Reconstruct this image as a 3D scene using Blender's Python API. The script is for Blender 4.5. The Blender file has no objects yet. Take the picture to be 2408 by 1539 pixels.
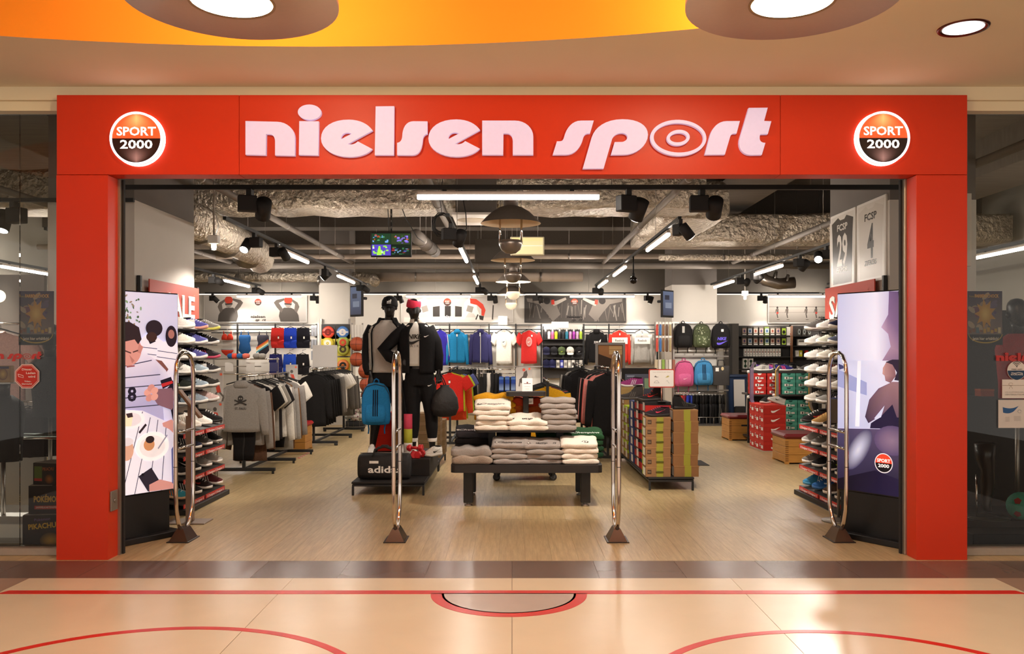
import bpy, bmesh, math, random
from math import sin, cos, pi, sqrt, radians as R
from mathutils import Vector, Matrix
random.seed(7)
S = bpy.context.scene
COL = S.collection

# ---------------------------------------------------------------- camera, world, exposure
F = 2050.0; EYE = 1.55; CX = 1204.0; HY = 829.0
cam_d = bpy.data.cameras.new('camera'); cam = bpy.data.objects.new('camera', cam_d); COL.objects.link(cam)
cam.location = (0, 0, EYE); cam.rotation_euler = (pi/2, 0, 0)
cam_d.sensor_width = 36.0; cam_d.lens = 36.0*F/2408.0
cam_d.shift_y = (HY-769.5)/2408.0
cam_d.clip_start = 0.05; cam_d.clip_end = 200
S.camera = cam
W = bpy.data.worlds.new('mall'); S.world = W; W.use_nodes = True
W.node_tree.nodes['Background'].inputs[0].default_value = (1.0, 0.90, 0.82, 1)
W.node_tree.nodes['Background'].inputs[1].default_value = 1.0
S.view_settings.view_transform = 'Standard'; S.view_settings.look = 'None'
S.view_settings.gamma = 1.0; S.view_settings.use_curve_mapping = False
S.view_settings.exposure = 0.30
S.cycles.use_denoising = True
S.cycles.max_bounces = 6; S.cycles.diffuse_bounces = 3; S.cycles.glossy_bounces = 3
S.cycles.transmission_bounces = 4; S.cycles.transparent_max_bounces = 8
S.cycles.caustics_reflective = False; S.cycles.caustics_refractive = False
S.cycles.sample_clamp_indirect = 6.0
WARM = (1.0, 0.89, 0.79); NEUT = (1.0, 0.92, 0.83)
TUBE_E = 80.0; SPOT_E = 150.0

def P(px, py, d): return Vector(((px-CX)/F*d, d, EYE-(py-HY)/F*d))
def X(px, d): return (px-CX)/F*d
def Z(py, d): return EYE-(py-HY)/F*d
def FD(py): return EYE*F/(py-HY)          # depth of a floor point seen at that row

# ---------------------------------------------------------------- colours and materials
def lin(c):
    return tuple(((x/255)/12.92 if x/255 <= .04045 else ((x/255+.055)/1.055)**2.4) for x in c[:3])
def hx(c): return (int(c[1:3],16), int(c[3:5],16), int(c[5:7],16)) if isinstance(c, str) else c
_M = {}
def mat(c, rough=.6, metal=0.0, var=.0, scale=40.0, bump=0.0, emit=0.0, name=None, alpha=1.0, spec=.5, stretch=None, coat=0):
    """procedural material: c an sRGB colour, 'oc' for the object's own colour, 'vc' for the mesh's colour attribute"""
    key = (c, rough, metal, var, scale, bump, emit, alpha, spec, stretch, coat)
    if key in _M: return _M[key]
    m = bpy.data.materials.new(name or 'm_%03d' % len(_M)); m.use_nodes = True; _M[key] = m
    nt = m.node_tree; b = nt.nodes['Principled BSDF']
    b.inputs['Roughness'].default_value = rough; b.inputs['Metallic'].default_value = metal
    b.inputs['Specular IOR Level'].default_value = spec
    if coat: b.inputs['Coat Weight'].default_value = coat; b.inputs['Coat Roughness'].default_value = .1
    src = None
    if c == 'oc':
        src = nt.nodes.new('ShaderNodeObjectInfo').outputs['Color']
    elif c == 'vc':
        a = nt.nodes.new('ShaderNodeAttribute'); a.attribute_name = 'col'; src = a.outputs['Color']
    else:
        col = (*lin(hx(c)), 1); b.inputs['Base Color'].default_value = col
        r = nt.nodes.new('ShaderNodeRGB'); r.outputs[0].default_value = col; src = r.outputs[0]
    if var or bump:
        tc = nt.nodes.new('ShaderNodeTexCoord'); n = nt.nodes.new('ShaderNodeTexNoise')
        n.inputs['Scale'].default_value = scale; n.inputs['Detail'].default_value = 4
        vec = tc.outputs['Object']
        if stretch:
            mp = nt.nodes.new('ShaderNodeMapping'); mp.inputs['Scale'].default_value = stretch
            nt.links.new(vec, mp.inputs[0]); vec = mp.outputs[0]
        nt.links.new(vec, n.inputs['Vector'])
        if var:
            mr = nt.nodes.new('ShaderNodeMapRange'); mr.inputs[3].default_value = 1-var; mr.inputs[4].default_value = 1+var
            mr.inputs[1].default_value = .25; mr.inputs[2].default_value = .75
            nt.links.new(n.outputs['Fac'], mr.inputs[0])
            mx = nt.nodes.new('ShaderNodeVectorMath'); mx.operation = 'SCALE'
            nt.links.new(src, mx.inputs[0]); nt.links.new(mr.outputs[0], mx.inputs['Scale']); src = mx.outputs[0]
        if bump:
            bp = nt.nodes.new('ShaderNodeBump'); bp.inputs['Strength'].default_value = bump; bp.inputs['Distance'].default_value = .02
            nt.links.new(n.outputs['Fac'], bp.inputs['Height']); nt.links.new(bp.outputs[0], b.inputs['Normal'])
    nt.links.new(src, b.inputs['Base Color'])
    if emit:
        nt.links.new(src, b.inputs['Emission Color']); b.inputs['Emission Strength'].default_value = emit
        if emit < 3: m.cycles.emission_sampling = 'NONE'
    return m
def glow(c, strength, name=None):
    key = ('glow', c, strength)
    if key in _M: return _M[key]
    m = bpy.data.materials.new(name or 'light_%02d' % len(_M)); m.use_nodes = True; nt = m.node_tree
    for n in list(nt.nodes):
        if n.type == 'BSDF_PRINCIPLED': nt.nodes.remove(n)
    e = nt.nodes.new('ShaderNodeEmission'); e.inputs[0].default_value = (*c, 1); e.inputs[1].default_value = strength
    nt.links.new(e.outputs[0], nt.nodes['Material Output'].inputs[0]); _M[key] = m
    if strength < 3: m.cycles.emission_sampling = 'NONE'
    return m
def glass_mat():
    m = bpy.data.materials.new('window_glass'); m.use_nodes = True; nt = m.node_tree
    nt.nodes.remove(nt.nodes['Principled BSDF'])
    t = nt.nodes.new('ShaderNodeBsdfTransparent'); t.inputs[0].default_value = (.95, .96, .94, 1)
    g = nt.nodes.new('ShaderNodeBsdfGlossy'); g.inputs['Roughness'].default_value = .01; g.inputs[0].default_value = (.42, .42, .42, 1)
    fr = nt.nodes.new('ShaderNodeFresnel'); fr.inputs[0].default_value = 1.5
    mx = nt.nodes.new('ShaderNodeMixShader')
    nt.links.new(fr.outputs[0], mx.inputs[0]); nt.links.new(t.outputs[0], mx.inputs[1]); nt.links.new(g.outputs[0], mx.inputs[2])
    nt.links.new(mx.outputs[0], nt.nodes['Material Output'].inputs[0])
    return m
GLASS = glass_mat()
FAB = mat('oc', .9, var=.10, scale=60, bump=.25, spec=.2, name='cloth')
KNIT = mat('oc', .95, var=.14, scale=160, bump=.3, spec=.15, name='knit')
PLAST = mat('oc', .4, name='plastic', var=.03)
CARD = mat('oc', .75, var=.05, scale=14, name='cardboard', spec=.3)
RUB = mat('oc', .6, name='rubber', var=.04)
BLACK = mat('#141210', .55, name='black_metal', var=.05)
BLACKM = mat('#1a1614', .75, name='black_matt', var=.06)
CHROME = mat('#d8d0c8', .12, 1.0, name='chrome', var=.02)
STEEL = mat('#9a938c', .35, .9, name='steel', var=.04)
WHITE = mat('#e9e4dc', .6, name='white_paint', var=.02, scale=6)
PRINT = mat('vc', .7, name='print', spec=.3, var=.01)
PRINTG = mat('vc', .25, name='print_glossy', var=.01)

# ---------------------------------------------------------------- mesh builder
class MB:
    def __init__(s): s.v = []; s.f = []; s.m = []; s.s = []; s.cur = 0; s.T = None
    def add(s, vs, fs, smooth=False, m=None):
        o = len(s.v)
        for p in vs: s.v.append(tuple(s.T @ Vector(p)) if s.T is not None else tuple(p))
        for q in fs: s.f.append(tuple(i+o for i in q)); s.m.append(s.cur if m is None else m); s.s.append(smooth)
        return s
    def box(s, x0, x1, y0, y1, z0, z1, m=None):
        if x0 > x1: x0, x1 = x1, x0
        if y0 > y1: y0, y1 = y1, y0
        if z0 > z1: z0, z1 = z1, z0
        return s.add([(x0,y0,z0),(x1,y0,z0),(x1,y1,z0),(x0,y1,z0),(x0,y0,z1),(x1,y0,z1),(x1,y1,z1),(x0,y1,z1)],
            [(0,3,2,1),(4,5,6,7),(0,1,5,4),(1,2,6,5),(2,3,7,6),(3,0,4,7)], m=m)
    def rbox(s, x0, x1, y0, y1, z0, z1, r=.01, m=None, smooth=False):
        """box with chamfered edges"""
        vs = []; idx = {}
        for i, x in ((0,x0),(1,x1)):
            for j, y in ((0,y0),(1,y1)):
                for k, z in ((0,z0),(1,z1)):
                    sx, sy, sz = (1-2*i)*r, (1-2*j)*r, (1-2*k)*r
                    for a, p in ((0,(x,y+sy,z+sz)),(1,(x+sx,y,z+sz)),(2,(x+sx,y+sy,z))):
                        idx[i,j,k,a] = len(vs); vs.append(p)
        I = lambda i,j,k,a: idx[i,j,k,a]
        fs = [(I(0,0,0,0),I(0,0,1,0),I(0,1,1,0),I(0,1,0,0)),(I(1,0,0,0),I(1,1,0,0),I(1,1,1,0),I(1,0,1,0)),
              (I(0,0,0,1),I(1,0,0,1),I(1,0,1,1),I(0,0,1,1)),(I(0,1,0,1),I(0,1,1,1),I(1,1,1,1),I(1,1,0,1)),
              (I(0,0,0,2),I(0,1,0,2),I(1,1,0,2),I(1,0,0,2)),(I(0,0,1,2),I(1,0,1,2),I(1,1,1,2),I(0,1,1,2))]
        for k in (0,1):
            for j in (0,1):
                q = (I(0,j,k,1),I(1,j,k,1),I(1,j,k,2),I(0,j,k,2)); fs.append(q if j == k else q[::-1])
            for i in (0,1):
                q = (I(i,0,k,0),I(i,0,k,2),I(i,1,k,2),I(i,1,k,0)); fs.append(q if i != k else q[::-1])
        for i in (0,1):
            for j in (0,1):
                q = (I(i,j,0,0),I(i,j,0,1),I(i,j,1,1),I(i,j,1,0)); fs.append(q if i == j else q[::-1])
        for i in (0,1):
            for j in (0,1):
                for k in (0,1):
                    q = (I(i,j,k,0),I(i,j,k,1),I(i,j,k,2)); fs.append(q if (i+j+k) % 2 else q[::-1])
        return s.add(vs, fs, smooth, m)
    def loft(s, rings, cap=True, smooth=True, m=None, close=True):
        n = len(rings[0]); vs = [p for r in rings for p in r]; fs = []
        for i in range(len(rings)-1):
            for j in range(n if close else n-1):
                k = (j+1) % n; fs.append((i*n+j, i*n+k, (i+1)*n+k, (i+1)*n+j))
        if cap and close: fs.append(tuple(range(n-1,-1,-1))); fs.append(tuple((len(rings)-1)*n+j for j in range(n)))
        return s.add(vs, fs, smooth, m)
    def tube(s, pts, r, n=8, m=None, cap=True, smooth=True, closed=False):
        pts = [Vector(p) for p in pts]; rings = []; up = None
        for i, p in enumerate(pts):
            if closed: a, b = pts[i-1], pts[(i+1) % len(pts)]
            else: a, b = pts[max(i-1,0)], pts[min(i+1,len(pts)-1)]
            t = (b-a).normalized()
            if up is None:
                up = Vector((0,0,1)) if abs(t.z) < .9 else Vector((1,0,0))
            u = (up-t*up.dot(t)).normalized(); w = t.cross(u); up = u
            rr = r[i] if isinstance(r, (list,tuple)) else r
            rings.append([p+(u*cos(2*pi*k/n)+w*sin(2*pi*k/n))*rr for k in range(n)])
        if closed: rings.append(rings[0]); cap = False
        return s.loft(rings, cap, smooth, m)
    def cyl(s, p0, p1, r, n=12, m=None, r1=None): return s.tube([p0,p1], [r, r if r1 is None else r1], n, m)
    def lathe(s, prof, n=20, c=(0,0,0), axis='z', m=None, smooth=True, cap=True):
        rings = []
        for r, h in prof:
            ring = []
            for k in range(n):
                a = 2*pi*k/n; u, w = r*cos(a), r*sin(a)
                p = (u,w,h) if axis == 'z' else ((u,h,w) if axis == 'y' else (h,u,w))
                ring.append((p[0]+c[0],p[1]+c[1],p[2]+c[2]))
            rings.append(ring)
        return s.loft(rings, cap, smooth, m)
    def prism(s, poly, y0, y1, m=None, smooth=False):
        """extrude an XZ outline along Y"""
        n = len(poly); vs = [(x,y0,z) for x,z in poly]+[(x,y1,z) for x,z in poly]
        fs = [tuple(range(n)), tuple(range(2*n-1,n-1,-1))]+[(i,n+i,n+(i+1)%n,(i+1)%n) for i in range(n)]
        return s.add(vs, fs, smooth, m)
    def prismz(s, poly, z0, z1, m=None, smooth=False):
        n = len(poly); vs = [(x,y,z0) for x,y in poly]+[(x,y,z1) for x,y in poly]
        fs = [tuple(range(n-1,-1,-1)), tuple(range(n,2*n))]+[(i,(i+1)%n,n+(i+1)%n,n+i) for i in range(n)]
        return s.add(vs, fs, smooth, m)
    def grid(s, fn, nu, nv, m=None, smooth=True):
        vs = [fn(i/nu, j/nv) for i in range(nu+1) for j in range(nv+1)]
        fs = [(i*(nv+1)+j,(i+1)*(nv+1)+j,(i+1)*(nv+1)+j+1,i*(nv+1)+j+1) for i in range(nu) for j in range(nv)]
        return s.add(vs, fs, smooth, m)
    def mesh(s, name, mats):
        me = bpy.data.meshes.new(name); me.from_pydata(s.v, [], s.f)
        for x in (mats if isinstance(mats, (list,tuple)) else [mats]): me.materials.append(x)
        me.polygons.foreach_set('material_index', s.m); me.polygons.foreach_set('use_smooth', s.s)
        bm = bmesh.new(); bm.from_mesh(me); bmesh.ops.recalc_face_normals(bm, faces=bm.faces); bm.to_mesh(me); bm.free()
        me.update(); return me
    def obj(s, name, mats, parent=None, loc=None, rz=0, color=None, me=None):
        return mkobj(name, s.mesh(name, mats), parent, loc, rz, color)
def mkobj(name, me, parent=None, loc=None, rz=0, color=None, rot=None, scale=None):
    o = bpy.data.objects.new(name, me); COL.objects.link(o); o.parent = parent
    if loc is not None: o.location = loc
    o.rotation_euler = rot if rot else (0,0,rz)
    if scale: o.scale = scale
    if color is not None: o.color = (*lin(hx(color)), 1)
    return o
def box(name, m, x0, x1, y0, y1, z0, z1, parent=None, r=0, color=None):
    b = MB(); b.rbox(x0,x1,y0,y1,z0,z1,r) if r else b.box(x0,x1,y0,y1,z0,z1)
    return b.obj(name, m, parent, color=color)
def tag(o, label, cat, group=None):
    o['label'] = label; o['category'] = cat
    if group: o['group'] = group
    return o
def thing(name, label, cat, loc=(0,0,0), rz=0, group=None, rot=None):
    o = bpy.data.objects.new(name, None); COL.objects.link(o); o.empty_display_size = .1
    o.location = loc; o.rotation_euler = rot if rot else (0,0,rz)
    return tag(o, label, cat, group)
def struct(o): o['kind'] = 'structure'; return o
def stuff(o): o['kind'] = 'stuff'; return o
def dup(root, loc=None, rz=None, label=None, group=None, colors=None, scale=None, rot=None):
    """copy of a thing with its parts and sub-parts; colors: {part name: colour}"""
    def cp(o, par):
        c = o.copy(); COL.objects.link(c); c.parent = par
        b = o.name.split('.')[0]
        if colors and b in colors: c.color = (*lin(hx(colors[b])), 1)
        for ch in list(o.children): cp(ch, c)
        return c
    r = cp(root, None)
    if loc is not None: r.location = loc
    if rz is not None: r.rotation_euler = (0,0,rz)
    if rot is not None: r.rotation_euler = rot
    if scale is not None: r.scale = scale if isinstance(scale, tuple) else (scale,)*3
    if label: r['label'] = label
    if group: r['group'] = group
    return r
def discard(root):
    for ch in list(root.children): discard(ch)
    bpy.data.objects.remove(root)
def bez(path, n=8):
    """outline from M/L/C segments"""
    out = []; p = None
    for s in path:
        if s[0] in 'ML': p = (s[1], s[2]); out.append(p)
        else:
            a, b, c = (s[1],s[2]), (s[3],s[4]), (s[5],s[6])
            for i in range(1, n+1):
                t = i/n; q = 1-t
                out.append(tuple(q**3*p[k]+3*q*q*t*a[k]+3*q*t*t*b[k]+t**3*c[k] for k in (0,1)))
            p = c
    return out
def ell(cx, cy, rx, ry, n=28, a0=0, a1=2*pi, rot=0):
    full = abs(a1-a0-2*pi) < 1e-6; k = n if full else n+1
    pts = []
    for i in range(k):
        a = a0+(a1-a0)*i/n; x, y = rx*cos(a), ry*sin(a)
        pts.append((cx+x*cos(rot)-y*sin(rot), cy+x*sin(rot)+y*cos(rot)))
    return pts
# ---------------------------------------------------------------- lettering and flat pictures
_T = {}
def textgeo(txt, bold=0.0, shear=0.0, space=1.0):
    key = (txt, bold, shear, space)
    if key not in _T:
        cu = bpy.data.curves.new('t', 'FONT'); cu.body = txt; cu.size = 1; cu.offset = bold; cu.shear = shear
        cu.space_character = space; cu.resolution_u = 2; cu.fill_mode = 'FRONT'
        ob = bpy.data.objects.new('t', cu); me = bpy.data.meshes.new_from_object(ob)
        vs = [(v.co.x, v.co.y) for v in me.vertices]; fs = [tuple(p.vertices) for p in me.polygons]
        bpy.data.objects.remove(ob); bpy.data.curves.remove(cu); bpy.data.meshes.remove(me)
        xs = [v[0] for v in vs] or [0, 1]; ys = [v[1] for v in vs] or [0, 1]
        _T[key] = (vs, fs, min(xs), max(xs), min(ys), max(ys))
    return _T[key]
class Pic:
    """flat print: coloured polygons in the XZ plane (facing -Y), y = depth layer; coordinates (u right, v up)"""
    def __init__(s, step=.0004): s.v = []; s.f = []; s.c = []; s.k = 0; s.step = step
    def poly(s, pts, c, lift=True):
        """c: one colour or a list of colours per point"""
        if lift: s.k += 1
        o = len(s.v); y = -s.k*s.step
        s.v += [(p[0], y, p[1]) for p in pts]; n = len(pts)
        cols = c if isinstance(c, list) else [c]*n
        s.f.append(tuple(range(o, o+n))); s.c.append([(*lin(hx(q)),1) for q in cols]); return s
    def rect(s, x0, x1, z0, z1, c): return s.poly([(x0,z0),(x1,z0),(x1,z1),(x0,z1)], c)
    def vgrad(s, x0, x1, z0, z1, c0, c1): return s.poly([(x0,z0),(x1,z0),(x1,z1),(x0,z1)], [c0,c0,c1,c1])
    def ell(s, cx, cz, rx, rz, c, rot=0, n=24, a0=0, a1=2*pi): return s.poly(ell(cx,cz,rx,rz,n,a0,a1,rot), c)
    def soft(s, cx, cz, rx, rz, c, cedge, rot=0, n=24):
        s.k += 1; y = -s.k*s.step; o = len(s.v); e = ell(cx,cz,rx,rz,n,rot=rot)
        s.v += [(cx,y,cz)]+[(p[0],y,p[1]) for p in e]
        a = (*lin(hx(c)),1); b = (*lin(hx(cedge)),1)
        for i in range(n): s.f.append((o, o+1+i, o+1+(i+1)%n)); s.c.append([a,b,b])
        return s
    def line(s, pts, w, c):
        for a, b in zip(pts, pts[1:]):
            dx, dz = b[0]-a[0], b[1]-a[1]; L = math.hypot(dx,dz) or 1; nx, nz = -dz/L*w/2, dx/L*w/2
            s.poly([(a[0]+nx,a[1]+nz),(a[0]-nx,a[1]-nz),(b[0]-nx,b[1]-nz),(b[0]+nx,b[1]+nz)], c, lift=(a == pts[0]))
        return s
    def text(s, txt, x, z, h, c, w=None, bold=.0, shear=0, align='c', space=1.0, rot=0):
        """h: cap height; w: optional total width"""
        vs, fs, x0, x1, z0, z1 = textgeo(txt, bold, shear, space)
        k = h/.70; kx = k if w is None else w/(x1-x0)
        ox = {'c': (x0+x1)/2, 'l': x0, 'r': x1}[align]
        s.k += 1; y = -s.k*s.step; o = len(s.v)
        for a, b in vs:
            u, v = (a-ox)*kx, b*k
            s.v.append((x+u*cos(rot)-v*sin(rot), y, z+u*sin(rot)+v*cos(rot)))
        col = (*lin(hx(c)),1)
        for q in fs: s.f.append(tuple(i+o for i in q)); s.c.append([col]*len(q))
        return s
    def curve(s, R_):
        """wrap the print round a vertical cylinder of radius R_ (bulge towards the viewer)"""
        s.v = [(R_*sin(x/R_), y-R_*(cos(x/R_)-1)*-1*-1, z) for x, y, z in s.v]; return s
    def mesh(s, name, m=None):
        me = bpy.data.meshes.new(name); me.from_pydata(s.v, [], s.f); me.materials.append(m or PRINT)
        ca = me.color_attributes.new('col', 'FLOAT_COLOR', 'CORNER'); i = 0
        fl = [x for f in s.c for q in f for x in q]
        ca.data.foreach_set('color', fl)
        # face the viewer (-Y)
        me.update(); fl = [p for p in me.polygons if p.normal.y > 0]
        return me
    def obj(s, name, parent=None, loc=None, m=None, rz=0, rot=None):
        return mkobj(name, s.mesh(name, m), parent, loc, rz, rot=rot)
SCREEN = {}
def screen_mat(e):
    if e not in SCREEN:
        SCREEN[e] = mat('vc', .3, emit=e, name='screen_picture', spec=.3)
    return SCREEN[e]
ORD = ['first','second','third','fourth','fifth','sixth','seventh','eighth','ninth','tenth','eleventh','twelfth','thirteenth','fourteenth','fifteenth','sixteenth','seventeenth','eighteenth','nineteenth','twentieth','twenty-first','twenty-second','twenty-third','twenty-fourth','twenty-fifth','twenty-sixth']
# ================================================================ SETTING: mall hall
FY = 6.5                      # front plane of the red portal
ZC = 3.55                     # hall ceiling
TILEM = mat('oc', .27, var=.04, scale=3, name='floor_tile', spec=.45)
floor = struct(box('floor', mat('#6b5748', .7, var=.1), -9, 9, -7, 6.475, -.1, -.004))
def tile(x0, x1, y0, y1, c, g=.0015):
    return box('tile', TILEM, x0+g, x1-g, y0+g, y1-g, -.03, 0, floor, color=c)
for y0, y1 in ((4.42,5.98),(2.9,4.42),(1.4,2.9),(-.1,1.4),(-3,-.1),(-7,-3)):
    for x0, x1 in ((-3.31,-1.5),(-1.5,0),(0,1.5),(1.5,3.31)):
        tile(x0, x1, y0, y1, '#d4c2a2')
for i in range(16):
    x = -4.8+i*.6
    tile(x, x+.6, 5.98, 6.475, ('#6a5347','#725a4c','#665044')[i % 3])
for sx in (-1, 1):
    for i in range(3):
        for j in range(9):
            x0, x1 = 3.31+i*.6, 3.91+i*.6
            if sx < 0: x0, x1 = -x1, -x0
            tile(x0, x1, 5.98-(j+1)*.6, 5.98-j*.6, '#9c7f69')
REDP = mat('#c8281a', .35, name='court_paint', var=.12, scale=9)
def flat(name, pts, m, z=.0015):
    b = MB(); b.prismz(pts, -.001, z); return b.obj(name, m, floor)
def arcband(cx, cy, r, w, a0, a1, n=40):
    o = ell(cx, cy, r, r, n, a0, a1); i = ell(cx, cy, r-w, r-w, n, a0, a1)
    b = MB()
    for k in range(n): b.prismz([i[k], o[k], o[k+1], i[k+1]], -.001, .0015)
    return b
o = flat('court_line', [(-3.30,5.585),(3.30,5.585),(3.27,5.665),(-3.27,5.665)], REDP); o['label'] = 'straight red court line'
o = flat('goal_area', ell(-.02, 5.60, .43, .43, 32, pi, 2*pi), mat('#b3a294', .3, var=.05, scale=5, name='grey_paint')); o['label'] = 'grey half disc inside the red arc'
o = arcband(-.02, 5.60, .50, .085, pi, 2*pi).obj('court_arc', REDP, floor); o['label'] = 'red half circle on the court line'
arcband(-1.75, 3.78, 1.14, .05, .1, pi-.1).obj('court_arc', REDP, floor)['label'] = 'large red circle arc on the floor'
arcband(1.63, 3.78, 1.08, .05, .1, pi-.1).obj('court_arc', REDP, floor)['label'] = 'large red circle arc on the floor'

# hall ceiling with an oval orange recess
CEILM = mat('#e6d6b4', .85, name='ceiling_paint', var=.02, scale=2)
ORANGE = mat('#f0931a', .8, name='orange_paint', var=.02, scale=2)
OV = (-1.3, 4.0, 4.2, 1.7)
b = MB(); n = 72; e = ell(*OV, n)
outer = []
for k in range(n):
    a = 2*pi*k/n; c, s_ = cos(a), sin(a)
    t = min((9-OV[0] if c > 0 else 9+OV[0])/max(abs(c),1e-6), (6.60-OV[1] if s_ > 0 else OV[1]+7)/max(abs(s_),1e-6))
    outer.append((OV[0]+c*t, OV[1]+s_*t))
b.loft([[(x,y,ZC) for x,y in e],[(x,y,ZC) for x,y in outer]], cap=False, smooth=False)
b.loft([[(x,y,ZC+.04) for x,y in e],[(x,y,ZC+.04) for x,y in outer]], cap=False, smooth=False)
ceil = struct(b.obj('ceiling', CEILM))
for cx, cy in ((-9,6.6),(9,6.6),(-9,-7),(9,-7)): pass
b = MB(); b.loft([[(x,y,ZC) for x,y in e],[(x,y,ZC+.42) for x,y in e]], cap=False); b.prismz(e, ZC+.42, ZC+.46)
b.obj('orange_recess', ORANGE, ceil)['label'] = 'orange oval ceiling recess'
b = MB(); b.box(-9,9,6.56,6.64,ZC-.10,ZC+.02); b.box(-9,9,6.60,6.70,ZC-.17,ZC-.10)
struct(b.obj('trim_1', CEILM))
# brown lamp discs hanging in the recess
def ceiling_disc(x, y, label):
    t = thing('ceiling_lamp', label, 'lamp', (x,y,3.35), group='brown disc lamps of the hall ceiling')
    b = MB(); b.lathe([(.205,0),(.54,0),(.54,.03),(.205,.03),(.205,0)], 56, cap=False); b.obj('disc', mat('#c8aa9a', .7, name='brown_disc', var=.02), t)
    b = MB(); b.lathe([(.205,-.004),(.218,-.006),(.218,0),(.205,.0)], 48, cap=False); b.obj('rim', mat('#a9885f', .5), t)
    b = MB(); b.lathe([(.205,.0),(.20,.10),(.16,.17)], 40, cap=False); b.obj('reflector', mat('#fff2d8', .4, emit=1.4, name='lamp_reflector'), t)
    b = MB(); b.lathe([(.0,.13),(.12,.13),(.14,.15),(.14,.17),(0,.17)], 24); b.obj('lamp_glass', glow((1,.88,.70), 9), t)
    for k in range(3):
        a = 2*pi*k/3+.4; b = MB(); b.cyl((.36*cos(a),.36*sin(a),.03),(.36*cos(a),.36*sin(a),.62),.006); b.obj('hanger_rod', STEEL, t)
    return t
for x, lb in ((-1.44,'round brown ceiling lamp disc above the left end of the shop sign'),(1.44,'round brown ceiling lamp disc above the right end of the shop sign')):
    ceiling_disc(x, 4.48, lb)
    l = bpy.data.lights.new('lamp_up', 'POINT'); l.energy = 60; l.color = (1,.82,.5); l.shadow_soft_size = .12
    o = bpy.data.objects.new('lamp_up', l); o.location = (x, 4.6, 3.62); COL.objects.link(o)
    l = bpy.data.lights.new('lamp_down', 'AREA'); l.shape = 'DISK'; l.size = .3; l.energy = 38; l.color = WARM
    o = bpy.data.objects.new('lamp_down', l); o.location = (x, 4.48, 3.46); COL.objects.link(o)
def downlight(x, y, label, e=70):
    t = thing('recessed_downlight', label, 'lamp', (x,y,ZC), group='recessed hall downlights')
    b = MB(); b.lathe([(.118,.02),(.118,-.004),(.145,-.008),(.15,0)], 32, cap=False); b.obj('rim', mat('#5b2a20', .2, .6, name='dark_rim'), t)
    b = MB(); b.lathe([(.0,-.002),(.118,-.002),(.118,.01),(0,.01)], 32); b.obj('lens', glow((1,.94,.9), 3.2), t)
    l = bpy.data.lights.new('downlight', 'SPOT'); l.energy = e; l.color = WARM; l.spot_size = 2.0; l.spot_blend = .8; l.shadow_soft_size = .1
    o = bpy.data.objects.new('downlight', l); o.location = (0,0,-.03); o.parent = t; COL.objects.link(o)
downlight(2.78, 5.37, 'small round recessed downlight in the beige ceiling above the right pillar', 40)
for x, y, w in ((-4.6,2.2,'left of the viewer, by the oval recess'),(4.0,2.6,'right of the viewer, by the oval recess'),(4.0,-1.0,'behind the viewer on the right'),(-4.6,-1.0,'behind the viewer on the left'),(0,-.6,'above the viewer'),(-2.2,-2.6,'far behind the viewer on the left'),(2.2,-2.6,'far behind the viewer on the right')):  # extra lamps out of view, added to light the hall
    downlight(x, y, 'added unseen hall downlight '+w, 100)

# ================================================================ red portal
REDM = mat('#ca320e', .42, name='red_panel', var=.015, scale=4, spec=.3)
portal = struct(bpy.data.objects.new('wall_front', None)); COL.objects.link(portal)
ZT, ZB, XI, XO = 3.47, 2.876, 3.015, 3.395
for x0, x1 in ((-XO,-2.037),(-2.034,2.0),(2.003,XO)): box('header_panel', REDM, x0, x1, FY, FY+.16, ZB, ZT, portal, r=.002)
for s_ in (-1, 1): box('pillar_panel', REDM, s_*XI, s_*XO, FY, FY+.16, 0, ZB-.003, portal, r=.002)
box('soffit_strip', mat('#5a4a40', .3, .5), -XI, XI, FY+.16, FY+.18, ZB+.01, ZB+.12, portal)
box('bulkhead', mat('#5c5148', .9, var=.05), -9, 9, 6.70, 6.78, ZB+.02 if False else 3.45, 4.7, portal)
box('bulkhead', mat('#5c5148', .9, var=.05), -3.4, 3.4, 6.68, 6.78, ZB+.03, 3.45, portal)
ALU = mat('#a89c8c', .35, .7, name='aluminium', var=.03)
for s_, i in ((-1,1),(1,2)):
    d = struct(bpy.data.objects.new('door_%d' % i, None)); COL.objects.link(d)
    box('door_rail', ALU, s_*3.0, s_*3.05, FY+.16, FY+.25, 0, ZB, d, r=.004)
    box('rubber_seal', BLACKM, s_*3.0, s_*2.985, FY+.20, FY+.23, 0, ZB, d)
t = thing('key_switch', 'grey metal key switch plate low on the left red pillar', 'switch', (-XI+.001, FY+.085, 0))
box('plate', mat('#8f877d', .4, .6), 0, .012, -.055, .055, .355, .505, t, r=.003)
b = MB(); b.cyl((.012,0,.43),(.018,0,.43),.014,16); b.box(.018,.02,-.002,.002,.41,.45); b.obj('lock', STEEL, t)

# ================================================================ side shop windows
def side_window(i, s_, xjoint):
    w = struct(bpy.data.objects.new('window_%d' % i, None)); COL.objects.link(w)
    xs = [3.40, xjoint, 6.2]
    for a, b_ in zip(xs, xs[1:]): box('pane', GLASS, s_*(a+.002), s_*(b_-.002), 6.705, 6.717, .05, 3.40, w)
    box('sill', mat('#a39585', .5, .3, name='sill_metal', var=.04), s_*3.39, s_*6.2, 6.64, 6.78, 0, .055, w, r=.004)
    box('top_rail', mat('#2a2420', .5, .3), s_*3.39, s_*6.2, 6.69, 6.74, 3.385, 3.42, w)
    return w
side_window(1, -1, 3.79); side_window(2, 1, 4.3)

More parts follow.
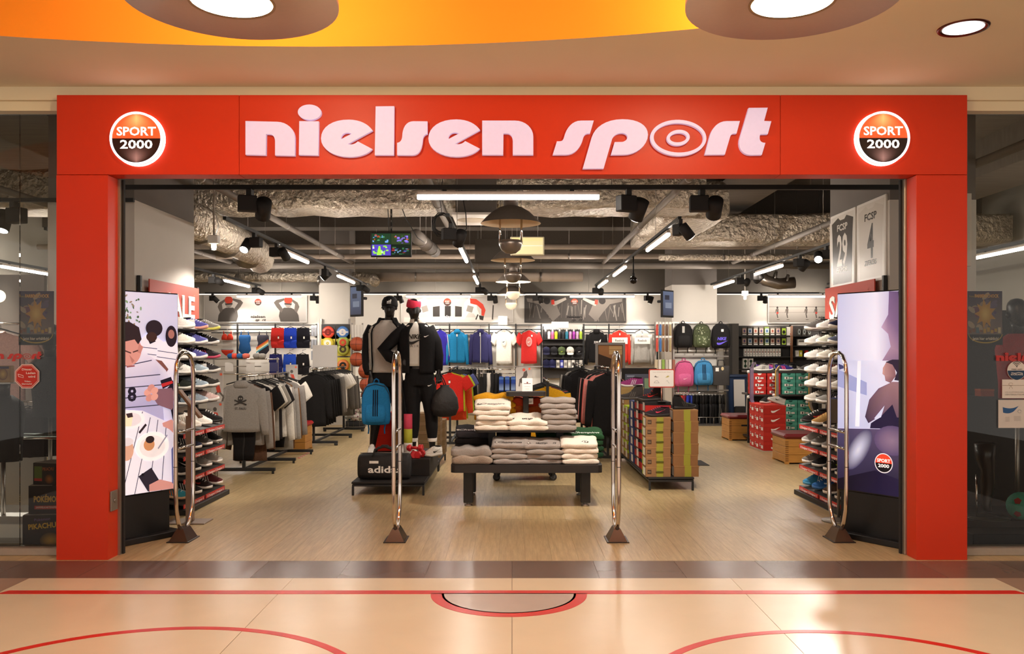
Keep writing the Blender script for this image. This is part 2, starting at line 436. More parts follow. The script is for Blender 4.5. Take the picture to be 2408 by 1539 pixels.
# ================================================================ shop shell
woodm = bpy.data.materials.new('vinyl_plank'); woodm.use_nodes = True
nt = woodm.node_tree; pb = nt.nodes['Principled BSDF']; pb.inputs['Roughness'].default_value = .34; pb.inputs['Specular IOR Level'].default_value = .4
oi = nt.nodes.new('ShaderNodeObjectInfo'); tc = nt.nodes.new('ShaderNodeTexCoord'); mp = nt.nodes.new('ShaderNodeMapping')
mp.inputs['Scale'].default_value = (22, 1.6, 1); nz = nt.nodes.new('ShaderNodeTexNoise'); nz.inputs['Scale'].default_value = 1.6; nz.inputs['Detail'].default_value = 7
nz.inputs['Roughness'].default_value = .7
nt.links.new(tc.outputs['Object'], mp.inputs[0]); ad = nt.nodes.new('ShaderNodeVectorMath'); ad.operation = 'ADD'
nt.links.new(mp.outputs[0], ad.inputs[0]); sc = nt.nodes.new('ShaderNodeVectorMath'); sc.operation = 'SCALE'; sc.inputs['Scale'].default_value = 37
cb = nt.nodes.new('ShaderNodeCombineXYZ'); nt.links.new(oi.outputs['Random'], cb.inputs[1]); nt.links.new(cb.outputs[0], sc.inputs[0]); nt.links.new(sc.outputs[0], ad.inputs[1])
nt.links.new(ad.outputs[0], nz.inputs['Vector']); cr = nt.nodes.new('ShaderNodeValToRGB')
cr.color_ramp.elements[0].position = .3; cr.color_ramp.elements[0].color = (*lin((160,136,96)),1)
cr.color_ramp.elements[1].position = .68; cr.color_ramp.elements[1].color = (*lin((200,176,130)),1)
nt.links.new(nz.outputs['Fac'], cr.inputs[0]); hv = nt.nodes.new('ShaderNodeHueSaturation')
mr = nt.nodes.new('ShaderNodeMapRange'); mr.inputs[3].default_value = .93; mr.inputs[4].default_value = 1.05
nt.links.new(oi.outputs['Random'], mr.inputs[0]); nt.links.new(mr.outputs[0], hv.inputs['Value'])
nt.links.new(cr.outputs[0], hv.inputs['Color']); nt.links.new(hv.outputs[0], pb.inputs['Base Color'])
sfloor = struct(box('floor', mat('#7d6248', .7, var=.1), -9, 9, 6.475, 22.2, -.1, -.003))
PW = .2
b = MB(); b.box(-PW/2+.0006, PW/2-.0006, 0, 1.618, -.01, 0); pm1 = b.mesh('plank', woodm)
b = MB(); b.box(-PW/2+.0006, PW/2-.0006, 0, 1.248, -.01, 0); pm2 = b.mesh('plank', woodm)
cnt = 0
for i in range(-19, 20):
    mkobj('plank', pm1, sfloor, (i*PW, 6.4755, 0)); cnt += 1
    y = 8.095-(.62 if i % 2 else 0)*0; k = 0
    off = (.0, .42, .83)[i % 3]
    if off:
        b = MB(); b.box(-PW/2+.0006, PW/2-.0006, 0, off-.0012, -.01, 0)
        key = 'pl%.2f' % off
        if key not in _T: _T[key] = b.mesh('plank', woodm)
        mkobj('plank', _T[key], sfloor, (i*PW, y, 0)); cnt += 1; y += off
    while y < 13.0 and cnt < 300 and abs(i*PW) < .42*y:
        mkobj('plank', pm2, sfloor, (i*PW, y, 0)); y += 1.25; cnt += 1
    b = MB(); b.box(i*PW-PW/2+.0006, i*PW+PW/2-.0006, y, 22.0, -.01, 0); mkobj('far_planks', b.mesh('far_planks', woodm), sfloor)['kind'] = 'stuff'
for s_ in (-1, 1):
    b = MB()
    for i in range(20, 45): b.box(s_*(i*PW-PW/2+.0006), s_*(i*PW+PW/2-.0006), 6.4755, 22.0, -.01, 0)
    b.obj('far_planks', woodm, sfloor)['kind'] = 'stuff'
WALLM = mat('#d9d2c8', .9, name='wall_white', var=.02, scale=3)
GREYW = mat('#6d675f', .9, name='wall_grey', var=.04, scale=3)
CONC = mat('#6a6158', .95, name='concrete', var=.16, scale=5, bump=.2, stretch=(.3,3,1))
YB = 22.0
wb = struct(box('wall_back', WALLM, -9, 9, YB, YB+.2, 0, 3.0))
box('upper_band', GREYW, -9, 9, YB-.25, YB+.2, 3.04, 4.7, wb)
struct(box('wall_left', mat('#a39d94', .9, name='wall_side', var=.03, scale=2), -9.1, -9, 6.7, YB, 0, 4.7))
struct(box('wall_right', mat('#a39d94', .9, name='wall_side', var=.03, scale=2), 9, 9.1, 6.7, YB, 0, 4.7))
c2 = struct(box('ceiling', CONC, -9, 9, 6.78, YB+.2, 4.7, 4.8))
for x0, x1, y1 in ((3.2,4.25,16.6),(-6.2,-5.1,16.6),(6.9,7.9,16.6)):
    box('beam', CONC, x0, x1, 6.8, y1, 4.15, 4.7, c2)
for y in (16.7, 19.6): box('beam', mat('#5a524b', .95, var=.1), -9, 9, y, y+.5, 3.95, 4.7, c2)
# columns
def column(i, x0, x1, y0, y1, zp=3.03):
    t = struct(bpy.data.objects.new('wall_column_%d' % i, None)); COL.objects.link(t)
    box('painted_shaft', WALLM, x0, x1, y0, y1, 0, zp, t)
    box('bare_shaft', mat('#77706a', .9, name='bare_plaster', var=.05, scale=3), x0+.004, x1-.004, y0+.004, y1-.004, zp, 4.7, t)
column(1, -4.5, -3.66, 8.45, 10.04); column(2, 3.66, 4.5, 8.45, 10.04)
column(3, X(750,18.6), X(822,18.6), 18.6, 19.3); column(4, X(1580,19.1), X(1686,19.1), 19.1, 20.0)

# ================================================================ lettering "nielsen sport"
LETM = mat('#cfc0e0', .5, emit=.32, name='lit_letter', var=.02)
def bow(x): return 9-19*((x-1204)/1000)**2
def plet(path): return [(X(x, FY-.03), Z(y+bow(x), FY-.03)) for x, y in path]
LOGO = []
def letter(paths, parent, first=None):
    LOGO.append(paths); return letter_obj([plet(p) for p in paths], parent, (0, FY-.016, 0), .016, .002, LETM)
def letter_obj(paths, parent, loc, ext, bev, m):
    """outlines (first outer, others holes) -> extruded letter through a filled curve"""
    cu = bpy.data.curves.new('l', 'CURVE'); cu.dimensions = '2D'; cu.fill_mode = 'BOTH'; cu.extrude = ext; cu.bevel_depth = bev
    for p in paths:
        sp = cu.splines.new('POLY'); pts = p; sp.points.add(len(pts)-1); sp.use_cyclic_u = True
        for q, (a, c) in zip(sp.points, pts): q.co = (a, c, 0, 1)
    ob = bpy.data.objects.new('l', cu); me = bpy.data.meshes.new_from_object(ob); bpy.data.objects.remove(ob); bpy.data.curves.remove(cu)
    me.transform(Matrix.Rotation(pi/2, 4, 'X')); me.materials.clear(); me.materials.append(m)
    return mkobj('letter', me, parent, loc)
def logo(parent, loc, width, m, ext=.001):
    k = width/1235
    for paths in LOGO: letter_obj([[((x-1195)*k, (315-y-bow(x)+5)*k) for x, y in p] for p in paths], parent, loc, ext, 0, m)
def E(x0, dy=0, dx=0):
    """the letter e, drawn for the second one (at 1008) and shifted"""
    sh = lambda p: [(a+dx, c+dy) for a, c in p]
    o = bez([('M',1128,297),('C',1118,283,1100,273,1073,273),('C',1035,273,1008,291,1008,318),('C',1008,342,1036,360,1073,360),('C',1097,360,1117,353,1127,341),('L',1094,324),('C',1088,331,1078,333,1069,330)])
    h = bez([('M',1054.5,319.5),('C',1052,311,1060,303,1069,303),('C',1074,303,1078,304,1080,306)])
    return [sh(o), sh(h)]
def N(x0, x1, y0, y1):
    w = x1-x0; h = y1-y0
    q = lambda a, c: (x0+a*w, y0+c*h)
    o = [('M',*q(0,0)),('L',*q(.64,0)),('C',*q(.85,0),*q(1,.22),*q(1,.47)),('L',*q(1,1)),('L',*q(.605,1)),('L',*q(.605,.58)),('C',*q(.60,.45),*q(.56,.365),*q(.48,.365)),('L',*q(.41,.365)),('L',*q(.405,1)),('L',*q(0,1))]
    return [bez(o)]
sign = thing('shop_sign', 'white lit letters of the shop name on the red header', 'sign', (0,0,0))
letter(N(578,693,284,362), sign)
letter([bez([('M',704.5,281.5),('L',749,281),('L',748,360),('L',703.5,360)])], sign)
letter([ell(728,259.5,27,17.5,32)], sign)
letter(E(0, 3, -252.5), sign)
letter([bez([('M',884,244),('L',926.5,243),('L',925.5,357),('L',882,357.5)])], sign)
letter([bez([('M',1004.5,278),('L',1004.5,306.5),('C',997,308,994,314,993.5,321),('C',992,343,985,357,969,357),('L',934.5,357),('L',934.5,329),('C',942,328,946,322,946.5,313),('C',947,294,955,278.5,972,278),])], sign)
letter(E(0), sign)
letter(N(1134.5,1253.5,275.5,355), sign)
letter([bez([('M',1395.5,276),('L',1387,305),('L',1383,305),('C',1376,306,1373,309,1371,316),('C',1366,337,1352,355,1331,355),('L',1300.5,355),('L',1310,324.5),('L',1316,324.5),('C',1323,324,1325,321,1327,314),('C',1332,293,1346,276,1366,276)])], sign)
letter([bez([('M',1371,388),('L',1392,315),('C',1399,292,1424,273.5,1463,273.5),('C',1500,273.5,1523,288,1523,310),('C',1523,335,1496,356,1468,356),('L',1437.5,356),('L',1446,327),('L',1462,327),('C',1469,327,1476,321,1476,315),('C',1476,309,1470,305,1462,305),('C',1448,305,1440,313,1438,322),('L',1419,388)])], sign)
letter([ell(1595,318.5,65.5,42,48,rot=.05), ell(1595.5,318.5,59,35,48,rot=.05)], sign)
letter([ell(1595,318,26.5,18,36,rot=-.08), ell(1595,318,20.5,11.5,36,rot=-.08)], sign)
letter([bez([('M',1739,282),('L',1731.5,310),('L',1727,310),('C',1719,310,1718,314,1716,319),('L',1704,359),('L',1658,358.5),('L',1670,314),('C',1675,297,1688,281.5,1708,281.5)])], sign)
letter([bez([('M',1761,251.5),('L',1804.5,252),('L',1796,283),('L',1813,284),('L',1805,313),('L',1787,313),('C',1784,324,1785,334,1799,334.5),('L',1791,361.5),('L',1766,361.5),('C',1748,361,1736,347,1739,326)])], sign)

# round lit signs
def round_sign(px, py, label):
    c = P(px, py, FY-.09)
    t = thing('round_sign', label, 'sign', (c.x, FY, c.z), group='round lit signs')
    r = .196
    b = MB(); b.lathe([(r-.03,0),(r-.03,-.015),(r,-.02),(r,-.045),(0,-.045)], 56, axis='y', cap=False); b.obj('housing', mat('#f3ece8', .4, emit=.5, name='sign_body'), t)
    b = MB(); b.lathe([(r,-.045),(r,-.052),(r-.015,-.052),(r-.015,-.045),(r,-.045)], 64, axis='y', cap=False); b.obj('ring', glow((1,.93,.97), 2.0), t)
    b = MB(); b.lathe([(r-.03,-.004),(r+.004,-.004),(r+.004,-.002)], 56, axis='y', cap=False); b.obj('halo_ring', glow((1,.75,.78), 5), t)
    q = r-.015; p = Pic()
    def half(sgn, cc, ce):
        n = 20; K = 10; o = len(p.v); p.k += 1; y = -p.k*p.step
        for j in range(K+1):
            z = sgn*q*sin(pi/2*j/K)
            w = sqrt(max(q*q-z*z, 0))
            for i in range(n+1): p.v.append((-w+2*w*i/n, y, z))
        def colr(i, j):
            u = abs(i/n*2-1); v = j/K
            g = max(0, 1-u*1.15)*(sin(pi*min(1,max(0,(v-.15)/.9))))
            return tuple(ce[k]+(cc[k]-ce[k])*g for k in range(3))
        for j in range(K):
            for i in range(n):
                a = o+j*(n+1)+i; p.f.append((a, a+1, a+n+2, a+n+1))
                p.c.append([(*lin(colr(i,j)),1), (*lin(colr(i+1,j)),1), (*lin(colr(i+1,j+1)),1), (*lin(colr(i,j+1)),1)])
    half(1, (255,178,112), (250,82,40)); half(-1, (142,108,104), (22,10,8))
    sm = mat('vc', .25, emit=.75, name='sign_face', coat=.4)
    p.obj('face', t, (0,-.0455,0), sm)
    p = Pic(); p.text('SPORT', 0, .022, .062, '#fff8f4', w=.29, bold=.02); p.text('2000', 0, -.075, .062, '#fff8f4', w=.24, bold=.02)
    p.obj('lettering', t, (0,-.047,0), mat('vc', .3, emit=1.2, name='sign_letters'))
    return t
round_sign(314.5, 322, 'round lit sign with white ring and SPORT 2000 lettering on the left of the header')
round_sign(2083, 321, 'round lit sign with white ring and SPORT 2000 lettering on the right of the header')
# ================================================================ tracks, lamps, ducts and pipes under the shop ceiling
FOIL = mat('#c9bcaa', .36, .7, name='foil', var=.22, scale=14, bump=1.0)
FOIL.node_tree.nodes['Bump'].inputs['Distance'].default_value = .10
CREAM = mat('#a9998a', .7, name='pipe_cream', var=.08, scale=6)
GREYP = mat('#7d746b', .6, .2, name='pipe_grey', var=.06, scale=6)
ZTR = 3.0
def track_y(x, y0, y1, label, nrod=3):
    t = thing('lighting_track', label, 'track', (x, y0, ZTR), group='black ceiling light tracks')
    box('rail', BLACK, -.018, .018, 0, y1-y0, -.018, .018, t)
    for k in range(nrod):
        y = (y1-y0)*(k+.5)/nrod; b = MB(); b.cyl((0,y,.018),(0,y,1.7),.003,6); b.obj('hanger_wire', STEEL, t)
    return t
def track_x(x0, x1, y, label, nrod=4, th=.018):
    t = thing('lighting_track', label, 'track', (x0, y, ZTR), group='black ceiling light tracks')
    box('rail', BLACK, 0, x1-x0, -th, th, -th, th, t)
    for k in range(nrod):
        x = (x1-x0)*(k+.5)/nrod; b = MB(); b.cyl((x,0,.018),(x,0,1.7),.003,6); b.obj('hanger_wire', STEEL, t)
    return t
track_x(-3.5, 3.5, 7.66, 'long black light track right behind the shop entrance', th=.02)
track_x(-7.5, 7.5, 21.3, 'black light track along the back wall above the wall posters')
TRX = (-5.46, -3.1, -.68, 1.81, 4.25)
track_y(-5.46, 10.2, 18.9, 'black light track nearest the left wall, running into the shop')
track_y(-3.1, 9.4, 18.7, 'black light track above the left clothes racks, running into the shop')
track_y(-.68, 9.2, 18.8, 'black light track in the middle of the shop under the cable coil')
track_y(1.81, 9.4, 18.9, 'black light track above the shoe box island, running into the shop')
track_y(4.25, 9.6, 18.6, 'black light track nearest the right wall, running into the shop')
TUBEM = glow((1,.90,.80), TUBE_E, 'led_tube_light')
def tube_lamp(x, y, along, label, L=1.57, zz=ZTR-.085):
    t = thing('tube_lamp', label, 'lamp', (x, y, zz), 0 if along == 'x' else pi/2, group='linear LED tube lamps')
    box('housing', mat('#b9a99c', .5), -L/2, L/2, -.02, .02, .015, .05, t, r=.004)
    b = MB(); b.lathe([(0,-L/2+.002),(.018,-L/2+.002),(.024,-L/2+.012),(.024,L/2-.012),(.018,L/2-.002),(0,L/2-.002)], 12, axis='x'); b.obj('diffuser', TUBEM, t)
    for k in (-.35, .35): box('clip', BLACK, k*L-.02, k*L+.02, -.008, .008, .05, .067, t)
    return t
tube_lamp(X(1195,7.66), 7.66, 'x', 'bright LED tube lamp hanging right behind the entrance header', L=1.6)
for px, nm in ((633,'above the swimming poster'),(1031,'above the heads of the mannequins'),(1416,'above the dark runners poster'),(1882,'above the beach runners poster')):
    tube_lamp(X(px,21.3), 21.3, 'x', 'LED tube lamp on the back wall track '+nm)
for tx, lst in ((-3.1,((588,'nearer'),(648,'farther'))),(-5.46,((659,'only'),)),(-.68,((585,'nearer'),(650,'farther'))),(1.81,((550,'nearest'),(627,'middle'),(660,'farthest'))),(4.25,((624,'nearer'),(661,'farther')))):
    nm = {-3.1:'track above the left clothes racks', -5.46:'track nearest the left wall', -.68:'middle track', 1.81:'track above the shoe box island', 4.25:'track nearest the right wall'}[tx]
    for py, w in lst:
        d = (ZTR-.08-EYE)*F/(HY-py)
        tube_lamp(tx, d+.8, 'y', '%s LED tube lamp on the %s' % (w, nm))
def spot(x, y, tgt, label, z=ZTR, e=1.0, size=1.0, lit=True):
    """track spotlight: adapter, driver box and a cylindrical head aimed at tgt"""
    t = thing('track_spotlight', label, 'spotlight', (x, y, z-.018), group='black track spotlights')
    k = size
    box('adapter', BLACK, -.02*k, .02*k, -.04*k, .04*k, -.05*k, 0, t, r=.003)
    d = Vector(tgt)-Vector((x,y,z-.2*k)); d.normalize(); h = Vector((d.x, d.y, 0))
    if h.length < .01: h = Vector((0,1,0))
    h.normalize(); sd = Vector((-h.y, h.x, 0))
    b = MB(); b.T = Matrix.Rotation(math.atan2(sd.y, sd.x), 4, 'Z'); b.rbox(-.05*k,.09*k,-.045*k,.045*k,-.17*k,-.05*k,.006*k); b.obj('driver_box', BLACKM, t)
    c = Vector((0,0,-.13*k))-sd*.10*k; b = MB(); b.tube([c-d*.06*k, c+d*.10*k], .058*k, 18); b.obj('head', BLACKM, t)
    b = MB(); b.tube([c+d*.1005*k, c+d*.104*k], .050*k, 18); b.obj('lens', glow((1,.93,.84), 14), t)
    l = bpy.data.lights.new('spot_light', 'SPOT'); l.energy = SPOT_E*e; l.color = NEUT; l.spot_size = 1.15; l.spot_blend = .7; l.shadow_soft_size = .05
    o = bpy.data.objects.new('spot_light', l); COL.objects.link(o); o.parent = t; o.location = c+d*.12*k
    o.rotation_euler = d.to_track_quat('-Z', 'Y').to_euler()
    return t
def sd_(py): return (ZTR-.15-EYE)*F/(HY-py)
# behind the entrance, shining into the shop
spot(X(588,7.66), 7.66, (-3.2,10.0,.9), 'large black spotlight on the entrance track near its left end', size=1.15, e=1.2)
spot(X(1478,7.66), 7.66, (.3,9.2,.5), 'large black spotlight on the entrance track just right of the tube lamp', size=1.15, e=1.2)
spot(X(1650,7.66), 7.66, (1.9,10.6,.6), 'large black spotlight on the entrance track near its right end', size=1.15, e=1.2)
spot(-3.1, sd_(575), (-3.5,9.0,1.2), 'lit spotlight at the near end of the track above the left clothes racks')
spot(-3.1, sd_(597), (-2.4,14.2,1.0), 'black spotlight beside the nearer tube on the left rack track')
spot(-3.1, sd_(645), (-5.2,14.6,1.0), 'lit spotlight between the two tubes of the left rack track')
spot(-3.1, sd_(680), (-1.6,20.9,1.5), 'lit spotlight at the far end of the left rack track by the column screen')
spot(-5.46, sd_(645), (-5.6,20.0,1.7), 'lit spotlight just peeping out behind the white left column')
spot(-5.46, sd_(662), (-4.4,21,1.6), 'black spotlight before the tube of the track nearest the left wall')
spot(-5.46, 18.6, (-4.0,21.5,1.7), 'black spotlight at the far end of the track nearest the left wall')
spot(-.68, 9.7, (-1.2,11.0,1.6), 'black box spotlight below the cable coil in the middle of the shop', size=1.1)
spot(-.68, 18.5, (.6,21.6,1.8), 'black spotlight at the far end of the middle track')
spot(1.81, sd_(545), (3.4,10.0,1.0), 'lit spotlight at the near end of the track above the shoe box island')
spot(1.81, 18.7, (2.0,21.6,1.8), 'black spotlight at the far end of the track above the shoe box island')
spot(4.25, sd_(603), (3.4,9.4,1.3), 'lit spotlight at the near end of the track nearest the right wall')
spot(4.25, sd_(622), (3.2,15.2,.8), 'black spotlight at the upper end of the nearer tube on the right wall track')
spot(4.25, sd_(654), (2.6,18.0,1.0), 'black spotlight below the nearer tube on the right wall track')
spot(4.25, sd_(664), (5.0,21.5,1.5), 'black spotlight between the two tubes on the right wall track')
for px, tg, nm in ((500,(-6.8,21.9,2.2),'above the left swimmer of the poster'),(738,(-4.9,21.9,1.6),'beside the left white column'),(935,(-2.4,21.9,1.6),'behind the capped mannequin head'),
                   (1155,(-.4,21.9,1.7),'right of the mannequins'),(1262,(.8,21.9,1.7),'by the lowest pendant lamp'),(1523,(3.0,21.9,1.6),'left of the right white column'),
                   (1790,(6.2,21.9,1.7),'lit, at the left end of the right tube'),(1952,(7.6,21.5,1.6),'at the far right next to the sale sign')):
    spot(X(px,21.3), 21.3, tg, 'spotlight on the back wall track '+nm, e=.55)
# small hanging emergency lamps
def hang_lamp(px, py, d, ztop, label):
    c = P(px, py, d); t = thing('hanging_lamp', label, 'lamp', c, group='small white hanging lamps')
    b = MB(); b.cyl((0,0,.03),(0,0,ztop-c.z),.012,8); b.obj('rod', mat('#9d9388', .5), t)
    box('socket_box', WHITE, -.06, .06, -.05, .05, -.07, .03, t, r=.006)
    b = MB(); b.lathe([(0,-.15),(.025,-.145),(.03,-.11),(.028,-.07),(0,-.07)], 14); b.obj('bulb', glow((1,.85,.6), 12), t)
hang_lamp(503, 560, 10.6, 4.7, 'small white lamp box with bulb hanging on a rod beside the left column')
hang_lamp(1752, 688, 18.2, 4.7, 'small white lamp box with bulb hanging right of the right white column')
# pendant lamps
def pendant(px, py, d, lit, label):
    c = P(px, py, d); t = thing('pendant_lamp', label, 'lamp', c, group='tiered pendant lamps')
    sh = mat('#6f6359', .5, .4, name='pendant_shell', var=.04); ins = mat('#e8cfae', .6, name='pendant_inside') if not lit else mat('#ffe9cc', .5, emit=2.5, name='pendant_inside_lit')
    b = MB(); b.lathe([(.07,.20),(.14,.175),(.22,.125),(.29,.06),(.345,0),(.35,-.006)], 36, cap=False); b.obj('shade', sh, t)
    b = MB(); b.lathe([(.349,-.006),(.29,.045),(.21,.10),(.10,.12),(0,.12)], 36, cap=False); b.obj('shade_lining', ins, t)
    b = MB(); b.lathe([(0,-.36),(.06,-.35),(.11,-.31),(.135,-.25),(.138,-.22),(.12,-.20),(0,-.20)], 24); b.obj('bowl', mat('#8c8178', .3, .7, name='pendant_bowl') if not lit else mat('#d8c4a8', .4, emit=.6, name='pendant_bowl_lit'), t)
    for s_ in (-1, 1):
        b = MB(); b.cyl((s_*.125,0,.08),(s_*.125,0,-.23),.012,10); b.obj('arm', CHROME, t)
    b = MB(); b.cyl((0,0,.2),(0,0,.34),.085,16); b.obj('canopy', sh, t)
    for s_ in (-1, 1):
        b = MB(); b.cyl((s_*.12,0,.17),(s_*.12,0,4.7-c.z),.004,6); b.obj('cable', STEEL, t)
pendant(1201, 525, 10.1, False, 'nearest and largest grey pendant lamp with hanging steel bowl')
pendant(1206, 612, 13.7, False, 'second grey pendant lamp, half behind the yellow light box')
pendant(1207, 663, 17.3, True, 'third pendant lamp from the front with glowing rim')
pendant(1202, 693, 20.6, True, 'lowest and farthest pendant lamp with glowing rim')
# ducts
def tag_duct(o, label, cat='duct'): return tag(o, label, cat)
def crinkle(y0, y1, z0, z1, x0, x1, axis='x', seed=1):
    """foil-wrapped duct with a soft rectangular section and dented edges"""
    rnd = random.Random(seed); b = MB(); rings = []; n = max(4, int(abs(x1-x0)/.35))
    for i in range(n+1):
        x = x0+(x1-x0)*i/n; j = lambda: rnd.uniform(-.02,.02); r = .10; ring = []
        for (cy, cz, a0) in ((y1-r,z1-r,0),(y0+r,z1-r,pi/2),(y0+r,z0+r,pi),(y1-r,z0+r,1.5*pi)):
            for k in range(4):
                a = a0+pi/2*k/3; p = (cy+r*cos(a)+j(), cz+r*sin(a)+j())
                ring.append((x, p[0], p[1]) if axis == 'x' else (p[0], x, p[1]))
        rings.append(ring)
    b.loft(rings); return b
tag_duct(crinkle(12.1,13.0,3.56,4.1,-7.5,2.7,seed=2).obj('foil_duct', FOIL), 'wide silver foil duct crossing the shop ceiling behind the entrance')
tag_duct(crinkle(2.2,3.25,3.56,4.1,13.03,15.26,'y',3).obj('foil_duct', FOIL), 'silver foil duct box running into the shop above the right track')
tag_duct(crinkle(15.3,16.2,3.5,4.0,2.2,8.8,seed=4).obj('foil_duct', FOIL), 'silver foil duct crossing the ceiling on the right beside the concrete beam')
def pipe(pts, r, m, name, label, n=12, cat='pipe', parts=None):
    t = thing(name, label, cat, pts[0]); o = Vector(pts[0])
    b = MB(); b.tube([Vector(p)-o for p in pts], r, n); b.obj('pipe_run', m, t)
    a, e = Vector(pts[0])-o, Vector(pts[-1])-o
    for k in (.2, .5, .8):
        p = a.lerp(e, k); b = MB(); b.cyl(p, p+Vector((0,0,4.7-(o.z+p.z))), .004, 6); b.obj('hanger', STEEL, t)
        rr = r if not isinstance(r, (list,tuple)) else r[0]
        b = MB(); u = (e-a).normalized(); b.tube([p-u*.02, p+u*.02], rr*1.12, n); b.obj('clamp', STEEL, t)
    return t
a = P(415,500,10.8); bb = P(600,592,14.6)
pipe([a, a.lerp(bb,.33), a.lerp(bb,.66), bb, P(612,612,15.4)], .24, FOIL, 'foil_duct', 'round silver foil duct slanting down behind the left column', cat='duct')
pipe([(-8.9,19.0,3.19),(X(850,19),19.0,3.19),(X(880,19),18.9,3.15),(X(888,19),18.6,3.05)], .11, FOIL, 'foil_duct', 'round silver foil pipe along the back ending in an elbow', cat='duct')
pipe([(X(880,19.0),19.0,3.19),(X(1370,19),19.0,3.19)], .10, CREAM, 'ceiling_pipe', 'cream insulated pipe crossing the back above the mannequins')
pipe([(-8.9,16.36,3.53),(8.9,16.36,3.53)], .05, CREAM, 'ceiling_pipe', 'highest cream cross pipe below the ceiling')
pipe([(-8.9,17,3.42),(X(1640,17),17,3.42)], .05, CREAM, 'ceiling_pipe', 'cream cross pipe in the middle of the four')
pipe([(-8.9,18,3.34),(8.9,18,3.34)], .07, GREYP, 'ceiling_pipe', 'thick grey cross pipe below the cream ones')
pipe([(X(1550,16.6),16.6,3.36),(8.9,16.6,3.36)], .06, FOIL, 'ceiling_pipe', 'foil wrapped cross pipe on the right of the ceiling')
pipe([(-3.3,6.9,3.4),(-3.3,18.6,3.4)], .042, GREYP, 'sprinkler_pipe', 'grey pipe running into the shop left of the hanging monitor')
pipe([(1.88,6.9,3.4),(1.88,18.6,3.4)], .042, GREYP, 'sprinkler_pipe', 'grey pipe running into the shop above the right track')
pipe([(-5.8,6.9,3.4),(-5.8,18.6,3.4)], .042, GREYP, 'sprinkler_pipe', 'grey pipe running into the shop at the far left')
pipe([(4.55,6.9,3.4),(4.55,18.6,3.4)], .042, GREYP, 'sprinkler_pipe', 'grey pipe running into the shop at the far right')
pipe([(-.95,6.9,3.46),(-.95,15.5,3.46)], .06, GREYP, 'sprinkler_pipe', 'grey pipe running into the shop above the cable coil')
pipe([P(1775,640,18.6),P(1800,660,18.5),P(1830,668,18.5),P(1868,665,18.5)], .12, mat('#9b9085', .3, .9, name='spiral_duct'), 'spiral_duct', 'short curved bare metal duct at the right back', n=18, cat='duct')
pipe([P(978,555,12.6),P(1022,592,14.6)], .10, mat('#6d645c', .6), 'stub_pipe', 'stubby grey pipe end right of the hanging monitor', cat='pipe')
# panels
t = thing('ceiling_panel', 'white square ceiling panel with a round cover', 'panel', (-.55,12.2,3.4))
box('board', WHITE, -.26, .32, -.5, .5, 0, .03, t); b = MB(); b.lathe([(0,-.006),(.2,-.006),(.22,0)], 28); b.obj('cover', mat('#cdbda6', .6), t)
t = thing('ceiling_panel', 'grey upright metal panel hanging under the ceiling before the foil duct', 'panel', (X(1118,11.9),11.9,3.45))
box('board', mat('#6d655d', .7, .2, var=.04), -.27, .29, -.04, 0, 0, .75, t, r=.006); box('edge', STEEL, -.27, .29, -.045, .005, -.01, .0, t)
t = thing('ceiling_panel', 'dark grey square panel hanging behind the pendant lamps', 'panel', (X(1160,14.2),14.2,Z(620,14.2)))
box('board', mat('#5d554d', .8, var=.03), -.30, .28, -.02, 0, 0, .40, t, r=.004)
b = MB(); b.cyl((-.2,0,.4),(-.2,0,1.4),.004,6); b.cyl((.2,0,.4),(.2,0,1.4),.004,6); b.obj('wire', STEEL, t)
t = thing('light_box', 'yellowish light box sign hanging among the pendant lamps', 'light box', (X(1240,12.6),12.6,Z(601,12.6)))
box('case', mat('#d9cfae', .5), -.245, .245, -.05, .05, 0, .265, t, r=.01)
p = Pic(); p.rect(-.225,.225,.015,.25,'#e6d8a4'); p.rect(-.13,.22,.128,.137,'#fff6dc'); p.rect(-.22,.22,.20,.25,'#efdf9c'); p.obj('front', t, (0,-.0505,0), mat('vc', .5, emit=.45, name='lightbox_front'))
b = MB(); b.cyl((-.15,0,.26),(-.15,0,1.9),.004,6); b.cyl((.15,0,.26),(.15,0,1.9),.004,6); b.obj('wire', STEEL, t)
# hanging monitor
d = 12.2; c = P(920, 605, d); t = thing('hanging_monitor', 'flat monitor showing four camera pictures, hanging from a ceiling pole', 'monitor', c)
box('case', BLACKM, -.285, .285, -.02, .03, 0, .345, t, r=.006)
rnd = random.Random(5); p = Pic(.0001)
for qx, qz, cols in ((-.27,.175,('#1b3320','#3f7a52','#26461f','#8a3a22','#5f86c9')),(.002,.175,('#26331d','#57409a','#2f5a2e','#7a6ad0','#9a4a2a')),(-.27,.02,('#4a3aa0','#7ac030','#8fd14a','#3e35a8','#d0d0e8')),(.002,.02,('#101a12','#2f5a3a','#2a2f6a','#5a7aa0','#8a2a2a'))):
    p.rect(qx, qx+.268, qz, qz+.152, cols[0])
    for k in range(26):
        x = qx+rnd.uniform(.01,.22); z = qz+rnd.uniform(.01,.12); p.rect(x, x+rnd.uniform(.01,.045), z, z+rnd.uniform(.004,.026), rnd.choice(cols[1:]))
p.poly([(-.20,.025),(-.13,.025),(-.15,.15),(-.17,.15)], '#8fd83c')
p.obj('screen', t, (0,-.021,0), screen_mat(1.1))
b = MB(); b.box(-.012,.012,.0,.02,.34,4.7-c.z); b.obj('pole', BLACK, t)
for k in range(14): box('pole_hole', mat('#8a8078', .5), -.004, .004, -.001, 0, .40+k*.09, .43+k*.09, t)
b = MB(); b.tube([(-.03,.01,.345),(-.05,.01,.7),(-.02,.01,1.1),(.03,.01,1.1),(.09,.01,.85),(.20,.02,.55),(.36,.05,.28),(.45,.1,.22)], .006, 6); b.obj('cable', BLACK, t)
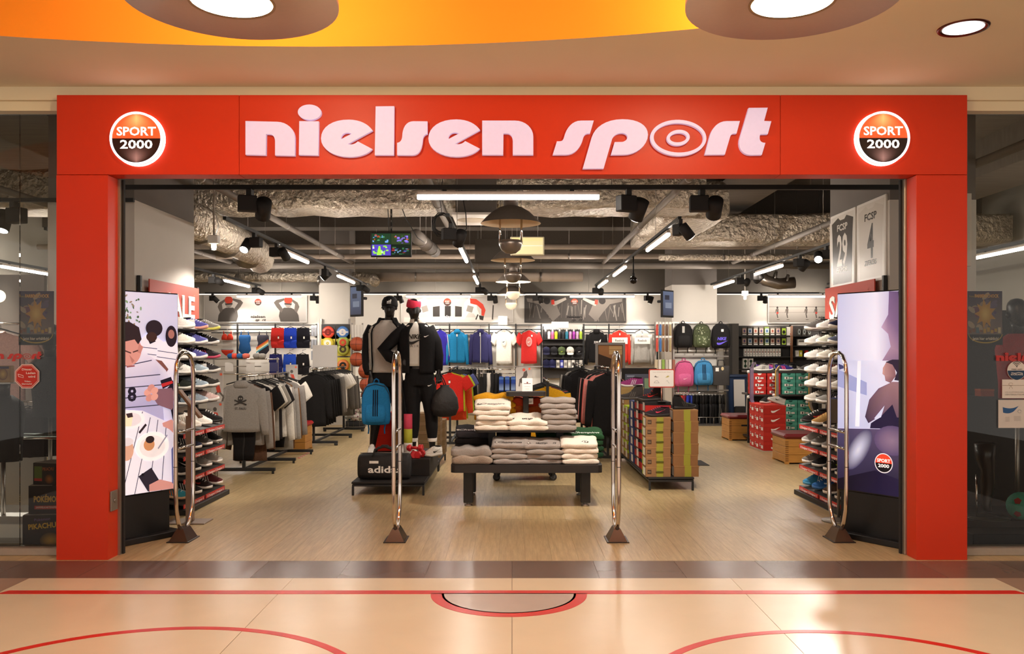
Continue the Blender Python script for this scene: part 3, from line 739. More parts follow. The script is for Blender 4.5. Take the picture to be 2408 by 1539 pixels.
# cable coil
c = P(1040, 528, 10.0); t = thing('cable_coil', 'coil of black cable hanging below the ceiling next to the middle track', 'cable', c)
rnd = random.Random(3)
for k in range(4):
    rr = .085+.012*k; b = MB(); b.tube([(rr*cos(a)+rnd.uniform(-.006,.006), .02*k-.03+rnd.uniform(-.01,.01), rr*1.15*sin(a)+rnd.uniform(-.008,.008)) for a in [2*pi*i/22 for i in range(22)]], .006, 6, closed=True); b.obj('loop', BLACK, t)
b = MB(); b.tube([(0,0,.1),(-.03,0,.3),(.02,0,.6)], .004, 6); b.tube([(.02,0,-.11),(.16,0,-.17),(.28,0,-.05),(.27,0,.12),(.22,0,.4)], .006, 6); b.obj('hanging_cable', BLACK, t)
# dome camera
c = Vector((1.81, 13.0, ZTR-.02-.25)); t = thing('dome_camera', 'small black ball camera hanging from the track above the shoe box island', 'camera', c)
b = MB(); b.cyl((0,0,0),(0,0,.25),.012,8); b.obj('stem', BLACK, t); b = MB(); b.lathe([(0,-.16),(.04,-.15),(.055,-.11),(.05,-.07),(.03,-.05),(0,-.04)], 18); b.obj('ball', mat('#0c0a09', .1, name='black_gloss'), t)
b = MB(); b.cyl((0,0,-.05),(0,0,0),.02,10); b.obj('collar', BLACK, t)
# screens on the rear columns
for px0, px1, py0, py1, d, lb, ry in ((828,850,672,745,18.3,'narrow upright monitor on the right side of the left rear column',-.75),(1558,1580,683,747,18.9,'narrow upright monitor on the left side of the right rear column',.75)):
    c = P((px0+px1)/2, py1, d); h = (py1-py0)/F*d; w = .40
    t = thing('column_monitor', lb, 'monitor', c, ry)
    box('case', BLACKM, -w/2, w/2, -.025, .03, 0, h, t, r=.006)
    p = Pic(); p.vgrad(-w/2+.02, w/2-.02, .04, h-.03, '#3a3d4d', '#55617c'); p.rect(-.1,.12,.2,.32,'#6d7688'); p.rect(-.12,.04,.38,.48,'#2b2c38'); p.obj('screen', t, (0,-.026,0), screen_mat(.5))
    b = MB(); b.cyl((0,.03,h*.6),(0,.25,h*.6),.03,10); b.obj('bracket', BLACK, t)
# ================================================================ digital signage displays by the entrance
def signage(ax, ay, bx, by, mirror, label, draw, ql, qr):
    """upright display whose visible face runs from A (nearer frame) to B; picture drawn in photo rows/columns"""
    ang = math.atan2(by-ay, bx-ax); vis = math.hypot(bx-ax, by-ay); w = .76
    dx, dy = cos(ang), sin(ang)
    # the edge towards the pillar runs on behind the door rail
    if mirror: ox, oy, u0 = ax+dx*w/2, ay+dy*w/2, -w/2
    else: ox, oy, u0 = bx-dx*w/2, by-dy*w/2, w/2-vis
    t = thing('signage_display', label, 'screen', (ox,oy,0), ang, group='digital signage displays')
    box('case', mat('#0d0b0b', .3, name='display_case'), -w/2, w/2, 0, .07, .385, 2.05, t, r=.006)
    def M(px, py):
        k = (px-ql[0])/(qr[0]-ql[0]); top = ql[1]+(qr[1]-ql[1])*k; bot = ql[2]+(qr[2]-ql[2])*k
        return (u0+vis*k, .40+1.64*(bot-py)/(bot-top))
    p = Pic(.00015); p.rect(-w/2+.008, w/2-.008, .40, 2.04, '#c9c9e4'); draw(p, lambda *a: [M(a[i],a[i+1]) for i in range(0,len(a),2)], M)
    cl = lambda x, a, b_: min(max(x, a), b_)
    p.v = [(cl(x,-w/2+.008,w/2-.008), y, cl(z,.40,2.04)) for x, y, z in p.v]
    p.obj('picture', t, (0,-.001,0), screen_mat(.5))
    box('stand', mat('#0b0a0a', .45), -w/2+.03, w/2-.08, .01, .07, .05, .39, t)
    box('base_plate', mat('#0e0c0b', .5), -w/2, w/2+.0, -.06, .34, 0, .05, t, r=.006)
    return t
SK = '#c98f86'
def draw_left(p, q, M):
    rnd = random.Random(2)
    p.poly(q(200,680,430,690,430,960,200,960), ['#d6d8ee','#c2c4e2','#b9bbdc','#c9c9e4'])
    for k in range(70):
        x = 272+abs(rnd.gauss(0,22)); y = 690+rnd.uniform(0,75)+ (x-275)*.25; c = M(x,y)
        p.ell(c[0],c[1],rnd.uniform(.008,.02),rnd.uniform(.005,.01),rnd.choice(['#5e7a56','#7f9a74','#49603f','#8b7d6a']),rnd.uniform(0,3),8)
    p.poly(q(380,880,425,860,425,1000,405,1000), '#191321')
    p.poly(q(385,866,425,870,425,905,382,890), '#d8d4ea'); p.poly(q(398,858,412,856,412,874,398,872), '#f0eef6')
    # guest at the back with round dark hair
    p.poly(q(326,800,345,786,365,796,386,812,384,860,326,856), '#e2e0ee'); p.poly(q(340,795,352,792,362,806,348,812),'#1c1522')
    c = M(358,775); p.ell(*c,.078,.068,'#241922'); c = M(352,795); p.ell(*c,.05,.04,'#3a241f')
    for y in (818,833): p.line(q(326,y,384,y+8), .006, '#4b4a63')
    # smiling guest with long dark hair
    p.poly(q(366,816,384,806,414,812,418,850,400,880,362,848),'#e4e2f0')
    c = M(399,795); p.ell(*c,.055,.09,'#221722'); c = M(399,790); p.ell(*c,.03,.038,'#9c6a62')
    p.line(q(366,828,414,836), .006, '#4b4a63'); p.line(q(364,842,412,850), .006, '#4b4a63')
    p.poly(q(360,848,376,852,392,872,384,884,366,866), '#7b4d46')
    # guest in front, looking down, white striped jersey
    p.poly(q(260,850,300,830,330,826,362,850,386,875,400,905,376,930,382,1000,260,985), ['#dcd8ea']*3+['#cfcbe2']*3+['#a9a6cc']*3)
    for a in ((260,868,352,850),(260,892,372,884),(260,915,380,908),(262,940,372,930),(262,962,376,955)): p.line(q(*a), .008, '#3a3950')
    p.poly(q(372,898,398,890,404,906,378,918), '#1b1524'); p.poly(q(374,906,401,899,403,905,377,914), '#b22a2c')
    c = M(300,826); p.ell(*c,.108,.125,SK,rot=-.25); p.poly(q(322,810,332,818,326,834,318,830),'#b87d75')
    p.poly(q(262,770,276,760,300,758,322,772,328,800,320,812,312,800,284,806,270,822,262,820), '#2a1c20')
    p.line(q(290,826,304,832), .010, '#4a2b2a'); p.line(q(308,830,320,826), .010, '#4a2b2a'); p.poly(q(300,836,306,856,312,850),'#b0756c')
    p.line(q(294,864,312,862), .012, '#8d4a4a')
    c = M(306,931); p.text('8', c[0], c[1]-.045, .11, '#1c1728', bold=.03)
    # hands
    p.poly(q(366,918,400,916,412,945,400,968,366,955,356,940), '#7d5a66')
    for i, (x, y) in enumerate(((342,925),(350,915),(358,922),(346,938),(358,936))): c = M(x,y); p.ell(*c,.035,.028,['#d59c90','#c78b82'][i%2],.5)
    # table with cake, glass and phone
    p.poly(q(260,962,330,968,412,1006,412,1160,260,1175), ['#eceaf4','#e4e2f0','#cbc9de','#d9d7ea','#f2f0f6'])
    for a in ((330,970,283,1168),(348,984,312,1168),(366,990,345,1168),(386,1000,374,1168)): p.line(q(*a), .007, '#4e4c5e')
    c = M(303,988); p.ell(*c,.125,.075,'#f4f0f2'); p.ell(c[0],c[1],.095,.055,'#dfd8de')
    p.poly(q(281,998,292,976,308,980,304,1004,290,1004),'#f3e3c0'); p.poly(q(292,974,306,972,308,982,296,984),'#3a2a2e'); p.line(q(322,1020,338,1000), .02, '#2a1e24')
    c = M(353,1052); p.ell(*c,.155,.12,'#f8f5f4'); p.ell(c[0],c[1],.12,.09,'#e9e2e2'); c = M(345,1048); p.ell(*c,.05,.05,'#c58a5e'); c = M(347,1036); p.ell(*c,.04,.03,'#2c1f22'); p.line(q(366,1058,388,1026), .012, '#8d8a9a')
    c = M(294,1060); p.ell(*c,.06,.085,'#d2a58c'); c = M(294,1040); p.ell(*c,.058,.035,'#dcd5da'); c = M(280,1018); p.ell(*c,.04,.06,'#b9b2bd')
    p.poly(q(320,1122,350,1102,376,1144,342,1158), '#2a2430'); c = M(330,1118); p.ell(*c,.014,.012,'#15121a')
    p.poly(q(345,1142,370,1130,412,1140,412,1160,345,1158), SK); p.poly(q(376,998,398,990,412,1000,412,1030,392,1012,378,1006), SK)
    p.poly(q(398,1060,412,1040,412,1140,400,1140), '#5b5f8e')
signage(-3.15, 6.95, -2.84, 7.42, False, 'tall display by the left pillar showing people at a cake table', draw_left, (275,685,1168), (419,698,1150))
def draw_right(p, q, M):
    p.poly(q(1960,690,2060,690,2060,860,1960,860), ['#b7bfe6','#d9def6','#dfe3f8','#c0c8ec'])
    p.poly(q(2060,690,2110,690,2110,860,2060,860), ['#d9def6','#a9a2cc','#a69cc4','#dfe3f8'])
    # blurred face at the top
    p.poly(q(2092,690,2170,690,2170,860,2072,860,2096,820,2090,790,2074,775,2090,745), ['#6d5a88','#2a2040','#54436e','#8d7595','#a085a0','#9a80a2','#b7a0bd','#7d6690'])
    p.poly(q(2112,690,2170,690,2170,800,2122,760), ['#3a2d52','#1a1228','#2d2342','#54456c'])
    # middle picture
    p.poly(q(1960,853,2170,853,2170,1012,1960,1012), ['#c3cbee','#e6e9fb','#d5daf4','#b4bce6'])
    p.poly(q(1970,862,1992,870,1972,876), '#3f4574'); p.poly(q(1966,875,2040,905,2040,935,1966,915), '#98a2d4'); p.poly(q(2018,855,2026,855,2022,1008,2012,1008), '#eef0fd')
    p.poly(q(2078,870,2086,856,2104,858,2108,888,2096,905,2084,900,2082,888,2077,884), ['#b8908c','#a37e82','#8f6a72','#7d5a64','#7a5862','#94707a','#a9868a','#c09a94'])
    p.poly(q(2084,856,2100,850,2170,850,2170,905,2104,898,2110,880,2100,862), '#2a2036')
    p.poly(q(2068,918,2100,902,2170,902,2170,1010,2080,1010,2060,990,2044,1000,2036,985,2046,945), ['#6b5468','#92727a','#7b6272','#5b4a60','#3b2f4e','#5b4660','#3a2c44','#43344a','#5d475c'])
    p.poly(q(2072,985,2100,955,2110,985,2170,990,2170,1012,2048,1012,2050,1000), '#211a3a'); p.poly(q(2058,988,2082,958,2074,985,2062,992), '#c8d0f2')
    # lower picture, dark
    p.poly(q(1960,1013,2170,1013,2170,1190,1960,1190), ['#4a4468','#5f4f70','#171128','#1d1838'])
    c = M(2020,1062); p.soft(c[0],c[1],.085,.20,'#d3d9f4','#453f66',rot=-.55); p.poly(q(1960,1130,2060,1110,2170,1150,2170,1190,1960,1190), ['#100c1c','#1a1330','#2b2248','#241d46','#0e0a18'])
    c = M(2100,1040); p.soft(c[0],c[1],.16,.12,'#8a7590','#564870')
    # logo
    c = M(2080,1093); p.ell(*c,.080,.080,'#f2ecf2',n=36); p.ell(*c,.073,.073,'#151016',n=36); p.ell(*c,.073,.073,'#e2472e',n=24,a0=0,a1=pi)
    p.text('SPORT',c[0],c[1]+.008,.026,'#ffffff',w=.118,bold=.03); p.text('2000',c[0],c[1]-.034,.026,'#ffffff',w=.098,bold=.03)
signage(2.755, 7.39, 3.09, 6.9, True, 'tall display by the right pillar showing a dark-haired athlete seen from behind', draw_right, (1966,700,1153), (2122,688,1172))

# ================================================================ chrome security gates
def gate(x, label):
    t = thing('security_gate', label, 'security gate', (x, 6.98, 0), group='chrome security gates at the entrance')
    b = MB(); pth = [(0,.17,.09),(0,.11,.17),(0,.07,.27),(0,.055,.45),(0,.055,.9),(0,.055,1.36),(0,.075,1.45),(0,.13,1.52),(0,.20,1.545),(0,.30,1.545),(0,.37,1.52),(0,.425,1.45),(0,.445,1.36),(0,.445,.9),(0,.445,.45),(0,.43,.27),(0,.38,.17),(0,.30,.09)]
    b.tube(pth, .0175, 12); b.obj('loop', CHROME, t)
    for z in (.90, .765):
        b = MB(); b.cyl((0,.055,z),(0,.445,z),.012,10); b.obj('rung', CHROME, t)
    for y in (.055, .445):
        b = MB(); b.cyl((0,y,.62),(0,y,.625),.0185,12); b.obj('joint_ring', BLACK, t)
    b = MB(); b.add([(-.08,.10,0),(.08,.10,0),(.08,.34,0),(-.08,.34,0),(-.026,.15,.105),(.026,.15,.105),(.026,.30,.105),(-.026,.30,.105)],
        [(0,3,2,1),(4,5,6,7),(0,1,5,4),(1,2,6,5),(2,3,7,6),(3,0,4,7)]); b.obj('foot', mat('#5c4a3e', .25, .85, name='foot_metal'), t)
    box('foot_plate', mat('#3c322b', .4, .6), -.09, .09, .09, .35, 0, .008, t)
    return t
gate(-2.715, 'chrome security gate in front of the left shoe wall'); gate(-.955, 'chrome security gate in front of the mannequins')
gate(.862, 'chrome security gate right of the table with folded sweaters'); gate(2.70, 'chrome security gate in front of the right shoe wall')

# ================================================================ tiered display table with folded sweaters
DARKT = mat('#1d1714', .5, name='dark_tabletop', var=.08, scale=8)
def rrect(x0, x1, y0, y1, r, n=5):
    pts = []
    for cx, cy, a0 in ((x1-r,y1-r,0),(x0+r,y1-r,pi/2),(x0+r,y0+r,pi),(x1-r,y0+r,1.5*pi)):
        pts += [(cx+r*cos(a0+pi/2*k/n), cy+r*sin(a0+pi/2*k/n)) for k in range(n+1)]
    return pts
tb = thing('display_table', 'black tiered display table with folded sweaters in the middle of the entrance', 'table', (.145, 9.15, 0))
b = MB(); b.prismz(rrect(-.755,.755,-.50,.50,.06), .352, .428); b.obj('table_top', DARKT, tb)
for sx in (-.585, .595):
    for sy in (-.35, .33):
        b = MB(); b.rbox(sx-.048,sx+.048,sy-.048,sy+.048,.035,.352,.006); l = b.obj('leg', BLACK, tb)
        b = MB(); b.cyl((sx,sy,.02),(sx,sy,.036),.02,12); b.cyl((sx,sy,0),(sx,sy,.02),.04,14); b.obj('levelling_foot', STEEL, l)
b = MB(); b.prismz(rrect(-.52,.505,-.30,.30,.05), .735, .757); b.obj('upper_shelf', DARKT, tb)
for sx in (-.355, .355): box('post', BLACK, sx-.038, sx+.038, -.04, .04, .428, .735, tb, r=.004)
box('top_post', BLACK, -.03, .03, -.03, .03, .757, 1.095, tb, r=.004)
b = MB(); b.prismz(rrect(-.205,.205,-.15,.15,.04), 1.095, 1.14); b.obj('top_shelf', DARKT, tb)
def folded(name, w, d, h, seed, loose=1.0):
    """folded garment: a doubled-over slab, fold at the front, soft corners"""
    rnd = random.Random(seed); b = MB(); rings = []; n = 12
    prof = []
    for k in range(7): a = -pi/2+pi*k/6; prof.append((-d/2+.02-.02*cos(a)*1.2, h/2+h/2*sin(a)))
    prof[3] = (prof[3][0]+.006, prof[3][1])
    for k in range(1,4): prof.append((-d/2+.02+(d-.04)*k/4, h*(1+.03*sin(k*2.1+seed))))
    for k in range(5): a = pi/2-pi*k/4; prof.append((d/2-.02+.02*cos(a), h/2+h/2*sin(a)))
    for k in range(3,0,-1): prof.append((-d/2+.02+(d-.04)*k/4, 0))
    ph = rnd.uniform(0,6); ph2 = rnd.uniform(0,6)
    for i in range(n+1):
        u = i/n; x = -w/2+w*u; e = min(u, 1-u); s_ = min(1, .35+e*9)**.5 if e < .08 else 1
        wob = .006*loose*sin(u*9+ph); sag = .004*loose*sin(u*14+ph2)
        rings.append([(x+.004*sin(y*40+ph), y*(.97+.03*s_)+wob, max(0, (z-h/2)*s_+h/2*(1 if z > 0 else 1)+(sag if z > h*.4 else 0))) for y, z in prof])
    b.loft(rings); return b.mesh(name, KNIT)
FM = [folded('folded_sweater', .365, .30, .052, k) for k in range(4)]
FML = [folded('folded_sweater', .40, .32, .06, 10+k, 2.0) for k in range(3)]
def stack(px, d, z, cols, where, lbl, w=1.0, jit=.012, meshes=None, hh=.05, rz=0, txt=None):
    rnd = random.Random(int(px)); n = len(cols); ms = meshes or FM; out = []
    zz = z
    for i, c in enumerate(cols):
        me = ms[(i+int(px)) % len(ms)]
        pos = '' if n == 1 else (', topmost' if i == n-1 else (', lowest' if i == 0 else ', %s from the top' % ORD[n-1-i]))
        o = mkobj('folded_sweater', me, None, (X(px,d)+rnd.uniform(-jit,jit), d+rnd.uniform(-jit,jit), zz), rz+rnd.uniform(-.06,.06), c)
        o.scale = (w, 1, hh/.052); zz += hh*.985
        tag(o, '%s folded sweater%s in the %s' % (lbl, pos, where), 'sweater', 'folded sweaters on the display table'); out.append(o)
    if txt:
        out[-1].rotation_euler.x = .20; out[-1].location.z += .027
        p = Pic(); txt(p); p.obj('chest_print', out[-1], (0,0,.0545 if not meshes else .0625), rot=(-pi/2+.0,0,0))
    return out
def champ(col, x=0, wd=.24):
    def f(p): p.text('Champion', x, -.11, .055, col, w=wd, shear=.35, bold=.018); p.ell(x-wd/2-.018, -.088, .018, .024, col); p.ell(x-wd/2-.014, -.088, .010, .015, '#d8d0c4')
    return f
def clogo(p): p.ell(.06,-.09,.034,.034,'#2a2622'); p.ell(.06,-.09,.024,.024,'#e6d8c8'); p.rect(.056,.064,-.115,-.07,'#2a2622')
WH, GR, MU = '#e9dccb', '#9a9088', '#c08718'
ZU, ZL = .757, .428
stack(1159, 8.98, ZU, [WH]*5, 'left upper-tier stack', 'cream white', w=1.0, hh=.052, txt=champ('#4a423c'))
stack(1240, 8.98, ZU, [WH]*2, 'middle upper-tier pile', 'white lettered', w=1.02, hh=.05, meshes=FML, txt=champ('#1d1a1a',0,.30))
stack(1312, 8.98, ZU, [GR]*6, 'right upper-tier stack', 'grey', w=.98, hh=.055)
stack(1165, 9.33, ZU, ['#b57b16','#b57b16','#c38a1c','#c38a1c','#c98f1e'], 'upper-tier stack behind the cream ones', 'mustard yellow', w=1.05, hh=.069, meshes=FML)
stack(1238, 9.36, ZU, ['#8a3d12','#8f4212','#93451a','#a8361c'], 'upper-tier stack behind the white pile', 'rust orange', w=1.1, hh=.075, meshes=FML)
stack(1112, 8.86, ZL, ['#9a8a7a','#938a82'], 'leftmost front pile, lower tier', 'grey rumpled', w=1.02, hh=.075, meshes=FML)
stack(1199, 8.86, ZL, [GR]*4, 'second front pile, lower tier', 'grey', hh=.052, txt=champ('#3a3532'))
stack(1277, 8.86, ZL, [GR]*4, 'third front pile, lower tier', 'grey', w=1.02, hh=.05, txt=champ('#2a2622',0,.26))
stack(1363, 8.86, ZL, [WH]*4, 'rightmost front pile, lower tier', 'white logo', w=1.0, hh=.054, txt=clogo)
stack(1112, 9.37, ZL, ['#1d1a1c','#201d20','#232021','#3f3d42'], 'left back pile, lower tier', 'black', hh=.072, txt=champ('#e8e4e0',0,.28))
stack(1210, 9.40, ZL, ['#1d1a1c','#232022','#2b292c'], 'pile behind the second grey one', 'charcoal', hh=.092, txt=champ('#e8e4e0',0,.28))
stack(1300, 9.40, ZL, ['#1f3a24','#1f3a24','#234128'], 'pile behind the third grey one', 'dark green', hh=.088, txt=champ('#dfe6da',0,.26))
stack(1376, 9.40, ZL, ['#1f3a24','#1f3a24','#234128','#264a2c'], 'right back pile, lower tier', 'dark green', hh=.064, txt=champ('#dfe6da',0,.28))
# price cards lying on the sweaters
def swing_tag(px, py, d, label, c='#efe9e0', dark=False):
    t = thing('price_tag', label, 'price tag', P(px,py,d), .1)
    p = Pic(); p.rect(-.03,.03,-.04,.04, c); p.rect(-.03,.03,.02,.04,'#211d1c'); p.line([(-.02,-.01),(.02,-.01)],.004,'#5a534d'); p.line([(-.02,-.02),(.015,-.02)],.004,'#5a534d'); p.obj('card', t, (0,-.002,0))
    box('card_back', WHITE, -.03, .03, -.0018, .0, -.04, .04, t)
    b = MB(); b.tube([(0,0,.04),(-.02,.005,.07),(-.04,.02,.08)], .0015, 5); b.obj('string', WHITE, t)
swing_tag(1189, 953, 9.12, 'black and white price tag hanging from the mustard sweater'); swing_tag(1247, 942, 9.14, 'price tag on the rust orange sweater')
# signs on the table's top shelf
t = thing('sign_card', 'small white acrylic sign card standing on the top shelf of the table', 'sign', (X(1240,9.05),9.05,1.14))
box('acrylic', mat('#f1ece4', .2, name='white_acrylic'), -.055, .055, 0, .006, 0, .142, t); box('foot', mat('#e8e2da', .2), -.055, .055, 0, .06, 0, .004, t)
p = Pic(); p.rect(-.05,.05,.006,.137,'#f6f2ec'); p.line([(-.036,.085),(.036,.085)],.006,'#6d5550'); p.ell(0,.095,.008,.008,'#8d4a48'); p.line([(-.03,.055),(.03,.055)],.002,'#a9a29a'); p.line([(-.02,.03),(.02,.03)],.002,'#b9b2aa'); p.obj('print', t, (0,-.0006,0))
t = thing('poster_card', 'grey poster card of a basketball player behind the white sign card', 'poster', (X(1232,9.2),9.2,1.14))
box('board', mat('#cfc8c0', .5), -.085, .085, 0, .008, 0, .25, t)
p = Pic(); p.vgrad(-.085,.085,0,.25,'#cbc5bd','#8e8781'); p.ell(.058,.235,.012,.012,'#d8553c'); p.poly([(0,.20),(.03,.22),(.04,.17),(.02,.12),(-.03,.08),(-.05,.12),(-.01,.16)],'#4a4440'); p.ell(.0,.225,.016,.016,'#b04a3c'); p.line([(-.04,.12),(-.05,.05)],.012,'#5a534d'); p.obj('print', t, (0,-.0006,0))
# ================================================================ builders: shoes, boxes, bags
def shoe_meshes(high=False):
    """toe points to -X, heel to +X, sole on z = 0, 0.29 m long; returns {part: mesh}"""
    L = .29; xs = [-.145,-.138,-.12,-.09,-.05,0,.05,.09,.12,.138,.145]
    wd = [.012,.028,.040,.048,.050,.045,.040,.038,.036,.028,.014]
    b = MB(); rings = []
    for x, w in zip(xs, wd):
        lift = .018*max(0,(-x-.08)/.065)**1.5; hh = .026+.010*max(0,(x+.02)/.16)
        rings.append([(x,-w,lift+.006),(x,-w*1.04,lift+hh*.6),(x,-w*.98,lift+hh),(x,w*.98,lift+hh),(x,w*1.04,lift+hh*.6),(x,w,lift+.006),(x,w*.7,lift),(x,-w*.7,lift)])
    b.loft(rings); sole = b.mesh('sole', RUB)
    ht = ([.045,.052,.056,.060,.066,.082,.148,.160,.160,.156,.140] if high else [.045,.055,.063,.072,.088,.108,.112,.108,.112,.116,.108])
    b = MB(); rings = []
    for i, (x, w) in enumerate(zip(xs, wd)):
        lift = .018*max(0,(-x-.08)/.065)**1.5; z0 = .022+lift; h = ht[i]; top = w*(.62 if i < 5 else .72)
        ring = []
        for k in range(9):
            a = pi*k/8; ww = w*.97 if a < .5 or a > pi-.5 else w*.97
            y = -ww*cos(a); y = max(-top, min(top, y)) if 0 else y
            zz = z0+(h-z0)*(sin(a)**.55 if sin(a) > 0 else 0)
            ring.append((x, y*(1-.28*sin(a)**2), zz))
        rings.append(ring)
    b.loft(rings, close=False, cap=False)
    b.add(rings[0], [tuple(range(9))]); b.add(rings[-1], [tuple(range(9))]); upper = b.mesh('upper', FAB)
    b = MB(); z = .164 if high else .116
    b.T = Matrix.Translation((.085,0,z-.004)); b.lathe([(0,0),(.030,0),(.036,.006),(.038,-.004)], 16); b.v = [((x-.085)*1.45+.085, y*.82, zz+(-.006*(x-.085)/.05 if not high else 0)) for x, y, zz in b.v]
    lin_ = b.mesh('collar', FAB)
    b = MB()
    for k in range(5):
        x = -.075+k*.024; i = max(0, min(9, next(j for j in range(10) if xs[j+1] > x))); f = (x-xs[i])/(xs[i+1]-xs[i]); h = ht[i]+(ht[i+1]-ht[i])*f
        b.tube([(x,-.026,h-.008),(x+.004,0,h+.003),(x,.026,h-.008)], .0032, 5)
    lace = b.mesh('laces', FAB)
    b = MB()
    for s_ in (-1, 1):
        for k in range(3):
            x0 = -.022+k*.022; pts = [(x0,s_*.0475,.032),(x0+.011,s_*.0465,.032),(x0+.036,s_*.036,.088),(x0+.025,s_*.037,.088)]
            b.add(pts, [(0,1,2,3) if s_ < 0 else (3,2,1,0)])
    stripes = b.mesh('side_stripes', FAB)
    b = MB()
    for s_ in (-1, 1):
        o = bez([('M',-.045,.058),('C',-.035,.035,-.01,.04,.075,.085),('L',.072,.079),('C',.0,.055,-.02,.055,-.030,.060),('C',-.036,.062,-.040,.062,-.045,.058)], 6)
        b.add([(x, s_*(.0475-.08*max(0,z-.05)-.00005*0), z) for x, z in o], [tuple(range(len(o)))])
    swoosh = b.mesh('side_mark', FAB)
    b = MB(); b.box(.128,.152,-.012,.012,.07,.12); tab = b.mesh('heel_tab', FAB)
    return dict(sole=sole, upper=upper, collar=lin_, laces=lace, side_stripes=stripes, side_mark=swoosh, heel_tab=tab)
SH = shoe_meshes(); SHH = shoe_meshes(True)
def shoe(label, loc, rz=0, upper='#ddd6cc', sole='#e9e4da', lace=None, mark=None, kind='side_stripes', high=False, group=None, rot=None, scale=1.0, parent=None, collar='#2a2624', name='sneaker'):
    ms = SHH if high else SH
    if parent: t = bpy.data.objects.new('shoe', ms['upper']); COL.objects.link(t); t.parent = parent; t.location = loc; t.rotation_euler = rot or (0,0,rz); t.color = (*lin(hx(upper)),1)
    else:
        t = thing(name, label, 'shoe', loc, rz, group, rot); mkobj('upper', ms['upper'], t, color=upper)
    mkobj('sole', ms['sole'], t, color=sole); mkobj('collar', ms['collar'], t, color=collar); mkobj('laces', ms['laces'], t, color=lace or upper)
    if mark: stuff(mkobj(kind, ms[kind], t, color=mark))
    t.scale = (scale,)*3
    return t
def shoe_box(label, loc, rz=0, w=.32, d=.20, h=.115, body='#c0261c', lid=None, lab='#efe9e2', group=None, labside='x', deco=None, name='shoe_box', cat='shoe box', lidh=.045):
    """box with a lid; the label sits on the -X end or on the -Y front"""
    t = thing(name, label, cat, loc, rz, group)
    key = ('sb', w, d, h, lidh)
    if key not in _T:
        b = MB(); b.box(-w/2+.003,w/2-.003,-d/2+.003,d/2-.003,0,h-.004); m1 = b.mesh('box_body', CARD)
        b = MB(); b.rbox(-w/2,w/2,-d/2,d/2,h-lidh,h,.002); m2 = b.mesh('lid', CARD)
        b = MB(); b.box(-w/2-.0012,-w/2+.002,-d*.36,-d*.02,.012,h-.012); m3 = b.mesh('end_label', CARD)
        b = MB(); b.box(w*.02,w*.36,-d/2-.0012,-d/2+.002,.012,h-.02); m4 = b.mesh('end_label', CARD)
        _T[key] = (m1, m2, m3, m4)
    m1, m2, m3, m4 = _T[key]
    mkobj('box_body', m1, t, color=body); mkobj('lid', m2, t, color=lid or body)
    if lab: mkobj('end_label', m3 if labside == 'x' else m4, t, color=lab)
    if deco: deco(t, w, d, h)
    return t
def swoosh_poly(cx, cz, s):
    o = bez([('M',-.5,.02),('C',-.62,-.22,-.40,-.34,-.1,-.22),('L',.6,.22),('L',-.08,.0),('C',-.28,-.06,-.42,-.04,-.5,.02)], 6)
    return [(cx+x*s, cz+z*s) for x, z in o]
def ring3(c, rx, ry, n=16, sq=1.0, z=None):
    """horizontal super-ellipse ring"""
    out = []
    for k in range(n):
        a = 2*pi*k/n; cc, ss = cos(a), sin(a)
        out.append((c[0]+rx*math.copysign(abs(cc)**sq, cc), c[1]+ry*math.copysign(abs(ss)**sq, ss), c[2]))
    return out
def bag_meshes():
    b = MB(); prof = [(0,.10,.05),(.012,.145,.075),(.06,.158,.085),(.20,.160,.088),(.32,.152,.082),(.39,.130,.070),(.435,.085,.050),(.45,.03,.02)]
    b.loft([ring3((0,0,z),rx,ry,20,.6) for z,rx,ry in prof]); body = b.mesh('bag_body', FAB)
    b = MB(); prof = [(.025,.06,.02),(.035,.105,.045),(.12,.118,.055),(.20,.108,.045),(.225,.07,.02)]
    b.loft([ring3((0,-.065,z),rx,ry,18,.6) for z,rx,ry in prof]); pocket = b.mesh('front_pocket', FAB)
    b = MB(); b.tube([(-.03,.03,.43),(-.022,.03,.475),(0,.03,.49),(.022,.03,.475),(.03,.03,.43)], .008, 8); handle = b.mesh('carry_loop', FAB)
    b = MB()
    for s_ in (-1,1): b.tube([(s_*.07,.07,.40),(s_*.10,.13,.30),(s_*.11,.12,.12),(s_*.10,.07,.03)], .014, 8); b.tube([(s_*.10,.07,.03),(s_*.085,.05,-.05),(s_*.09,.045,-.10)], .008, 6)
    straps = b.mesh('shoulder_straps', FAB)
    p = Pic()
    for k in (-1,0,1): p.rect(k*.022-.0055, k*.022+.0055, .09, .36, '#141a2c')
    p.v = [(x, y+.088*0-.0, z) for x,y,z in p.v]
    b = MB()
    for k in (-1,0,1):
        x = k*.022
        b.loft([[(x-.006,yy,zz),(x+.006,yy,zz),(x+.006,yy+.01,zz),(x-.006,yy+.01,zz)] for yy, zz in ((-.112,.07),(-.121,.12),(-.114,.195),(-.092,.24),(-.089,.32),(-.078,.375))], smooth=False)
    st = b.mesh('front_stripes', FAB)
    b = MB(); b.tube([(-.150,-.03,.20),(-.150,-.045,.32),(-.10,-.06,.41),(0,-.062,.435),(.10,-.06,.41),(.150,-.045,.32),(.150,-.03,.20)], .004, 6); zp = b.mesh('zip', RUB)
    return dict(bag_body=body, front_pocket=pocket, carry_loop=handle, shoulder_straps=straps, front_stripes=st, zip=zp)
BAG = bag_meshes()
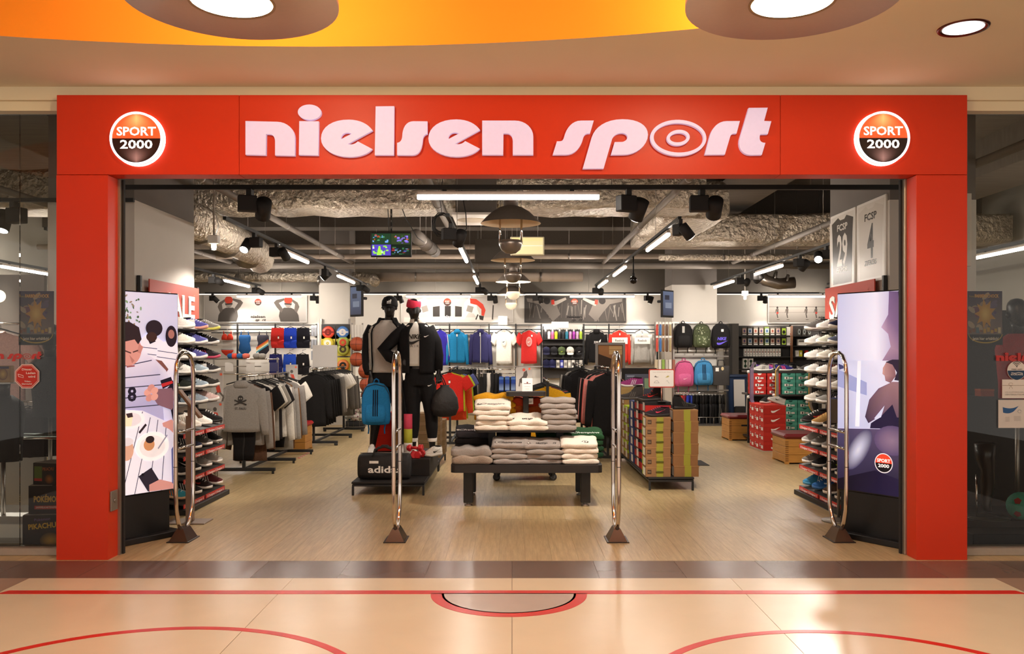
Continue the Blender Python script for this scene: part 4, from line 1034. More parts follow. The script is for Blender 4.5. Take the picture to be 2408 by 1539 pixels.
def backpack(label, loc, rz=0, c='#2f7fb8', c2=None, strap=None, stripes=None, group=None, scale=1.0, zipc='#1c1a1c'):
    t = thing('backpack', label, 'backpack', loc, rz, group); t.scale = (scale,)*3 if not isinstance(scale, tuple) else scale
    mkobj('bag_body', BAG['bag_body'], t, color=c); mkobj('front_pocket', BAG['front_pocket'], t, color=c2 or c)
    mkobj('carry_loop', BAG['carry_loop'], t, color=strap or c); mkobj('shoulder_straps', BAG['shoulder_straps'], t, color=strap or c); mkobj('zip', BAG['zip'], t, color=zipc)
    if stripes: mkobj('front_stripes', BAG['front_stripes'], t, color=stripes)
    return t
# ================================================================ mannequin platform
XL, XR = -1.735, -.945
def low_platform(x0, x1, y0, y1, zt, label, legs):
    t = thing('display_platform', label, 'platform', ((x0+x1)/2, (y0+y1)/2, 0), group='low black display platforms')
    w, d = (x1-x0)/2, (y1-y0)/2
    box('top_board', BLACKM, -w, w, -d, d, zt-.022, zt, t, r=.003)
    box('frame', BLACK, -w+.005, w-.005, -d+.005, d-.005, zt-.05, zt-.03, t)
    for sx in (-1,1):
        for sy in legs: box('leg', BLACK, sx*w-sx*.025, sx*w-sx*.003, sy*d-sy*.025, sy*d-sy*.003, 0, zt-.05, t)
    return t
low_platform(XL, XR, 9.42, 11.34, .148, 'low black platform carrying the two mannequins', (-1,1))
low_platform(XL+.05, XR, 11.40, 12.5, .148, 'low black platform with cardboard boxes behind the mannequins', (-1,1))
ZR = .338
o = tag(box('plinth', BLACKM, XL+.06, XR+.01, 9.88, 11.0, .148, ZR, r=.004), 'black wooden plinth on the platform under the mannequins', 'plinth')
SKIN = mat('#15110f', .32, name='mannequin_black', var=.03)
def limb(b, pts, n=12): b.tube([p[:3] for p in pts], [p[3] for p in pts], n)
def finger(b, base, d1, d2, r=.0085, l=(.036,.028,.02)):
    p = Vector(base); q = p+Vector(d1)*l[0]; s_ = q+(Vector(d1)+Vector(d2)).normalized()*l[1]; e = s_+Vector(d2)*l[2]
    b.tube([p,q,s_,e], [r,r*.95,r*.9,r*.7], 7)
def hand(b, wr, side, fist):
    """hand hanging down from the wrist point; side +1: thumb towards +X; fist: fingers curl forward round a strap"""
    w = Vector(wr); b.loft([ring3(w+Vector((0,0,.02)),.024,.022,10), ring3(w+Vector((0,0,-.02)),.030,.018,10), ring3(w+Vector((0,-.004,-.06)),.040,.017,10), ring3(w+Vector((0,-.006,-.09)),.040,.016,10)])
    for k, ln in enumerate((.9,1.0,.95,.78)):
        x = (-.030+.020*k)*side*-1
        if fist: finger(b, w+Vector((x,-.008,-.088)), (0,-.35,-.94), (0,.75,.55), l=(.034*ln,.028*ln,.022*ln))
        else: finger(b, w+Vector((x,-.008,-.088)), (0,-.12,-.99), (0,-.25,-.95), l=(.04*ln,.03*ln,.024*ln))
    finger(b, w+Vector((side*.034,-.008,-.035)), (side*.55,-.35,-.75), (side*.1,-.4,-.9), r=.0105, l=(.034,.028,.018))
def head(b, cx, cy, cz, k=1.0, turn=0.0):
    """abstract head: cranium, brow, nose ridge, jaw; cz = chin height"""
    rows = [(0,.018,.020,-.055),(.008,.034,.034,-.048),(.028,.048,.058,-.030),(.06,.060,.082,-.012),(.10,.069,.094,-.002),(.14,.074,.099,.002),(.18,.073,.098,.006),(.21,.062,.086,.010),(.235,.040,.058,.014),(.245,.012,.018,.016)]
    rings = []; n = 20
    for z, rx, ry, oy in rows:
        ring = []
        for i in range(n):
            a = 2*pi*i/n; x, y = rx*cos(a), ry*sin(a)+oy
            if sin(a) < -.9 and .05 < z < .12: y -= .016*(1-abs(z-.075)/.05)
            if sin(a) < -.55 and .10 < z < .15: y += .004
            xr, yr = x*cos(turn)-y*sin(turn), x*sin(turn)+y*cos(turn)
            ring.append((cx+xr*k, cy+yr*k, cz+z*k))
        rings.append(ring)
    b.loft(rings)
    for s_ in (-1,1):
        ax, ay = s_*.074*cos(turn)-.01*sin(turn), s_*.074*sin(turn)+.01*cos(turn)
        b.tube([(cx+ax*k,cy+ay*k,cz+.075*k),(cx+ax*1.08*k,cy+ay*k,cz+.10*k),(cx+ax*1.06*k,cy+ay*k,cz+.125*k)], [.008,.014,.008], 8)
def remesh(o, v=.008, sm=4):
    m = o.modifiers.new('remesh', 'REMESH'); m.mode = 'VOXEL'; m.voxel_size = v; m.use_smooth_shade = True
    if sm: s_ = o.modifiers.new('smooth', 'SMOOTH'); s_.iterations = sm; s_.factor = .5
def torso_fn(rows):
    """rows of (z, rx, ry, cy): returns f(theta, z, off)"""
    def f(th, z, off=0.0, sq=.85):
        for a, c in zip(rows, rows[1:]):
            if a[0] <= z <= c[0]: break
        k = (z-a[0])/(c[0]-a[0]) if c[0] != a[0] else 0; k = min(1, max(0, k)); k = k*k*(3-2*k)
        rx, ry, cy = (a[i]+(c[i]-a[i])*k for i in (1,2,3))
        cc, ss = cos(th), sin(th)
        return ((rx+off)*math.copysign(abs(cc)**sq, cc), cy+(ry+off)*math.copysign(abs(ss)**sq, ss), z)
    return f
def shell(f, zs, off, th0=0, th1=2*pi, n=28, fold=0.0, ph=0.0):
    b = MB(); full = abs(th1-th0-2*pi) < 1e-6; m = n if full else n+1; rings = []
    for z in zs:
        rings.append([f(th0+(th1-th0)*i/n, z, off+fold*sin(7*(th0+(th1-th0)*i/n)+ph+z*5)) for i in range(m)])
    b.loft(rings, cap=False, close=full); return b
def solid(o, t=.006): m = o.modifiers.new('solidify', 'SOLIDIFY'); m.thickness = t; m.offset = 0; return o
def ZM(b, amt):
    b.v = [(x, y, z+amt*min(1, max(0, (z-1.0)/.35))) for x, y, z in b.v]; return b
JB = mat('#141213', .8, name='black_jersey', var=.12, scale=30, bump=.2, spec=.25)
JG = mat('#b9b0a6', .9, name='grey_melange', var=.10, scale=120, bump=.2, spec=.2)
JW = mat('#ded6cb', .85, name='off_white_cloth', var=.03, scale=40)
# ---- man in an open black jacket and cap
MX, MY = -1.49, 10.42
mm = thing('mannequin', 'black mannequin with cap, grey shirt and open three-stripe jacket', 'mannequin', (MX,MY,ZR), -.08)
b = MB(); head(b, .03, -.01, 1.565, 1.02, .1)
b.loft([ring3((.012,.02,1.47),.075,.065,14), ring3((.018,.012,1.52),.056,.056,14), ring3((.026,.002,1.57),.054,.056,14), ring3((.03,-.005,1.61),.058,.062,14)])
b.loft([ring3((0,.02,z),rx,ry,18,.85) for z,rx,ry in ((.86,.15,.10),(.95,.165,.11),(1.05,.145,.10),(1.2,.165,.115),(1.34,.185,.115),(1.42,.17,.095),(1.49,.10,.075))])
for s_, fx in ((-1,-.185),(1,.19)):
    limb(b, [(s_*.085,.02,.90,.09),(s_*.11,.015,.70,.078),(fx*.8,.01,.47,.058),(fx*.84,.03,.33,.060),(fx,.03,.10,.038),(fx,.0,.05,.04)])
    b.loft([ring3((fx,.03-.02*k,.01+.012*k),.035,.05-.0*k,10) for k in range(4)])
limb(b, [(-.19,.02,1.42,.055),(-.235,.03,1.25,.048),(-.235,.02,1.12,.042),(-.19,-.05,.95,.030)]); hand(b, (-.185,-.06,.93), 1, True)
limb(b, [(.19,.02,1.42,.055),(.245,.05,1.22,.048),(.26,.06,1.10,.042),(.24,.02,.93,.030)]); hand(b, (.238,.015,.91), -1, False)
o = ZM(b,.075).obj('body', SKIN, mm); remesh(o, .0065, 3)
rows = [(.97,.185,.125,.02),(1.08,.175,.12,.02),(1.22,.188,.13,.02),(1.36,.20,.125,.02),(1.44,.175,.105,.02),(1.50,.085,.075,.015),(1.515,.07,.068,.012)]
f = torso_fn(rows); zs = [.97,1.0,1.06,1.12,1.2,1.28,1.36,1.41,1.45,1.48,1.50,1.512]
solid(ZM(shell(f, zs, .008, fold=.004),.075).obj('shirt', JG, mm))
b = MB(); b.tube([f(2*pi*k/24, 1.512, .008) for k in range(24)], .007, 6, closed=True); ZM(b,.075).obj('shirt_collar', JG, mm)
rows2 = [(1.0,.215,.15,.02),(1.05,.215,.145,.02),(1.22,.222,.15,.02),(1.36,.228,.145,.02),(1.43,.215,.12,.02),(1.49,.12,.095,.025),(1.55,.092,.085,.03)]
f2 = torso_fn(rows2); zj = [1.0,1.04,1.1,1.2,1.3,1.37,1.42,1.46,1.49,1.52,1.55]
TH0, TH1 = -pi/2+.62, -pi/2+2*pi-.75
j = solid(ZM(shell(f2, zj, .006, TH0, TH1, 36, .005, 1.0),.075).obj('jacket', JB, mm), .01)
def stripe(th, w, off, zz, parent, m, ff=f2, name='stripe'):
    b = MB(); b.loft([[ff(th-w, z, off), ff(th, z, off+.001), ff(th+w, z, off)] for z in zz], cap=False, close=False); return solid(ZM(b,.075).obj(name, m, parent), .003)
zst = [1.0+k*.045 for k in range(11)]
for k in range(3): stripe(TH1-.07-k*.095, .022, .0135, zst, j, JW)
for k in range(3): stripe(TH0+.10+k*.095, .022, .0135, zst[6:], j, JW)
b = MB(); limb(b, [(-.18,.02,1.44,.070),(-.235,.03,1.33,.072),(-.255,.03,1.15,.064),(-.245,.0,1.03,.058),(-.215,-.04,.965,.05)]); limb(b, [(.18,.02,1.44,.070),(.24,.045,1.30,.072),(.268,.055,1.12,.062),(.25,.03,.97,.05)])
ZM(b,.075).obj('sleeves', JB, j)
b = MB()
b.loft([ring3((0,.02,z),rx,ry,18,.85) for z,rx,ry in ((.80,.17,.125),(.90,.185,.13),(.985,.175,.12))])
for s_, fx in ((-1,-.16),(1,.165)): limb(b, [(s_*.09,.02,.86,.105),(s_*.115,.015,.70,.10),(fx*.92,.01,.50,.088),(fx*.96,.02,.42,.086)])
o = b.obj('shorts', JB, mm); remesh(o, .011, 4)
# cap
cp = MB(); cz = 1.755
cp.lathe([(.094,0),(.097,.03),(.090,.075),(.068,.112),(.03,.130),(0,.133)], 24, c=(.03,-.004,cz)); cp.v = [(x,(y)*1.08,z) for x,y,z in cp.v]
c = cp.obj('cap', JB, mm)
b = MB(); b.grid(lambda u,v: (.03+.085*sin((u-.5)*2.3), -.095-.075*v*cos((u-.5)*2.3)+.02*abs(u-.5), cz+.012-.022*v-.03*(u-.5)**2*2), 10, 4); solid(b.obj('cap_visor', JB, c), .004)
p = Pic(); 
for k in range(3): x = -.026+k*.018; p.poly([(x,0),(x+.013,0),(x+.013+.005,.016+.010*k),(x+.004,.016+.010*k+.006)], '#f2eee8')
p.rect(-.026,.026,-.012,-.005,'#e8e4de'); p.obj('cap_logo', c, (.045,-.113,cz+.045), rot=(-.28,0,.1))
shoe('', (-.18,-.035,.0), parent=mm, rz=pi/2+.15, upper='#d8d2ca', sole='#e8e2d8', mark='#1a1818'); shoe('', (.19,-.035,.0), parent=mm, rz=pi/2-.1, upper='#d8d2ca', sole='#e8e2d8', mark='#1a1818')
# ---- woman with hand on hip
WX, WY = -1.11, 10.22
wm = thing('mannequin', 'black mannequin with pink headband and black jacket, one hand on its hip', 'mannequin', (WX,WY,ZR), .10)
b = MB(); head(b, -.04, -.01, 1.50, .99, .25)
b.loft([ring3((-.01,.02,1.43),.068,.06,14), ring3((-.02,.012,1.47),.047,.048,14), ring3((-.034,.002,1.50),.045,.047,14), ring3((-.04,-.005,1.54),.05,.055,14)])
b.loft([ring3((x,.02,z),rx,ry,18,.85) for z,rx,ry,x in ((.86,.165,.105,.03),(.95,.165,.11,.03),(1.08,.12,.09,.01),(1.22,.145,.115,0),(1.33,.16,.11,0),(1.40,.145,.09,0),(1.46,.09,.07,-.005))])
legs = (((-.065,.02,.90,.088),(-.06,.01,.70,.078),(-.045,-.01,.47,.056),(-.045,.01,.33,.056),(-.05,.02,.10,.034),(-.05,.0,.05,.036)), ((.11,.02,.90,.088),(.14,.0,.70,.078),(.165,-.03,.47,.056),(.17,-.02,.33,.056),(.175,.0,.10,.034),(.175,-.02,.05,.036)))
for L in legs:
    limb(b, L); e = L[-1]; b.loft([ring3((e[0],e[1]+.02-.02*k,.01+.012*k),.033,.048,10) for k in range(4)])
armL = [(-.165,.02,1.385,.05),(-.27,.05,1.29,.047),(-.415,.06,1.175,.041),(-.34,.01,1.135,.037),(-.22,-.06,1.085,.029)]
armR = [(.165,.02,1.385,.05),(.225,.04,1.25,.046),(.25,.04,1.13,.040),(.25,.0,1.0,.028)]
limb(b, armL); limb(b, armR); hand(b, (.25,-.005,.985), -1, True)
w_ = Vector((-.22,-.06,1.085)); b.loft([[w_+Vector((.02*i*1.0, -.012*i+.014*sin(a)*1.0, -.006*i+.030*cos(a))) for a in [2*pi*k/10 for k in range(10)]] for i in range(4)])
for k in range(4): finger(b, w_+Vector((.06,-.035,.018-.014*k)), (.8,-.2,-.3-.08*k), (.75,.45,-.4))
finger(b, w_+Vector((.02,0,.03)), (.5,.6,.5), (.6,.7,.2), r=.010)
o = ZM(b,.10).obj('body', SKIN, wm); remesh(o, .0065, 3)
rows = [(1.04,.165,.12,.02),(1.10,.15,.11,.02),(1.22,.168,.13,.02),(1.34,.172,.12,.02),(1.40,.15,.10,.02),(1.455,.075,.07,.015),(1.47,.062,.06,.012)]
f = torso_fn(rows); sh_ = solid(ZM(shell(f, [1.04,1.07,1.1,1.2,1.28,1.34,1.38,1.42,1.45,1.468], .006, fold=.003),.10).obj('shirt', JW, wm))
p = Pic(); p.text('NIKE', -.03, 1.37, .05, '#2a2622', w=.155, bold=.03, shear=.3); p.poly(swoosh_poly(-.025,1.34,.14), '#2a2622'); p.text('A I R', -.03, 1.27, .028, '#6a635c', w=.10)
p.obj('shirt_print', sh_, (.0,-.139,0))
rows2 = [(.97,.20,.155,.02),(1.05,.195,.15,.02),(1.15,.195,.15,.02),(1.28,.20,.152,.02),(1.36,.195,.135,.02),(1.42,.12,.095,.02),(1.47,.08,.078,.015),(1.52,.074,.074,.01)]
f2 = torso_fn(rows2); zj = [.97,1.0,1.05,1.1,1.2,1.28,1.34,1.38,1.42,1.45]
TH0, TH1 = -pi/2+.09, -pi/2+2*pi-.40
j = solid(ZM(shell(f2, zj, .006, TH0, TH1, 36, .005, 2.2),.10).obj('jacket', JB, wm), .01)
solid(ZM(shell(f2, [1.45,1.47,1.485,1.50], .004, TH0, TH1, 28),.10).obj('jacket_collar', JW, j), .008)
b = MB(); limb(b, [(-.13,.02,1.40,.072)]+[(x,y,z,r+.018) for x,y,z,r in armL[1:]]); limb(b, [(.13,.02,1.40,.072)]+[(x,y,z,r+.018) for x,y,z,r in armR[1:]]); ZM(b,.10).obj('sleeves', JB, j)
p = Pic(); p.poly(swoosh_poly(0,0,.055), '#efe9e2'); p.obj('jacket_logo', j, (.105,-.160,1.40), rot=(0,0,.28))
b = MB(); b.loft([ring3((x,.02,z),rx,ry,18,.85) for z,rx,ry,x in ((.82,.16,.12,.025),(.92,.178,.125,.03),(1.02,.155,.115,.02))])
for L in legs: limb(b, [(L[0][0],L[0][1],.86,.10),(L[1][0],L[1][1],.70,.098),(L[2][0],L[2][1],.47,.078),(L[3][0],L[3][1],.33,.072),(L[4][0],L[4][1],.20,.055)])
o = b.obj('trousers', JB, wm); remesh(o, .010, 4)
p = Pic(); p.poly(swoosh_poly(0,0,.05), '#efe9e2'); p.obj('trouser_logo', o, (.145,-.128,.83), rot=(0,0,.3))
for L in legs:
    e = L[4]; b = MB(); b.lathe([(.050,.165),(.053,.17),(.053,.205),(.050,.21)], 16, c=(e[0],e[1]-.002,0), cap=False); solid(b.obj('ankle_cuff', JW, wm), .004)
b = MB(); hz = 1.60+.175
b.T = Matrix.Translation((-.04,-.004,hz)) @ Matrix.Rotation(.2,4,'Y') @ Matrix.Rotation(.12,4,'X')
b.lathe([(.0765,-.045),(.081,-.03),(.082,0),(.079,.03),(.073,.045)], 26, cap=False); b.v = [(x,(y+.004)*1.30-.004,z) for x,y,z in b.v]; solid(b.obj('headband', mat('#d8304c', .85, var=.08, scale=50, name='pink_knit'), wm), .006)
shoe('', (-.05,-.045,0), parent=wm, rz=pi/2+.1, upper='#e6e0d6', sole='#efe9e0', mark='#d6cfc4', kind='side_mark'); shoe('', (.18,-.065,0), parent=wm, rz=pi/2-.75, upper='#e6e0d6', sole='#efe9e0', mark='#1c1a1a', kind='side_mark')
# ---- things held by and lying around the mannequins
c = P(884, 1000, 10.2); backpack('blue backpack with three black stripes hanging from the hand of the capped mannequin', (c.x, 10.22, .70), 0.05, '#2577ad', '#2a7db4', '#2269a0', '#141a2c', scale=(1.06,1.0,1.10))
# black drawstring bag hanging from the other mannequin's hand
t = thing('gym_sack', 'black drawstring bag hanging from the hand of the mannequin with the headband', 'bag', (-.78,10.12,.80), .2)
b = MB(); b.loft([ring3((0,0,z),rx,ry,18,.8) for z,rx,ry in ((0,.06,.03),(.02,.13,.06),(.10,.165,.085),(.22,.15,.08),(.31,.10,.06),(.35,.05,.035),(.37,.06,.04))]); b.obj('sack', mat('#1b1817', .6, var=.15, scale=12, bump=.5, name='nylon_black'), t)
b = MB(); b.tube([(0,0,.35),(-.03,0,.42),(-.05,.05,.50)], .006, 6); b.tube([(.02,0,.35),(-.01,0,.43),(-.05,.06,.51)], .006, 6); b.tube([(-.12,0,.02),(-.14,.03,.2),(-.06,.05,.50)], .005, 6); b.obj('cords', BLACKM, t)
# duffel bag with lettering
t = thing('duffel_bag', 'black duffel bag with white adidas lettering at the front of the platform', 'bag', (X(906,9.7),9.66,.148))
b = MB(); rings = []
for x, k in ((-.285,.80),(-.275,.95),(-.24,1.0),(-.1,1.03),(.1,1.03),(.24,1.0),(.275,.95),(.285,.80)):
    rings.append([(x, .125*k*math.copysign(abs(cos(a))**.6, cos(a)), .14+.14*k*math.copysign(abs(sin(a))**.6, sin(a))*(1+.02*sin(x*30))) for a in [2*pi*i/22 for i in range(22)]])
b.loft(rings); b.obj('bag_body', mat('#171413', .75, var=.12, scale=25, bump=.35, name='duffel_cloth'), t)
p = Pic(); p.text('adidas', .02, .085, .072, '#e9e4dc', w=.37, bold=.025); p.obj('lettering', t, (0,-.1315,0))
b = MB(); b.tube([(-.12,-.10,.25),(-.10,-.06,.33),(0,-.03,.36),(.10,-.06,.33),(.12,-.10,.25)], .011, 8); b.tube([(-.12,.08,.27),(-.08,.03,.34),(0,0,.365),(.08,.03,.34),(.12,.08,.27)], .011, 8); b.obj('handles', BLACKM, t)
b = MB(); b.rbox(-.04,.04,-.03,.03,.345,.375,.008); b.obj('handle_wrap', BLACKM, t)
p = Pic(); p.rect(-.05,.05,0,.028,'#e9e4dc'); p.obj('paper_label', t, (-.10,-.128,.185))
b = MB(); b.tube([(-.27,0,.285),(0,0,.288),(.27,0,.285)], .005, 6); b.obj('zip', STEEL, t)
# dumbbells
def dumbbell(loc, rz, label):
    t = thing('dumbbell', label, 'dumbbell', loc, rz, 'red dumbbells'); m = mat('#c3262a', .5, name='red_vinyl', var=.05)
    for s_ in (-1,1):
        b = MB(); b.lathe([(.0,s_*.045),(.040,s_*.045),(.046,s_*.052),(.046,s_*.085),(.040,s_*.092),(0,s_*.092)], 6, c=(0,0,.042), axis='y', smooth=False); b.obj('weight', m, t)
    b = MB(); b.tube([(0,-.05,.042),(0,0,.042),(0,.05,.042)], [.016,.019,.016], 10); b.obj('grip', m, t)
dumbbell((X(969,9.93),10.01,ZR), .3, 'red dumbbell standing left of the pair'); dumbbell((X(986,9.93),10.0,ZR), -.25, 'red dumbbell standing right of the pair')
dumbbell((X(977,10.05),10.01,ZR+.072), 1.35, 'red dumbbell lying across the other two')
# rolled mat standing upright
t = thing('exercise_roll', 'upright roll in pink and lime with a white paper band', 'exercise mat', (X(963,10.02)-.02,10.05,ZR))
for z0, z1, cc in ((0,.05,'#c93a55'),(.05,.17,'#d9d3c9'),(.17,.33,'#a9a72c'),(.33,.50,'#d2405a')):
    b = MB(); b.lathe([(0,z0),(.048,z0),(.050,z0+.002),(.050,z1-.002),(.048,z1),(0,z1)], 20); b.obj('band', mat(cc, .7, var=.05), t)
p = Pic(); p.line([(-.02,.09),(.02,.09)],.004,'#6a635c'); p.rect(-.02,.02,.12,.15,'#a09a92'); p.obj('paper_print', t, (0,-.0505,0))
# red shoe boxes between the mannequins' legs
for k in range(4): shoe_box('bright red shoe box, %s from the bottom of the stack between the mannequin legs' % ORD[k], (X(905,10.75),10.82,ZR+k*.118), .02, w=.30, d=.22, h=.117, body='#c8240f', lab=None, group='red shoe boxes on the mannequin plinth')
shoe_box('tan cardboard box standing on end behind the blue backpack', (X(936,10.6),10.62,ZR), 0, w=.12, d=.18, h=.62, body='#a8763c', lab=None, name='carton', cat='box', lidh=.02)
# cardboard boxes on the rear platform
for i, (px, n) in enumerate(((1030,5),(1042,4))):
    for k in range(n):
        shoe_box('brown cardboard box, %s from the bottom of the %s stack behind the mannequins' % (ORD[k], ('left','right')[i]), (X(px,11.8+i*.5)-.10,11.75+i*.42,.148+k*.118), 0, w=.30, d=.34, h=.117, body='#6b5232', lid='#74593a', lab='#b9a98c', labside='y', group='brown boxes behind the mannequins')
# ================================================================ shoe walls on the entrance columns
REDS = mat('#c02a20', .5, name='red_strip', var=.03)
def shoe_wall(s_, side):
    t = thing('shoe_shelf', 'tall black shoe shelf with red price strips on the %s entrance column' % side, 'shelf', (s_*3.65, 8.4, 0))
    U = lambda x: -s_*x                     # distance from the column into the aisle
    for y in (.10, 1.64):
        b = MB(); b.box(U(0),U(.035),y-.02,y+.02,0,2.30)
        o = b.obj('upright', BLACK, t)
        b = MB()
        for k in range(22): b.box(U(.0352),U(.036),y-.006,y+.006,.3+k*.088,.34+k*.088)
        b.obj('slots', mat('#6f675f', .6), o)
    box('back_panel', mat('#cfc8bf', .8, var=.03), U(.0), U(.008), .12, 1.62, .1, 2.0, t)
    for k in range(6): box('wall_bar', BLACK, U(.01), U(.022), .1, 1.64, .95+k*.165, .965+k*.165, t)
    zs_up = [1.80,1.64,1.48,1.325,1.165,1.0]; zs_lo = [.77,.555,.335,.10]
    for z in zs_up:
        box('shelf', mat('#4a443f', .5, .3, name='shelf_metal', var=.03), U(.02), U(.27), .12, 1.60, z-.012, z, t, r=.002)
    for i, z in enumerate(zs_lo):
        b = MB(); b.add([(U(.02),-.12,z+.05),(U(.52),-.12,z-.012),(U(.52),1.10,z-.012),(U(.02),1.10,z+.05),(U(.02),-.12,z+.062),(U(.52),-.12,z),(U(.52),1.10,z),(U(.02),1.10,z+.062)],
            [(0,3,2,1),(4,5,6,7),(0,1,5,4),(1,2,6,5),(2,3,7,6),(3,0,4,7)])
        sh = b.obj('shelf', mat('#2e2926', .5, .3, name='shelf_dark', var=.03), t)
        for y0, y1 in ((-.10,.46),(.50,1.08)):
            box('price_strip', REDS, U(.520), U(.526), y0, y1, z-.045, z-.004, sh)
            p = Pic(); p.text('S Designer S Designer S', 0, -.012, .022, '#f0e6e0', w=.50, bold=.02)
            p.obj('strip_print', sh, (U(.527), (y0+y1)/2, z-.026), rot=(0,0,-s_*pi/2*1 if s_ > 0 else pi/2))
    box('base', mat('#1f1b19', .6), U(.0), U(.56), -.14, 1.14, 0, .05, t, r=.004)
    return zs_up, zs_lo
LW = [  # rows from the top: shoes from the entrance inwards (upper, sole, lace, mark, kind)
 [('white','#e2dcd4','#eee8e0',None),('violet blue','#4d4a8c','#d89a86','#23224a'),('grey speckled','#7d7a72','#d8d060','#2a2826')],
 [('cream white','#e0d6c8','#eee8e0',None),('violet blue','#5a5896','#ece6e0','#23224a'),('black','#2a2628','#e8e2da','#c8c2ba')],
 [('plain white','#e6e0d8','#eee8e0',None),('violet blue','#55528e','#e6e0da','#23224a'),('black and pink','#2b2426','#c94a66','#c94a66')],
 [('white','#ded8d0','#eee8e0','#b8b2aa'),('pale blue grey','#9aa6ae','#ece6de','#4a545c'),('dark grey','#3a3638','#e4ded6',None)],
 [('black and green','#22241f','#e6e0d6','#7a8a3a'),('pale blue grey','#8f9ca6','#eee8e0','#3c464e'),('charcoal','#37332f','#ece6de',None)],
 [('blue grey','#6d7a84','#e8e2da','#3a444c'),('pale blue grey','#8d98a2','#e8e2da','#3a444c'),('pale pink','#d8b8b2','#efe9e2',None)],
 [('white','#ddd6cc','#e8e2da',None),('cream','#d8d0c2','#efe9e0','#b4aca0'),('white','#e0dad0','#efe9e0',None),('black leather','#1d1a19','#26221f',None)],
 [('black','#211e1e','#d8d2c8','#e0dad0'),('dark blue','#27293a','#e6e0d8','#cfc9c0'),('grey','#57534e','#efe9e0',None),('black','#1c1a1a','#cfc9c0','#d8d2ca')],
 [('black','#232020','#d8d2c8',None),('black','#1e1c1c','#e8e2d8','#efe9e0'),('stone grey','#837c74','#efe9e0','#d8d0c6'),('light grey','#a49d94','#efe9e0',None)],
 [('teal and orange','#3a8c9a','#e0b890','#d86a3a'),('black','#201d1d','#efe9e0','#e0dad2'),('black and red','#2a1e1e','#e6e0d8','#c03a34'),('maroon','#5a2a2c','#efe9e0','#d8d0c8')]]
RW = [
 [('dark blue','#2c2f4a','#efe9e0','#d8d2ca'),('white','#e6e0d8','#efe9e2','#c8c2ba'),('grey knitted','#6a6662','#efe9e2',None)],
 [('grey blue','#5a5f74','#e8e2da','#d0cac2'),('white and lime','#e2e0cc','#efe9e2','#c0c040'),('white','#e8e2da','#f0eae2','#3a3634')],
 [('white','#e4ded6','#efe9e2','#b0aaa2'),('cream','#ded6c8','#efe9e2','#d08a70'),('white','#e8e2da','#f0eae2','#4a4642')],
 [('cream','#e0d8cc','#efe9e2','#d8a08a'),('white','#e8e2da','#f0eae2','#c85a4a'),('white','#e6e0d8','#efe9e2','#3a3634')],
 [('pale grey','#cfc9c0','#efe9e2','#e0805a'),('white','#e4ded4','#efe9e2','#c8503a'),('white','#e8e2da','#f0eae2','#2f2b29')],
 [('dark blue','#2a2c44','#efe9e2','#efe9e2'),('grey and navy','#8a8680','#efe9e2','#2a2c44'),('stone','#c4bcb0','#efe9e2','#2f2b29')],
 [('black','#1f1c1b','#2a2624','#c03a34'),('black and brown','#2a2420','#e6e0d8','#b08a50'),('tan','#a8834e','#e6e0d8','#6a4a20'),('black and red','#221d1c','#2b2726','#c8402e')],
 [('brown lattice','#8a6a3c','#d8c8a8','#5a4424'),('white sole grey','#7a7570','#efe9e2',None),('grey','#6a6560','#efe9e2','#d8d2ca'),('grey white','#a8a29a','#efe9e2',None)],
 [('black','#221f1f','#e8e2da','#d8d2ca'),('black and lime','#26261f','#efe9e2','#a8c030'),('black','#1e1c1c','#e6e0d8','#d0cac2'),('grey','#77716a','#efe9e2',None)],
 [('black','#1f1d1d','#d8d2ca','#a8c030'),('brown','#4a3a30','#e0dad0',None),('royal blue','#2f5e9a','#3a74b4','#d8e0e8'),('sky blue','#3d84ac','#4a94bc','#dfe6ea')]]
def fill_wall(s_, side, zs_up, zs_lo, rows):
    for r, row in enumerate(rows):
        lo = r >= 6; z = zs_lo[r-6] if lo else zs_up[r]
        ys = [8.46,8.80,9.12,9.42] if lo else [9.10,9.48,9.86]
        for k, q in enumerate(row):
            nm, up, so, mk = q
            kind = 'side_mark' if (r*3+k) % 4 == 1 else 'side_stripes'
            xx = s_*(3.65-(.355 if lo else .19)) ; jit = random.uniform(-.02,.02)
            rz = (pi if s_ < 0 else 0)+random.uniform(-.12,.12)
            tilt = -.115 if lo else 0
            zz = z+.062-.124*(.355/.52)*.5*2*.5+.0 if lo else z
            if lo: zz = z+.062*(1-(.355-.02)/.50)+.012
            shoe('%s shoe, %s from the entrance, %s shelf down on the %s shoe wall' % (nm, ORD[k], ORD[r], side), (xx, ys[k]+jit, zz), rot=(0, tilt, rz),
                 upper=up, sole=so, lace=('#efe9e2' if (r+k) % 2 else up), mark=mk, kind=kind, group='shoes on the %s shoe wall' % side, scale=1.08 if lo else 1.08)
zu, zl = shoe_wall(-1, 'left'); fill_wall(-1, 'left', zu, zl, LW)
zu, zl = shoe_wall(1, 'right'); fill_wall(1, 'right', zu, zl, RW)
# small white price cards among the shoes
for i, (s_, side, y, z) in enumerate(((-1,'left',9.30,1.80),(-1,'left',9.66,1.325),(-1,'left',9.30,1.0),(1,'right',9.30,1.80),(1,'right',9.66,1.48),(1,'right',9.30,1.165))):
    t = thing('price_card', 'white price card standing on the %s shelf of the %s shoe wall' % ({1.80:'top',1.64:'second',1.48:'third',1.325:'fourth',1.165:'fifth',1.0:'sixth'}[z], side), 'price card', (s_*3.42, y, z), group='price cards on the shoe walls')
    box('card', WHITE, -.035, .035, 0, .002, 0, .10, t); box('card_foot', WHITE, -.035, .035, 0, .03, 0, .002, t)
    p = Pic(); p.text('SALE', 0, .06, .014, '#c83a2c', w=.05); p.rect(-.02,.02,.02,.026,'#7a736c'); p.obj('card_print', t, (0,-.0005,0))
